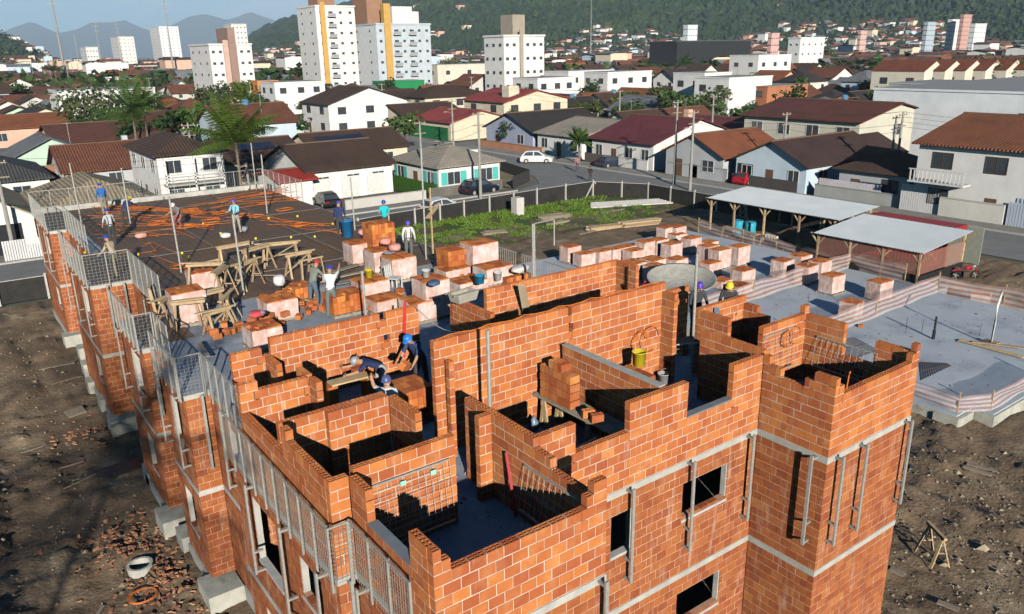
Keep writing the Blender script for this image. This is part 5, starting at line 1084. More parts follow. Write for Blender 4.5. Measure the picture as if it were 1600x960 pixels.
def house(label, X0, X1, Y0, Y1, e, r, ax, wc, rc, hip=False, nx=2, ny=2, fr=None, shutter=None, rx=None, group=None, floors=None, door=True, base=None, name='house', ov=.5):
    """nx windows in the wall towards -y, ny in the wall towards -x"""
    w, d = X1-X0, Y1-Y0; t = thing(name, label, 'house', (X0,Y0,-.1), 0, group)
    W_ = wallm(wc); b = B(); b.box(0,0,0,w,d,e)
    if not hip and ax != 'flat':
        if ax == 'x': ym = (rx-Y0) if rx else d/2; b.prism([(0,0),(w,0)], 0, 0) if 0 else b.add([(0,0,e),(0,d,e),(0,ym,r),(w,0,e),(w,d,e),(w,ym,r)], [(0,2,1),(3,4,5),(0,3,5,2),(1,2,5,4)])
        else: xm = (rx-X0) if rx else w/2; b.add([(0,0,e),(w,0,e),(xm,0,r),(0,d,e),(w,d,e),(xm,d,r)], [(0,1,2),(3,5,4),(0,2,5,3),(1,4,5,2)])
    b.build('wall', W_, t)
    if ax == 'flat':
        b = B(); b.box(-.1,-.1,e+.002,w+.1,d+.1,e+.25); b.build('parapet', W_, t); b = B(); b.box(.1,.1,e+.252,w-.1,d-.1,e+.27); b.build('roof', mat('flat_roof',(0.33,0.33,0.33),(0.25,0.25,0.25)), t)
    else:
        b = B()
        if hip: roof_hip(b, 0, w, 0, d, e+.02, r, ov)
        else: roof_gable(b, 0, w, 0, d, e+.02, r+.02, ax, ov, rx=None if rx is None else (rx-Y0 if ax == 'x' else rx-X0))
        b.build('roof', roofm(rc, 'X' if ax == 'x' and not hip else ('Y' if not hip else 'X')), t)
        if not hip:
            b = B(); mb = mat('ridge_tile', (0.20,0.12,0.08))
            if ax == 'x': ym = (rx-Y0) if rx else d/2; b.bar((-ov,ym,r+.17),(w+ov,ym,r+.17),.28,.1)
            else: xm = (rx-X0) if rx else w/2; b.bar((xm,-ov,r+.17),(xm,d+ov,r+.17),.28,.1)
            b.build('ridge', mb, t)
    fl = floors or (2 if e > 4.6 else 1); fh = e/fl; wh = min(1.25, fh*.42)
    for f_ in range(fl):
        z = f_*fh+fh*.36
        for i in range(nx): window(t, w*(i+.5)/nx+(.15 if i % 2 else -.1), 0, z, min(1.5,w/nx*.42), wh, '-y', fr, shutter)
        for i in range(ny):
            if f_ == 0 and door and i == ny//2 and ny > 1: b = B(); b.box(-.03,d*(i+.5)/ny-.45,.05,.03,d*(i+.5)/ny+.45,2.1); b.build('door', mat('door_wood',(0.16,0.09,0.05)), t); continue
            window(t, 0, d*(i+.5)/ny, z, min(1.6,d/ny*.42), wh, '-x', fr, shutter)
    if base: b = B(); b.box(-.04,-.04,0,w+.04,d+.04,.6); b.build('plinth', wallm(base), t)
    HOUSES.append((X0-1,X1+1,Y0-1,Y1+1)); return t
WHT, CRM, BLU, PCH, MNT, GRY = (0.78,0.77,0.74), (0.72,0.64,0.48), (0.55,0.66,0.74), (0.72,0.46,0.34), (0.52,0.68,0.55), (0.50,0.52,0.53)
BRN, TER, MAR, DRK, CRT, RDR, GRT = (0.105,0.062,0.045), (0.33,0.115,0.055), (0.20,0.05,0.055), (0.06,0.05,0.048), (0.46,0.40,0.32), (0.42,0.08,0.07), (0.22,0.23,0.24)
TEAL = mat('teal_shutter',(0.10,0.50,0.45), rough=.6)
h1 = house('white corner house with cream hip roof and teal shutters', 28.3,36.0,62.6,72.3, 3.0,4.7,'x', WHT,CRT, True, 2,3, None, TEAL)
b = B(); b.bar((2.8,4.6,3.9),(2.8,4.6,5.0),.04); b.lathe([(0,0),(.3,.05),(.45,.16)], (2.8,4.6,4.9), 12); b.build('satellite_dish', mGALV, h1)
h2 = house('white house with brown tiled roof and garage arches behind the site road', 16.6,26.0,68.4,80.5, 3.1,5.1,'x', WHT,BRN, False, 3,2)
for k in range(3):
    b = B(); xx = 1.6+2.9*k; b.box(xx-1.0,-.06,.02,xx+1.0,-.005,2.2); b.build('garage_door', mat('garage_white',(0.70,0.69,0.66)), h2)
h2b = house('low garage with bright red sheet roof beside the dark parked car', 13.2,16.4,67.0,73.5, 2.6,3.2,'x', WHT,(0.50,0.05,0.035), False, 0,1)
h3 = house('brown-roofed house with solar panels behind the white garage house', 24.0,36.0,83,93, 3.0,4.8,'x', CRM,BRN, False, 2,2)
mSOL = mat('solar_cell',(0.012,0.016,0.035),(0.02,0.025,0.05), rough=.2, spec=.6, scale=1)
def panels(h, x0, y0, z0, dirv, n, slope, w=1.0, l=1.7, ax='x'):
    for i in range(n):
        b = B(); a = math.atan(slope)
        if ax == 'x': b.ob((x0+i*(w+.05),y0,z0), (w/2,0,0), (0,l/2*math.cos(a),l/2*math.sin(a)), (0,-.02*math.sin(a),.02*math.cos(a)))
        else: b.ob((x0,y0+i*(w+.05),z0), (0,w/2,0), (l/2*math.cos(a),0,l/2*math.sin(a)), (-.02*math.sin(a),0,.02*math.cos(a)))
        b.build('solar_panel', mSOL, h)
panels(h3, 1.5, 2.6, 4.25, 0, 6, .36); panels(h2, 1.2, 2.6+0, 4.25, 0, 0, .32)
h3b = house('small brown-roofed wing with four solar panels left of the white garage house', 12.5,21.5,82,92, 3.0,4.8,'x', CRM,BRN, False, 2,2); panels(h3b, 3.0, 2.6, 4.25, 0, 4, .36)
h3c = house('house with dark solar roof strip left of the teal-shuttered house', 26.4,28.1,73,84, 3.0,3.4,'y', WHT,GRT, False, 0,0)
h4 = house('white two-storey house with brown roof and front balcony behind the deck', 3.4,9.6,72.2,84.0, 5.5,7.0,'y', WHT,BRN, True, 2,3)
b = B(); b.box(.3,-1.2,2.6,5.8,0,2.75); b.build('balcony_slab', mCONC, h4)
for z in (3.0,3.3,3.6): b = B(); b.box(.3,-1.2,z,5.8,-1.14,z+.12); b.build('balcony_rail', mFRW, h4)
for x in (.35,3.0,5.7): b = B(); b.box(x-.06,-1.2,0,x+.06,-1.08,5.3); b.build('post', mFRW, h4)
h5 = house('sand-coloured hip-roofed bungalow just beyond the back guard rail', -7.4,1.0,61.4,74.8, 2.9,4.9,'y', WHT,(0.42,0.34,0.22), True, 3,3)
h5b = house('sand-tiled carport house with a white car at far left', -16.5,-8.2,62.5,75.5, 2.9,4.6,'y', WHT,(0.44,0.37,0.25), False, 0,0, rx=-11.0)
b = B(); b.box(.6,-.03,.05,7.4,-.004,2.4); b.build('garage_shade_sheet', mDARK, h5b)  # dark sheet on the solid wall, painted as the garage's inner shade
h6 = house('dark grey hip-roofed house at the left edge behind the bungalows', -15,-4.4,84,98, 3.0,5.3,'y', WHT,(0.10,0.10,0.10), True)
house('house with brown roof and bare grey gable wall behind the palms', 1.0,11,121,136, 3.0,4.9,'x', CRM,(0.18,0.07,0.05), False, 0,1)
house('low house with mossy terracotta roof at the far left', -14,8.2,152,163, 3.2,5.0,'x', PCH,TER, False, 1,1)
house('small cream gable house at the left edge of the mid distance', -24,-10,128,138, 3,5,'y', CRM,BRN)
house('small house with white gable left of the leafy tree', 0,12,170,182, 3,5.2,'y', CRM,DRK)
# the row across the far road
h17 = house('white two-storey house with terracotta tile roof at the right edge', 55.6,71.5,10,27.2, 6.1,8.0,'y', WHT,TER, False, 1,4, fr=mFRD, rx=63.8, floors=2)
b = B(); b.box(-1.3,12.5,2.9,0,17.2,3.05); b.build('balcony_slab', mFRW, h17)
for i in range(14): b = B(); b.box(-1.3,12.55+i*.34,3.06,-1.24,12.65+i*.34,4.0); b.build('baluster', mFRW, h17)
b = B(); b.box(-1.32,12.5,4.0,-1.2,17.2,4.08); b.build('balcony_rail', mFRW, h17)
for i in range(2): b = B(); b.box(-.05,1.5+4.2*i,.05,-.004,4.6+4.2*i,2.4); b.build('garage_door', mat('blue_slats',(0.42,0.50,0.60), wave=('Y',.3,.03)), h17)
h16 = house('small brown hip-roofed house behind the white hatchback', 57.0,64,28.4,35.3, 3.0,4.7,'x', GRY,BRN, True, 1,2, fr=mFRD)
h15 = house('pale blue gable house with arched barred windows and red car in its carport', 56.2,74,38.4,47.0, 2.9,4.9,'x', BLU,(0.085,0.05,0.042), False, 3,3, rx=42.5)
b = B(); b.box(-.02,6.4,.05,-.004,8.4,2.4); b.build('carport_shade_sheet', mDARK, h15)  # no hole here: a dark sheet paints the shade under the carport
h14 = house('grey gable house with rough terracotta roof across the road', 56.0,66.5,48.6,57.0, 2.9,4.9,'x', GRY,TER, False, 1,2, rx=52.8)
h12 = house('white gable house with maroon roof facing the road', 57.2,73.2,60.2,71.3, 3.2,5.6,'y', WHT,MAR, False, 2,4, rx=65.2)
b = B(); b.box(8.4,2.2,5.2,9.2,3.0,6.7); b.build('chimney', wallm(PCH), h12)
h12b = house('maroon-roofed annex with peach side wall behind the gable house', 74.5,84,60.2,74, 3.4,4.6,'y', PCH,MAR, False, 1,0)
h13 = house('house with cream sheet roof beside the dark brown gable house', 57.4,72,73.6,83.2, 3.0,4.7,'y', WHT,CRT, False, 1,3, rx=65)
h11 = house('dark brown gable house with blue front at the street bend', 57.6,72,84.6,96.5, 3.0,5.2,'x', (0.38,0.42,0.55),DRK, False, 1,2)
h9 = house('cream two-storey house with red roof and square chimney', 69.5,84,108.2,121, 5.6,7.3,'y', CRM,RDR, False, 3,2, fr=mFRD)
b = B(); b.box(2.2,1.5,5.0,4.4,3.6,8.2); b.build('chimney', wallm(CRM), h9)
h9b = house('low red-roofed porch behind the green wall before the cream house', 57.2,69.3,106.3,119, 3.0,4.6,'y', CRM,RDR, False, 0,0)
house('brown-roofed house on the corner behind the green wall', 57.4,70,122,134, 3,4.9,'x', CRM,BRN)
h19 = house('long two-storey cream house with dark brown roof at right', 70.6,86.5,41.8,57.5, 6.0,7.6,'y', (0.62,0.60,0.50),(0.17,0.06,0.045), False, 1,4, fr=mFRW, floors=2)
h18 = house('big pale grey windowless commercial hall at right', 82,130,6,47.2, 8.9,9.0,'flat', (0.80,0.83,0.85),GRT, False, 0,0, name='commercial_hall')
for k in range(3): b = B(); b.box(-.03,20+1.6*k,6.2,-.004,21.2+1.6*k,6.9); b.build('window', mGLASS, h18)
# ================================================================ trees
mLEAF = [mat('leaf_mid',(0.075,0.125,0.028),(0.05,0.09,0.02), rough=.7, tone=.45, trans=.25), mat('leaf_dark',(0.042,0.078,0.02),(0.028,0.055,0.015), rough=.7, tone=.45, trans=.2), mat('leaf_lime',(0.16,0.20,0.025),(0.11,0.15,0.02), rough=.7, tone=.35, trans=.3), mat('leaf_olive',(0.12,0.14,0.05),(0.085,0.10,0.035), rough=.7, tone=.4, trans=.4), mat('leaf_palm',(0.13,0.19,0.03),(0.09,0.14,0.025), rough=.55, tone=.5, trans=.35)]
mBARK = mat('bark',(0.13,0.095,0.065),(0.08,0.06,0.045), rough=.95, scale=4); mPTR = mat('palm_trunk',(0.22,0.18,0.13),(0.14,0.11,0.08), rough=.95, scale=5)
rt = random.Random(21)
def crown_mesh(n, leaf, lumps, sq=.8, hollow=.55):
    b = B(); L = []
    for k in range(lumps): a = rt.random()*6.28; r = rt.uniform(.25,.62); L.append((r*math.cos(a), r*math.sin(a), rt.uniform(-.35,.45)*sq, rt.uniform(.28,.5)))
    for k in range(n):
        l = rt.choice(L); d = Vector((rt.gauss(0,1),rt.gauss(0,1),rt.gauss(0,1))).normalized(); r = l[3]*(hollow+(1.05-hollow)*rt.random()**.5)
        c = Vector((l[0],l[1],l[2]))+Vector((d.x*r,d.y*r,d.z*r*.8)); u = Vector((rt.gauss(0,1),rt.gauss(0,1),rt.gauss(0,.6))).normalized(); v = u.cross(d+Vector((.3,0,.2))).normalized(); s = leaf*rt.uniform(.6,1.3)
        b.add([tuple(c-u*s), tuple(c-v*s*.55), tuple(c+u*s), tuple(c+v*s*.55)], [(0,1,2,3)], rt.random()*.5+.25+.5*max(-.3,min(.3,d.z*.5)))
    return b
CR = {}
def tree(label, x, y, h, r, kind=0, leaf=.07, n=1500, lumps=14, cat='tree', trunk=.45, group=None, z0=-.1, name='tree', sq=.8):
    t = thing(name, label, cat, (x,y,z0), rt.random()*6, group); k = (kind, n, leaf, rt.randrange(2), sq)
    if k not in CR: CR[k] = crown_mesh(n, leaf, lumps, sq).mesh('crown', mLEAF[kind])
    inst('crown', CR[k], t, (0,0,h-r*.75), 0, (r,r,r))
    kt = ('trunk', round(h*trunk,1), round(r,1))
    if kt not in CR:
        b = B(); ht = h-r*.9; b.path([(0,0,0),(.03*h,.02*h,ht*.5),(.0,.03*h,ht)], [.035*h*.6+.05,.03*h*.5+.04,.02*h*.5+.03], 7)
        for i in range(5): a = i*1.26; b.path([(0,.03*h,ht*.8),(.35*r*math.cos(a),.35*r*math.sin(a),ht+.25*r),(.65*r*math.cos(a),.65*r*math.sin(a),ht+.5*r)], [.02*h*.4+.03,.03,.015], 5)
        CR[kt] = b.mesh('trunk', mBARK)
    inst('trunk', CR[kt], t); return t
def frond(b, L, az, el, droop, wide, tone):
    n = 9; P = []; d = Vector((math.cos(az)*math.cos(el),math.sin(az)*math.cos(el),math.sin(el))); p = Vector((0,0,0))
    for i in range(n+1): P.append(p.copy()); p = p+d*(L/n); d = (d+Vector((0,0,-droop/n))).normalized()
    b.path(P, [.03*(1-i/n)+.008 for i in range(n+1)], 4, tone)
    for i in range(1,n*2+1):
        t = i/(n*2); k = min(n-1,int(t*n)); c = P[k].lerp(P[k+1], t*n-k) if k < n else P[n]; ax = (P[k+1]-P[k]).normalized(); sd = ax.cross(Vector((0,0,1))).normalized()
        w = wide*math.sin(PI*min(1,.18+t*.82))+.05
        for s in (-1,1):
            tip = c+sd*s*w+ax*w*.55+Vector((0,0,-w*.55)); b.add([tuple(c-ax*.09), tuple(c+ax*.09), tuple(tip+ax*.03), tuple(tip-ax*.03)], [(0,1,2,3)], tone+rt.uniform(-.15,.15))
def palm(label, x, y, h, L, kind=0, nf=18, group=None):
    t = thing('palm_tree', label, 'palm', (x,y,-.1), rt.random()*6, group); k = ('palm', kind, L, nf)
    if k not in CR:
        b = B()
        for i in range(nf): frond(b, L*rt.uniform(.8,1.05), i*2.4+rt.uniform(-.3,.3), rt.uniform(.0,1.4), rt.uniform(.5,1.2), L*.2, rt.uniform(.3,.75))
        CR[k] = b.mesh('crown', mLEAF[kind])
    inst('crown', CR[k], t, (0,0,h)); kt = ('ptr', round(h,1))
    if kt not in CR: b = B(); b.path([(.15,0,0),(.05,0,h*.4),(0,0,h+.05)], [.2,.14,.11], 8); CR[kt] = b.mesh('trunk', mPTR)
    inst('trunk', CR[kt], t); return t
a = gp(368,222,6.8); palm('large coconut palm with arching fronds behind the brown deck', a[0], a[1], 6.8, 5.4, 4, 30)
a = gp(205,168,8.0); palm('tall dark palm in the thicket left of the white two-storey house', a[0], a[1], 8.0, 5.0, 0, 22)
a = gp(224,172,7.5); palm('yellowish palm beside the tall dark palm', a[0], a[1], 7.5, 4.8, 4, 20)
a = gp(85,110,10); palm('palm standing alone by the green verge at far left', a[0], a[1], 10, 5.0, 3, 16)
a = gp(383,152,6); palm('golden palm right of the thicket in the mid distance', a[0], a[1], 6, 4.2, 2, 20)
a = gp(1070,98,9); palm('tall palm behind the white blocks right of centre', a[0], a[1], 9, 4.5, 1, 18)
a = gp(1277,42,14); palm('large palm on the skyline at upper right', a[0], a[1], 14, 8, 0, 20)
a = gp(1216,50,12); palm('smaller palm left of the large skyline palm', a[0], a[1], 12, 6, 0, 18)
a = gp(697,78,13); palm('palm beside the grey apartment tower', a[0], a[1], 13, 6, 1, 18)
a = gp(905,218,3.2); palm('bushy palm in the front yard across the road', a[0], a[1], 3.0, 2.2, 0, 22)
a = gp(862,92,9); palm('palm between the cream block and the terracotta roof', a[0], a[1], 8.5, 4, 1, 16)
for px_, py_, z, r, k, lab, n in ((155,165,6.5,7.5,3,'large airy grey-green tree left of the thicket',1500),(185,195,3.8,5,0,'dark leafy tree at the foot of the palms',1500),(270,195,3.2,4.4,1,'dark rounded tree right of the palms',1400),(242,200,2.5,3.0,3,'olive bush under the palms',1000),(30,118,5,6,1,'dark tree by the green verge at far left',1200),(127,165,4,3,0,'small green tree before the white shed at left',900),(85,190,2.0,3.0,3,'low olive bush by the terracotta roof',800),(437,164,2.4,2.4,0,'round green bush by the white wall left of centre',900),(497,166,2.6,3.2,1,'dark spreading bush at the street corner left of centre',1100),(985,158,3.6,4.2,2,'bright lime-green round tree among the roofs',1600),(903,158+10,3,2.4,0,'green bush before the white gable wall',800),(873,215,1.6,1.3,0,'clipped round shrub by the far pavement',700),(800,200,3.0,2.6,1,'dark open tree before the brown-roofed house at the bend',1100),(700,100,8,6,0,'broad green tree beside the grey apartment tower',1600),(655,105,6,5,3,'bare olive tree before the green shop front',1000),(1240,70,8,7,1,'dark tree at upper right below the skyline palm',1200),(1540,112,5,6,0,'leafy tree beside the grey hall at upper right',1400),(1575,118,7,7,1,'dark tree at the right edge above the grey hall',1400),(1190,208,3.2,1.8,0,'slim green tree before the long cream house',800),(1000,215,1.0,.9,0,'small shrub under the window of the maroon-roofed house',500),(1260,205,2.5,1.6,0,'small round tree in front of the long cream house',700),(340,160,5,5,3,'olive tree before the low pale flats',1100),(1150,70,7,7,1,'dark tree before the black hall',1100),(290,66,12,14,1,'dark tree clump beside the pink and white apartment block',1500),(165,100,6,6,0,'green tree among the far left roofs',1000),(1105,218,1.3,.9,0,'tiny tree in the front yard of the terracotta house',500),(560,100,8,7,0,'tree below the white and yellow tower',1200)):
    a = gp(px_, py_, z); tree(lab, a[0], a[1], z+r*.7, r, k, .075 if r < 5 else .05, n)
# ================================================================ street things
def car(label, x, y, rz, c, suv=False, z=-.05, plate=True):
    t = thing('parked_car', label, 'car', (x,y,z), rz); L, w, hb, ht = (4.3,1.78,.95,1.62) if suv else (4.0,1.7,.86,1.45); g = .2
    m_ = mat('car_%02d%02d%02d' % tuple(int(v*99) for v in c), c, rough=.25, spec=.6)
    S = [(-L/2,.42),(-L/2+.05,.75),(-L/2+.25,hb+.02),(L*.2,hb),(L/2-.35,hb-.14),(L/2-.03,.66),(L/2,.4),(L/2-.1,g),(-L/2+.12,g)]
    b = B(); n = len(S)
    for s, k in ((-1,1),(1,1)):
        b.v += [(px_, s*(w/2-(.06 if z_ > .8 or z_ < .3 else 0)), z_) for px_, z_ in S]
    b.f = [tuple(range(n)), tuple(range(2*n-1,n-1,-1))]+[(i,n+i,n+(i+1)%n,(i+1)%n) for i in range(n)]; b.t = [.5]*len(b.f); b.m = [0]*len(b.f); b.build('body', m_, t)
    R_ = [(-L/2+.16,hb),(-L/2+.72,ht-.09),(-L*.06,ht),(L*.08,ht-.05),(L*.30,hb)]
    b = B(); n = len(R_)
    for s in (-1,1): b.v += [(px_, s*(w/2-.1-(.14 if z_ > hb+.1 else 0)), z_) for px_, z_ in R_]
    b.f = [tuple(range(n)), tuple(range(2*n-1,n-1,-1))]+[(i,n+i,n+i+1,i+1) for i in range(n-1)]; b.t = [.5]*len(b.f); b.m = [0]*len(b.f); b.build('cabin', m_, t)
    for s in (-1,1):
        def side(pts): b = B(); b.add([(px_, s*(w/2-.1-.14*(z_-hb)/(ht-hb)+.006), z_) for px_, z_ in pts]+[(px_, s*(w/2-.13-.14*(z_-hb)/(ht-hb)), z_) for px_, z_ in pts], [tuple(range(len(pts))), tuple(range(2*len(pts)-1,len(pts)-1,-1))]+[(i,len(pts)+i,len(pts)+(i+1)%len(pts),(i+1)%len(pts)) for i in range(len(pts))]); b.build('side_window', mGLASS, t)
        side([(-L/2+.42,hb+.06),(-L/2+.8,ht-.18),(-L*.1,ht-.1),(-L*.1,hb+.06)]); side([(-L*.07,hb+.06),(-L*.07,ht-.1),(L*.06,ht-.14),(L*.22,hb+.06)])
    for nm, (x0,z0),(x1,z1) in (('windscreen',(L*.285,hb+.05),(L*.105,ht-.09)),('rear_window',(-L/2+.22,hb+.07),(-L/2+.62,ht-.16))):
        s = 1 if x0 > 0 else -1; b = B(); b.add([(x0+s*.02,-w/2+.16,z0),(x0+s*.02,w/2-.16,z0),(x1+s*.02,w/2-.28,z1),(x1+s*.02,-w/2+.28,z1),(x0-s*.02,-w/2+.16,z0),(x0-s*.02,w/2-.16,z0),(x1-s*.02,w/2-.28,z1),(x1-s*.02,-w/2+.28,z1)], [(0,1,2,3),(7,6,5,4),(0,4,5,1),(1,5,6,2),(2,6,7,3),(3,7,4,0)]); b.build(nm, mGLASS, t)
    for sx in (-1,1):
        for sy in (-1,1):
            wl = inst('wheel', None, t, (sx*L*.31, sy*(w/2-.1), .32)); b = B(); b.tube((0,-.11,0),(0,.11,0),.32,n=16); b.build('tyre', mat('tyre',(0.015,0.015,0.015), rough=.8), wl); b = B(); b.tube((0,sy*.112,0),(0,sy*.125,0),.2,n=12); b.build('rim', mGALV, wl)
            b = B(); x_ = sx*(L/2-.02); b.box(x_-.04,sy*w*.36-.16,.6,x_+.03,sy*w*.36+.14,.74); b.build('headlight' if sx > 0 else 'tail_light', mat('lamp_clear',(0.7,0.7,0.72), rough=.1) if sx > 0 else mat('lamp_red',(0.4,0.01,0.01), rough=.2), t)
    return t
car('black sport-utility car parked at the kerb before the teal-shuttered house', *gp(748,302), .12, (0.012,0.016,0.03), True)
car('black hatchback parked beside the red-roofed garage', 16.9, 65.2, 1.5, (0.015,0.015,0.017))
car('white car passing behind the black fence', 23.6, 54.6, .05, (0.62,0.63,0.65))
car('white sport-utility car at the street bend', 51.2, 75.5, -.75, (0.72,0.73,0.75), True)
car('dark blue car in the driveway of the maroon-roofed house', 55.6, 66.0, 0.0, (0.03,0.04,0.07))
car('red car in the carport of the pale blue house', 57.4, 46.0, 0, (0.50,0.015,0.03), z=.0)
car('white hatchback behind the patterned front wall', 58.4, 36.8, .9, (0.72,0.72,0.72), z=.0)
car('white car parked in the carport at the left edge', -13.6, 61.2, PI/2, (0.72,0.72,0.72), True, z=.0)
car('grey car behind the gate left of centre', 39.5, 92, .3, (0.3,0.31,0.33))
# motorbike
t = thing('motorbike', 'red and black motorbike parked beside the container', 'motorbike', (*gp(1507,438),0), -.5)
for k, x in enumerate((-.66,.66)):
    w_ = inst('wheel', None, t, (x,0,.31)); b = B(); n = 18; b.path([(.26*math.cos(i*2*PI/n),0,.26*math.sin(i*2*PI/n)) for i in range(n+1)], .05, 6); b.build('tyre', MATS['tyre'], w_)
    for i in range(5): b = B(); b.bar((0,0,0),(.24*math.cos(i*1.257),0,.24*math.sin(i*1.257)),.03,.02); b.build('spoke', mGALV, w_)
mMB = mat('bike_red',(0.45,0.01,0.04), rough=.25)
b = B(); b.path([(-.15,0,.72),(.05,0,.80),(.28,0,.80),(.4,0,.72)], [.05,.12,.12,.05], 8); b.build('tank', mMB, t, True)
b = B(); b.path([(-.2,0,.76),(-.5,0,.78),(-.85,0,.86)], [.08,.09,.03], 8); b.build('seat', mSTEEL, t, True)
b = B(); b.path([(.66,0,.62),(.7,0,.5),(.9,0,.45)], [.07,.05,.02], 6); b.build('front_mudguard', mMB, t); b = B(); b.path([(-.4,0,.68),(-.7,0,.72),(-.95,0,.66)], [.05,.06,.03], 6); b.build('tail', mMB, t)
b = B(); b.path([(.66,.06,.31),(.54,.06,.7),(.44,.06,1.0)], .025, 6); b.build('fork', mGALV, t); b = B(); b.path([(.36,-.36,1.02),(.45,0,1.0),(.36,.36,1.02)], .018, 6); b.build('handlebar', mSTEEL, t); b = B(); b.lathe([(0,-.02),(.08,0),(.07,.08),(0,.1)], (.52,0,.86), 10); b.build('headlight', MATS['lamp_clear'], t)
b = B(); b.box(-.22,-.13,.26,.18,.13,.58); b.build('engine', mSTEEL, t); b = B(); b.path([(0,.16,.3),(-.4,.17,.3),(-.85,.17,.42)], [.03,.04,.05], 6); b.build('exhaust', mGALV, t)
# wheelbarrow at the netting corner
t = thing('wheelbarrow', 'grey wheelbarrow tipped up behind the netting near the hut', 'wheelbarrow', (*gp(1462,418),0), .6); b = B(); b.add([(-.4,-.3,.75),(.45,-.3,.75),(.45,.3,.75),(-.4,.3,.75),(-.2,-.18,.4),(.25,-.18,.4),(.25,.18,.4),(-.2,.18,.4)], [(4,5,6,7),(0,1,5,4),(1,2,6,5),(2,3,7,6),(3,0,4,7)]); b.build('tub', mat('barrow',(0.25,0.33,0.36)), t); b = B(); b.tube((.55,-.05,.18),(.55,.05,.18),.18,n=12); b.build('wheel', MATS['tyre'], t)
for s in (-1,1): b = B(); b.path([(.55,0,.18),(.2,s*.2,.4),(-.9,s*.28,.6)], .02, 5); b.build('handle', mSTEEL, t)
# garden walls and gates along the far pavement
def gwall(label, x0, y0, x1, y1, h, c, name='garden_wall', th=.18, cat='wall', slats=0):
    t = thing(name, label, cat, (x0,y0,-.1)); u = Vector((x1-x0,y1-y0,0)); L = u.length
    if slats:
        n = int(L/slats)
        for i in range(n): p = u*((i+.5)/n); b = B(); b.ob((p.x,p.y,h/2+.05), u/L*(slats*.42), Vector((-u.y,u.x,0))/L*.02, (0,0,h/2)); b.build('slat', wallm(c), t)
    else: b = B(); b.bar((0,0,h/2),(u.x,u.y,h/2),th,h); b.build('panel', wallm(c), t); b = B(); b.bar((0,0,h+.035),(u.x,u.y,h+.035),th+.08,.07); b.build('coping', wallm(tuple(v*.8 for v in c)), t)
    return t
gwall('low grey front wall before the terracotta-roofed grey house', 56.1,48.0,56.1,56.8, 1.5, (0.42,0.43,0.43))
gwall('dark blue gate leaf in the grey front wall', 56.05,52.2,56.05,53.4, 1.55, (0.06,0.08,0.14), 'gate', .1, 'gate')
gwall('dark railing before the pale blue house', 56.1,39.2,56.1,47.4, 1.2, (0.09,0.08,0.08), 'railing', cat='railing', slats=.16)
gwall('speckled stone front wall with white lattice before the small hip-roofed house', 56.1,28.6,56.1,37.2, 1.25, (0.42,0.42,0.40)); gwall('white lattice panel on the speckled stone wall', 56.05,30.4,56.05,36.8, 1.9, (0.66,0.62,0.66), 'lattice_panel', .06, 'fence', .22)
gwall('tall white slatted gate beside the two-storey house', 55.6,24.9,55.6,28.3, 2.4, (0.70,0.70,0.70), 'gate', cat='gate', slats=.2)
gwall('white front wall before the two-storey house at right', 55.4,19.5,55.4,24.7, 1.7, (0.68,0.66,0.60)); gwall('pale blue slatted gate before the two-storey house at right', 55.4,15.5,55.4,19.3, 2.0, (0.50,0.57,0.66), 'gate', cat='gate', slats=.22)
gwall('white low wall before the maroon-roofed house', 56.1,60.0,56.1,65.0, 1.3, (0.70,0.69,0.66)); gwall('dark railing of the maroon-roofed house driveway', 56.1,65.2,56.1,71.5, 1.3, (0.12,0.10,0.09), 'railing', cat='railing', slats=.16)
gwall('orange brick and white fence at the street bend', 56.1,80.5,56.1,96.0, 1.1, (0.50,0.24,0.14)); gwall('tall bright green wall at the street bend', 56.1,105.5,56.1,118, 2.2, (0.02,0.17,0.06))
gwall('dark curved railing of the vacant corner lot', 36.6,61.0,41.0,63.8, 1.3, (0.05,0.05,0.05), 'railing', cat='railing', slats=.16); gwall('dark railing of the vacant corner lot on the side street', 41.1,63.9,43.2,72.5, 1.3, (0.06,0.06,0.055), 'railing', cat='railing', slats=.16)
gwall('stained yellow end wall on the vacant corner lot', 37.2,66.0,37.2,71.0, 2.4, (0.55,0.46,0.28)); gwall('wire railing before the teal-shuttered house', 26.5,61.5,35.5,61.4, 1.1, (0.16,0.15,0.13), 'railing', cat='railing', slats=.2)
gwall('low wall of the white garage house on the road', 17.5,62.2,26.3,62.0, .9, (0.55,0.53,0.49)); gwall('long bare concrete wall behind the hip-roofed bungalows', -6,112,14,108, 2.2, (0.36,0.32,0.26)); gwall('reddish unplastered wall behind the bungalows', -6,99,8.5,98, 2.4, (0.34,0.17,0.10)); gwall('blue-grey wall behind the bungalows', 0,93,9,92, 1.6, (0.42,0.46,0.50))
gwall('white iron gate under the far left carport', -10.8,59.8,-8.0,59.8, 1.6, (0.66,0.66,0.66), 'gate', cat='gate', slats=.16); gwall('white wall left of the teal-shuttered house drive', 37,78,43.5,78, 2.2, (0.74,0.73,0.70)); gwall('long pale wall along the side street left of centre', 30,104,43,98, 1.8, (0.60,0.55,0.42))
b = B(); b.poly([(26.2,62.4,.06),(28.2,62.4,.06),(28.2,72,.06),(26.2,72,.06)]); b.box(27.9,62.6,0,28.15,72,1.1); tag(b.build('lawn_bank', mat('lawn',(0.05,0.13,0.015),(0.035,0.10,0.012), rough=.9, scale=3)), 'bright green clipped bank beside the teal-shuttered house', 'hedge')
b = B(); b.poly([(36.5,61.4,.02),(41,64,.02),(43,72.4,.02),(37,72.4,.02)]); struct(b.build('vacant_lot', mat('lot_earth',(0.30,0.24,0.16),(0.18,0.15,0.08), scale=.5)))
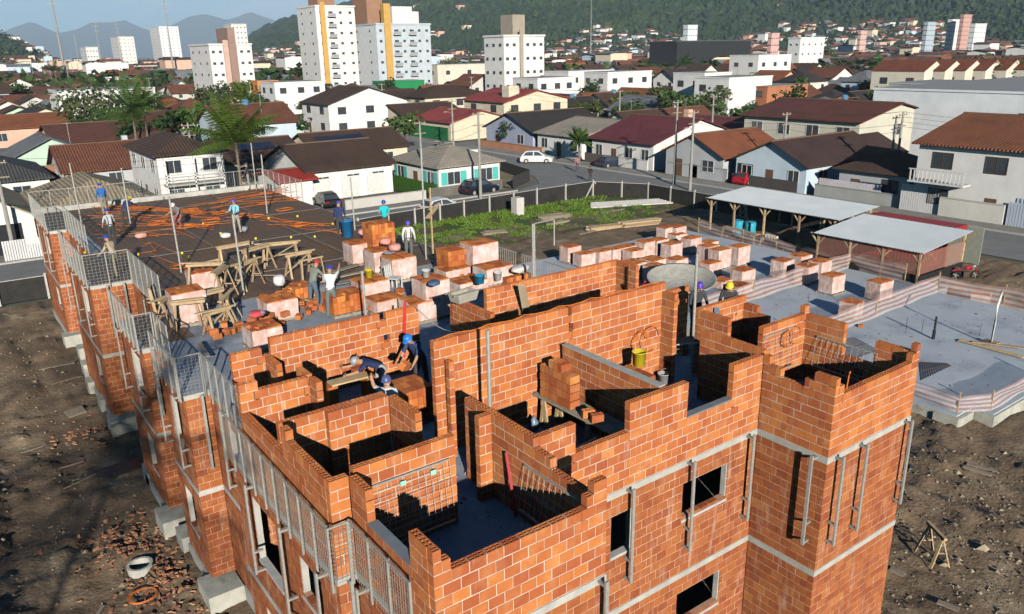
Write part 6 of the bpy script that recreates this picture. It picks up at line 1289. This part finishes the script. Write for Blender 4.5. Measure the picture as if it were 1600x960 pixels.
# utility poles and wires
mPOLE = mat('pole_concrete',(0.34,0.33,0.30),(0.26,0.25,0.23), scale=3); UP_ = {}
def upole(k, x, y, h, lab, lamp=False):
    t = thing('utility_pole', lab, 'utility pole', (x,y,-.1), 0, 'utility poles along the streets'); b = B(); b.tube((0,0,0),(0,0,h),.17,.10,n=8); b.build('shaft', mPOLE, t)
    for z in (h-.25,h-1.3): b = B(); b.bar((-.7,.0,z),(.7,.0,z),.09,.09); b.build('crossarm', mWOODG, t)
    for i in range(3): b = B(); b.lathe([(.04,0),(.05,.06),(.03,.14),(0,.15)], (-.6+.6*i,0,h-.2), 6); b.build('insulator', mat('porcelain',(0.5,0.48,0.45)), t)
    if lamp: b = B(); b.path([(0,0,h-2.2),(-.6,-.2,h-1.7),(-1.3,-.4,h-1.6)], .035, 6); b.build('lamp_arm', mGALV, t); b = B(); b.ob((-1.5,-.46,h-1.62),(.28,.08,0),(-.03,.1,0),(0,0,.06)); b.build('lamp_head', mGALV, t)
    UP_[k] = (x,y,h); return t
for k, (p, h, lab, lp) in enumerate((((1053,288),9.0,'utility pole on the far pavement before the grey gable house',0),((1078,297),8.2,'utility pole beside the black fence, right of the tall one',1),((1220,286),7.6,'utility pole before the pale blue house',0),((1386,300),7.6,'left of the two poles at the white slatted gate',0),((1395,303),8.0,'right of the two poles at the white slatted gate',0),((661,297),7.4,'utility pole before the teal-shuttered house door',0),((751,309),8.6,'utility pole in front of the black sport-utility car',0),((709,236),7.5,'utility pole left of the green wall',1),((812,206),8,'utility pole before the dark house at the bend',0),((967,216),7.8,'utility pole before the maroon-roofed house',0),((522,196),8,'utility pole at the corner bushes left of centre',1),((600,190),8,'utility pole between the brown roofs left of centre',0),((684,190),8,'utility pole beside the white garden wall',0),((738,172),8.2,'utility pole before the cream two-storey house',0),((1110,240),8,'slim utility pole behind the tall pole across the road',0),((24,402),7.4,'leaning utility pole at the left edge of the site',0),((240,176),9,'utility pole behind the left palms',0),((308,300),7.5,'pole before the white two-storey house balcony',0),((560,120),9,'far pole below the white and yellow tower',0),((893,150),8.5,'pole before the white gable wall right of centre',0),((963,125),8.5,'pole by the white blocks right of centre',0),((1150,150),8.5,'pole behind the long cream house',0))): upole(k, *gp(*p), h, lab, lp)
def wire(label, p, q_, sag=.5, r=.012):
    b = B(); p = Vector(p); q_ = Vector(q_); b.path([p.lerp(q_,i/10)-Vector((0,0,sag*math.sin(PI*i/10))) for i in range(11)], r, 4); return tag(b.build('power_line', mat('cable',(0.05,0.05,0.05), rough=.6), None), label, 'cable', 'overhead cables')
names = {0:'tall pole',1:'fence pole',2:'blue-house pole',4:'gate poles',5:'teal-house pole',6:'car pole',7:'green-wall pole',8:'bend pole',9:'maroon-house pole',15:'left-edge pole'}
for i, j in ((0,2),(2,4),(9,0),(8,9),(7,8),(5,6)):
    for c, (dx, dz_) in enumerate(((-.6,-.05),(.6,-.05),(0,-1.2),(.3,-1.9))):
        A_, C_ = UP_[i], UP_[j]; wire('{} overhead cable between the {} and the {}'.format(['left top','right top','middle','lowest'][c], names[i], names[j]), (A_[0]+dx,A_[1],A_[2]+dz_), (C_[0]+dx,C_[1],C_[2]+dz_), .35+.1*c, .014)
for c in range(4): A_ = UP_[4]; wire(ORD[c]+' cable from the top running from the gate poles out of view at right', (A_[0],A_[1],A_[2]-.1-.45*c), (54.5,-8,8.0-.45*c), .5)
for c in range(3): A_ = UP_[15]; wire(ORD[c]+' cable from the top running along the site road from the left-edge pole', (A_[0],A_[1],A_[2]-.1-.5*c), (UP_[5][0],UP_[5][1],7.2-.5*c), .9)
# ================================================================ mid and far town
rh = random.Random(77)
def at_dist(px_, D):
    d = RX*((px_-800)/FPX)+FW*1.0-UP*((92-0.0185*px_-480)/FPX); h = math.hypot(d[0],d[1]); return float(CAM[0]+d[0]/h*D), float(CAM[1]+d[1]/h*D)
def clash(x0,x1,y0,y1): return any(x0 < h[1] and x1 > h[0] and y0 < h[3] and y1 > h[2] for h in HOUSES)
# apartment blocks
APW = {}
def apt(label, px0, px1, D, top, floors, wc, faces, w=None, d=None, cores=(), bal=(), name='apartment_block', strip=None, fr=mFRW, nx=5, ny=3, wsz=(.9,.75)):
    x, y = at_dist((px0+px1)/2, D); az = math.atan2(y-CAM[1],x-CAM[0]); span = (px1-px0)/FPX*D*.98
    if w is None: w = span*.62/math.sin(az)*1.05; d = span*.36/math.cos(az)*.9
    t = thing(name, label, 'building', (x-w/2,y-d/2,-.1)); HOUSES.append((x-w/2-2,x+w/2+2,y-d/2-2,y+d/2+2)); b = B(); b.box(0,0,0,w,d,top); b.build('wall', wallm(wc), t)
    if faces: b = B(); b.box(-.08,-.08,0,.0-.002,d*.999,top+.3); b.build('end_wall', wallm(faces), t)
    b = B(); b.box(-.25,-.25,top,w+.25,d+.25,top+.5); b.build('parapet', wallm(wc), t)
    fh = top/floors
    for f_ in range(floors):
        for i in range(nx):
            k = (wsz,'y')
            if k not in APW: b = B(); b.box(-wsz[0]/2,-.09,0,wsz[0]/2,.05,wsz[1]); APW[k] = b.mesh('window', mGLASS); b = B(); b.box(-.09,-wsz[0]/2,0,.05,wsz[0]/2,wsz[1]); APW[(wsz,'x')] = b.mesh('window', mGLASS)
            xx = w*(i+.5)/nx
            if any(abs(xx/w-q_) < .06 for q_ in bal):
                b = B(); b.box(xx-1.3,-1.1,f_*fh+.1,xx+1.3,-.002,f_*fh+.25); b.build('balcony', wallm((0.6,0.6,0.6)), t); b = B(); b.box(xx-1.3,-1.1,f_*fh+.26,xx+1.3,-1.02,f_*fh+1.2); b.build('balcony_front', wallm((0.35,0.36,0.37)), t)
                inst('window', APW[k], t, (xx,0,f_*fh+.6), 0, (1.6,1,1.6)); continue
            inst('window', APW[k], t, (xx,0,f_*fh+1.1))
        for i in range(ny): inst('window', APW[(wsz,'x')], t, (-.05,d*(i+.5)/ny,f_*fh+1.1))
    for (u0,u1,v0,v1,z1,c) in cores: b = B(); b.box(w*u0,d*v0,top+.5 if u0 >= 0 and v0 >= 0 else 0,w*u1,d*v1,z1); b.build('roof_tower', wallm(c), t)
    if strip: b = B(); b.box(w*strip[0],-.5,0,w*strip[1],-.003,top+1.5); b.build('facade_strip', wallm(strip[2]), t)
    return t
BRW, YLW = (0.36,0.20,0.13), (0.60,0.36,0.10)
apt('tall white apartment tower with mustard strip and brown roof blocks', 472,556,288,28.5,9, (0.78,0.77,0.74), (0.76,0.75,0.72), cores=((.12,.55,.1,.6,38,BRW),), bal=(.42,), strip=(.10,.22,YLW), nx=4, ny=2)
apt('pale blue-grey stepped apartment tower with white balconies', 552,672,284,22.6,7, (0.52,0.58,0.62), (0.74,0.76,0.77), cores=((.02,.3,.35,.9,35,BRW),(.35,.72,.1,.9,28.3,(0.70,0.72,0.73)),(.74,.95,.3,.9,27,(0.78,0.76,0.7)),(.14,.26,-.02,.1,29,YLW)), bal=(.36,.64), nx=7, ny=2)
apt('white five-storey block with beige lift tower and grey balconies', 757,850,228,17.6,5, (0.76,0.75,0.72), None, cores=((.32,.62,.2,.8,23.2,(0.38,0.33,0.26)),(.38,.46,-.04,.0,19.5,(0.40,0.35,0.27))), bal=(.17,.83), nx=6, ny=3)
apt('low white and pink apartment block with brown stair tower', 302,388,287,17.2,5, (0.78,0.75,0.72), None, cores=((.45,.62,-.03,.5,22.3,(0.33,0.22,0.18)),), bal=(), strip=(.32,.44,(0.62,0.42,0.34)), nx=6, ny=3)
for lab, p0, p1, D, top, fl, c in (('white far tower pair with slim roof block left of the pink block',243,281,1000,44,13,(0.78,0.78,0.77)),('white far block cluster at far left',180,210,1000,34,9,(0.75,0.73,0.70)),('white far tower behind the pink block',357,388,620,34,10,(0.76,0.74,0.70)),('pink far tower on the right under the hill',1497,1511,800,35,10,(0.62,0.36,0.30)),('white far tower right under the hill, left of the pink one',1479,1495,820,32,9,(0.78,0.77,0.74)),('grey-blue far block at upper right',1442,1457,700,28,8,(0.45,0.52,0.58)),('white block above the black hall',1067,1088,600,28,7,(0.72,0.78,0.78)),('pink far block left of the skyline palm',1200,1216,560,21,5,(0.70,0.42,0.38)),('white low block left of the skyline palm',1235,1285,420,17,4,(0.76,0.76,0.74)),('pink and white flats at upper right under the hill',1340,1352,700,23,6,(0.66,0.44,0.38)),('white far block beside the grey-blue one',1515,1535,760,27,7,(0.76,0.76,0.75)),('pale far slab block at far left horizon',130,152,800,22,5,(0.7,0.7,0.68))):
    apt(lab, p0, p1, D, top, fl, c, None, nx=4, ny=2)
hb = house('long black windowless hall on the far side of the town', *[v for v in (0,1,0,1)], 1,1,'flat', (0.03,0.032,0.036),GRT, False,0,0, name='black_hall')
x, y = at_dist(1095, 430); hb.location = (x-26,y-8,-.1)
for ch in list(hb.children): bpy.data.objects.remove(ch)
b = B(); b.box(0,0,0,55,18,16.5); b.build('wall', wallm((0.03,0.032,0.036)), hb); b = B(); b.box(-.3,-.3,16.5,55.3,18.3,17); b.build('roof', mat('flat_roof2',(0.1,0.1,0.1)), hb); HOUSES.append((x-28,x+30,y-10,y+12))
for k, (p0, D, w, d, h, lab) in enumerate(((850,205,12,10,7.5,'white flat-roofed townhouse with dark garage front, left of its row'),(905,225,16,10,8.5,'white flat-roofed townhouse, middle of its row'),(965,222,16,10,8.2,'white flat-roofed townhouse, right of its row'),(1100,190,9,9,8.6,'white flat-roofed block with brown panel by the tall palm'),(1150,180,14,9,8.0,'plain white flat-roofed block right of the tall palm'),(1482,180,17,12,6.8,'long plain grey-green flat-roofed building at right'),(1212,185,14,8,6.0,'long flat-roofed building with bare orange block wall'),(1190,300,18,12,11,'white flat office with strip windows behind the terracotta roofs'),(408,245,6,6,7,'small orange cube building left of the white tower'),(620,262,14,8,5.5,'low shop with bright green fascia'),(452,215,13,10,7.5,'white flat-topped house left of centre'),(150,190,18,12,8,'white windowless block behind the airy tree'),(715,300,26,14,9.5,'low cream hall right of the grey tower'))):
    x, y = at_dist(p0, D); c = {5:(0.42,0.46,0.44),6:(0.46,0.19,0.10),8:(0.70,0.26,0.06),9:(0.02,0.25,0.09),12:(0.72,0.66,0.55)}.get(k,(0.77,0.76,0.74)); house(lab, x-w/2,x+w/2,y-d/2,y+d/2, h, h, 'flat', c, GRT, False, 0 if k in (4,5,6,9,11) else 3, 0 if k in (5,11) else 2, fr=mFRD, floors=2)
for k in range(6):
    x, y = at_dist(1425+k*31, 205+k*2); house('cream terrace house with terracotta roof in the upper right row, {} from the left'.format(ORD[k]), x-4.4,x+4.4,y-6,y+6, 8.4,10.4,'y', (0.74,0.68,0.56),(0.27,0.085,0.05), False, 1,2, fr=mFRD, floors=2, ov=.15, group='terrace of cream houses at upper right')
x, y = at_dist(548,158); house('white two-storey house with wide brown gable left of centre', x-8,x+8,y-6,y+6, 5.6,8.2,'y', WHT,BRN, False, 3,2, fr=mFRD)
x, y = at_dist(690,172); house('cream two-storey house with stepped brown hip roof near the centre', x-8,x+8,y-6,y+6, 5.6,7.6,'x', (0.70,0.66,0.52),BRN, True, 3,2, fr=mFRD)
# rows of small houses
WC = [(WHT,'white'),((0.62,0.60,0.55),'weathered white'),(CRM,'cream'),(BLU,'pale blue'),(PCH,'peach'),((0.70,0.68,0.62),'off-white'),(MNT,'mint green'),(GRY,'grey')]
RC = [(BRN,'brown'),(BRN,'brown'),(BRN,'brown'),((0.14,0.065,0.045),'red-brown'),(TER,'terracotta'),((0.22,0.085,0.05),'rust-red'),(DRK,'charcoal'),(GRT,'grey')]
REG = {}
nh = 0; FAR = []
def area(px_): return 'at far left' if px_ < 300 else 'below the towers' if px_ < 670 else 'near the centre' if px_ < 1030 else 'at far right'
cells = []
for ix in range(-30, 70):
    for iy in range(0, 60):
        x = -200+ix*13.2+(6 if iy % 2 else 0)+rh.uniform(-1,1); y = 84+iy*12.8+rh.uniform(-1.5,1.5)
        for sx in (0,):
            cells.append((x,y))
for ix in range(0, 30):
    for iy in range(0, 6): cells.append((88+ix*15.5+rh.uniform(-1,1), 0+iy*15+rh.uniform(-1.5,1.5)))
cells.sort(key=lambda c: (c[0]-CAM[0])**2+(c[1]-CAM[1])**2)
for x, y in cells:
    D = math.hypot(x-CAM[0],y-CAM[1]); p = px_of((x,y,3))
    if p[2] < 10 or not (-40 < p[0] < 1640) or D > 430: continue
    w, d = rh.uniform(7.5,10.8), rh.uniform(7.5,10.8)
    if clash(x-w/2,x+w/2,y-d/2,y+d/2) or 42 < x < 58 or (y < 64 and x < 55) or (96 < y < 105 and x > 52) or (148 < y < 158 and x < 46) or (60 < x < 90 and y < 80): continue
    if rh.random() < .07: continue
    wc, wn = rh.choice(WC); rc, rn = rh.choice(RC); two = rh.random() < (.08 if D < 200 else .12); e = 5.2 if two else 2.5; r = e+rh.uniform(1.9,2.7); ax = rh.choice('xy'); hip = rh.random() < .25
    key = (wn, rn, two, area(p[0]))
    if D < 185: o = house('-', x-w/2,x+w/2,y-d/2,y+d/2, e, r, ax, wc, rc, hip, rh.choice((1,2)), rh.choice((1,2)), door=False, fr=rh.choice((mFRW,mFRD)))
    else:
        if nh > 235: FAR.append((x,y,w,d,e,r,ax,hip,wc,rc)); continue
        b = B(); b.box(-w/2,-d/2,0,w/2,d/2,e,m=0)
        if hip: roof_hip(b, -w/2, w/2, -d/2, d/2, e+.02, r, .4)
        else:
            b.add([(-w/2,-d/2,e),(w/2,-d/2,e),(0,-d/2,r),(-w/2,d/2,e),(w/2,d/2,e),(0,d/2,r)] if ax == 'y' else [(-w/2,-d/2,e),(-w/2,d/2,e),(-w/2,0,r),(w/2,-d/2,e),(w/2,d/2,e),(w/2,0,r)], [(0,1,2),(3,5,4)] if ax == 'y' else [(0,2,1),(3,4,5)]); nf = len(b.f)
            roof_gable(b, -w/2, w/2, -d/2, d/2, e+.02, r+.02, ax, .8)
        nf = 6 if hip else 8
        b.m = [0]*nf+[1]*(len(b.f)-nf)
        for i in range(2): b.box(-w/4+i*w/2-.6,-d/2-.03,e-1.9,-w/4+i*w/2+.6,-d/2+.02,e-.8,m=2); b.box(-w/2-.03,-d/4+i*d/2-.6,e-1.9,-w/2+.02,-d/4+i*d/2+.6,e-.8,m=2)
        o = tag(b.build('house', [wallm(wc),roofm(rc,'X' if ax == 'x' else 'Y'),mGLASS], None, loc=(x,y,-.1)), '-', 'house'); HOUSES.append((x-w/2,x+w/2,y-d/2,y+d/2))
    if D < 185:
        if rh.random() < .35: b = B(); cx, cy = w*rh.uniform(.25,.75), d*rh.uniform(.25,.75); b.box(cx-.3,cy-.3,e,cx+.3,cy+.3,r+.7); b.build('chimney', wallm(wc), o)
        if rh.random() < .4: b = B(); cx, cy = w*rh.uniform(.2,.8), d*rh.uniform(.2,.8); b.bar((cx,cy,e),(cx,cy,r+1.6),.05); b.bar((cx-.5,cy,r+1.5),(cx+.5,cy,r+1.5),.04); b.build('antenna', mGALV, o)
        if rh.random() < .2: b = B(); b.lathe([(.5,0),(.55,.9),(.3,1.05),(0,1.05)], (w*.5,d*.5,r-.3), 12); b.build('water_tank', mat('tank_blue',(0.10,0.25,0.42)), o)
    o['group'] = 'small houses of the town'; REG.setdefault(key, []).append((o, p[0])); nh += 1
for (wn, rn, two, ar), lst in REG.items():
    number_labels(lst, ('two-storey ' if two else 'low ')+wn+' house with '+rn+' roof, {} of its kind from left '+ar if len(lst) > 1 else ('two-storey ' if two else 'low ')+wn+' house with '+rn+' roof '+ar)
# trees between them
TT = {}
for k in range(420):
    px_ = rh.uniform(-20,1620); D = rh.uniform(110,420); x, y = at_dist(px_, D); r = rh.uniform(1.5,4.0)
    if clash(x-1,x+1,y-1,y+1) or 43 < x < 57: continue
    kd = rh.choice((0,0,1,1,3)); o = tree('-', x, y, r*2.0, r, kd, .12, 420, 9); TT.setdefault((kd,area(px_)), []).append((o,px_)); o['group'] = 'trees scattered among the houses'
for (kd, ar), lst in TT.items(): number_labels(lst, ['mid-green','dark green','lime','olive'][kd]+' tree among the roofs, {} of its kind from left '+ar)
# the town beyond, too small to count
mF = [wallm(c) for c in (WHT,CRM,PCH,BLU)]+[mat('far_roof_%d' % i, c, tuple(v*.7 for v in c), rough=.9, scale=.3) for i, c in enumerate((BRN,(0.17,0.075,0.05),TER,GRT))]+[mLEAF[1],mLEAF[0]]
def hill_h(x, y):
    """height of the wooded hills, by direction and distance from here"""
    dx, dy = x-CAM[0], y-CAM[1]; r = math.hypot(dx,dy); w = dx*FW[0]+dy*FW[1]
    if w < 100: return 0.0
    px_ = 800+FPX*(dx*RX[0]+dy*RX[1])/w*.955
    zc = float(np.interp(px_, HPX, HZC)); s = min(1, max(0, (r-980)/1500)); s = s*s*(3-2*s)
    if px_ < 330: s = min(1, max(0, (r-900)/600)); s = s*s*(3-2*s)
    return zc*s*(1+.22*fbm(x, y, .0022, 3))
HPX = [-400,-150,0,40,75,105,125,200,330,375,420,470,540,600,680,800,950,1200,1500,1750,2100]
HZC = [70,80,64,50,34,16,0,0,0,16,66,105,130,165,280,400,470,480,450,420,350]
b = B()
def farhouse(b, x, y, z, w, d, e, r, ax, mw, mr):
    nf = len(b.f); b.box(x-w/2,y-d/2,z-6,x+w/2,y+d/2,z+e,m=mw); q_ = B(); roof_gable(q_, x-w/2,x+w/2,y-d/2,y+d/2, z+e, z+r+.5, ax, .9); b.add(q_.v, q_.f, .5, mr)
for (x,y,w,d,e,r,ax,hip,wc,rc) in FAR: farhouse(b, x, y, -.1, w, d, e, r, ax, rh.randrange(4), 4+rh.choice((0,0,1,2,3)))
for k in range(5200):
    D = 420+rh.random()**1.3*1250; px_ = rh.uniform(-60,1660); x, y = at_dist(px_, D); z = hill_h(x,y)
    if z > 40 and rh.random() < .93: continue
    if z > 12 and fbm(x,y,.006,2) < .05: continue
    w = rh.uniform(8,15); tall = rh.random() < .04; e = rh.uniform(7,13) if tall else rh.choice((3,3,5.6)); farhouse(b, x, y, z-.2, w, rh.uniform(8,13), e, e+(.3 if tall else 1.8), rh.choice('xy'), rh.choice((0,0,0,1,2,3)), 4+rh.choice((0,0,1,2,3)))
for k in range(2600):
    D = 330+rh.random()*1300; px_ = rh.uniform(-60,1660); x, y = at_dist(px_, D); z = hill_h(x,y); r = rh.uniform(2.0,5.5); mm = 8+rh.randrange(2)
    for i in range(13):
        d_ = Vector((rh.gauss(0,1),rh.gauss(0,1),rh.gauss(0,1))).normalized()*r*rh.uniform(.5,1); u_ = Vector((rh.gauss(0,1),rh.gauss(0,1),rh.gauss(0,.5))).normalized()*r*.42; v_ = u_.cross(d_+Vector((.1,0,.1))).normalized()*r*.3; c_ = Vector((x,y,z+r*.9))+d_; b.add([tuple(c_-u_),tuple(c_-v_),tuple(c_+u_),tuple(c_+v_)], [(0,1,2,3)], rh.random(), mm)
tag(stuff(b.build('far_town', mF)), 'distant mass of small white and brown houses spreading to the foot of the hills', 'town')
# slim transmission masts
for k, (p0, D, top, lab) in enumerate(((97,350,40,'tallest slim transmission mast at upper left'),(268,480,44,'slim transmission mast before the far white tower pair'),(157,700,40,'thin far mast left of centre at the left horizon'),(190,760,40,'thin far mast beside the white block cluster'),(122,900,34,'faint far mast near the dark hill'),(923,760,62,'thin white mast standing on the wooded hill foot'))):
    x, y = at_dist(p0, D); t = thing('transmission_mast', lab, 'mast', (x,y,-.1)); b = B(); b.tube((0,0,0),(0,0,top),.55 if k < 2 else .6,.2,n=8); b.build('shaft', mPOLE, t)
    for z in (top-1,top-4,top-7): b = B(); b.bar((-2.2,0,z),(2.2,0,z),.25,.2); b.build('crossarm', mGALV, t)
# green verge strip with substation clutter at far left
x, y = at_dist(60, 330); b = B(); P = [at_dist(-60,300), at_dist(330,330), at_dist(330,352), at_dist(-60,322)]; b.poly([(*p,.02) for p in P]); struct(b.build('verge', mat('verge_grass',(0.06,0.11,0.02),(0.045,0.08,0.02))))
for k in range(14):
    x, y = at_dist(2+k*9, 440+rh.uniform(-20,20)); b = B(); b.tube((0,0,0),(0,0,rh.uniform(9,14)),.2,.12,n=6); tag(b.build('substation_post', mPOLE, None, loc=(x,y,-.1)), 'thin grey post of the far left substation, {} from the left'.format(ORD[k]), 'post', 'posts of the far substation')
# ================================================================ wooded hills and mountains
def polar_mesh(name, pxs, rs, hfun, mats_, jit):
    b = B(); n = len(pxs); rj = random.Random(9)
    for r in rs:
        for p in pxs:
            x, y = at_dist(p, r); x += rj.uniform(-3,3)*(jit > 0); y += rj.uniform(-3,3)*(jit > 0); z = hfun(x,y,p,r); b.v.append((x,y,z+(rj.uniform(-.3,1)*jit if z > 3 else 0)))
    for j in range(len(rs)-1):
        for i in range(n-1): b.f.append((j*n+i,j*n+i+1,(j+1)*n+i+1,(j+1)*n+i)); b.t.append(rj.random()); b.m.append(0)
    return struct(b.build(name, mats_))
mHILL = mat('forest_canopy',(0.030,0.052,0.022),(0.018,0.034,0.015), rough=.95, scale=.05, tone=.32, c3=(0.05,0.078,0.022), s3=.006, t3=(.55,.75), detail=8)
polar_mesh('wooded_hills', np.arange(330,1700,4.2), np.concatenate([np.arange(985,1500,7),np.arange(1500,2500,13),np.arange(2500,2900,60)]), lambda x,y,p,r: hill_h(x,y)-2, mHILL, 8)
polar_mesh('wooded_hills', np.arange(-90,130,4.0), np.concatenate([np.arange(905,1500,10),np.arange(1500,1900,40)]), lambda x,y,p,r: hill_h(x,y)-2, mHILL, 7)
MPX = [-200,-60,0,28,60,95,128,152,180,205,238,262,300,330,362,400,440,470,520,600,800]; MY = [66,60,61,51,41,56,50,40,41,37,50,47,31,26,33,22,35,26,30,40,60]
def mtn(x, y, p, r):
    yh = 92-.0185*p; zc = 14+(yh-float(np.interp(p,MPX,MY)))/FPX*13000*.92; s = max(0,1-abs(r-13000)/1700); return zc*s**.8+18*fbm(x,y,.002,3)*s
polar_mesh('mountains', np.arange(-160,760,7), np.linspace(11300,14700,22), mtn, mat('mountain_forest',(0.04,0.06,0.035),(0.03,0.045,0.03), rough=.95, scale=.002), 0)
# ================================================================ air
b = B(); b.box(-6500,-3000,-6,16500,18000,900); hz = b.build('haze', []); hz.data.materials.clear(); M_ = bpy.data.materials.new('air'); M_.use_nodes = True; n_ = M_.node_tree; n_.nodes.clear()
o_ = n_.nodes.new('ShaderNodeOutputMaterial'); v_ = n_.nodes.new('ShaderNodeVolumePrincipled'); v_.inputs['Color'].default_value = (0.62,0.80,1.0,1); v_.inputs['Density'].default_value = 1.15e-4; v_.inputs['Anisotropy'].default_value = 0.0; n_.links.new(v_.outputs[0], o_.inputs['Volume']); hz.data.materials.append(M_)
tag(stuff(hz), 'pale blue haze hanging over the distant town and mountains', 'haze')
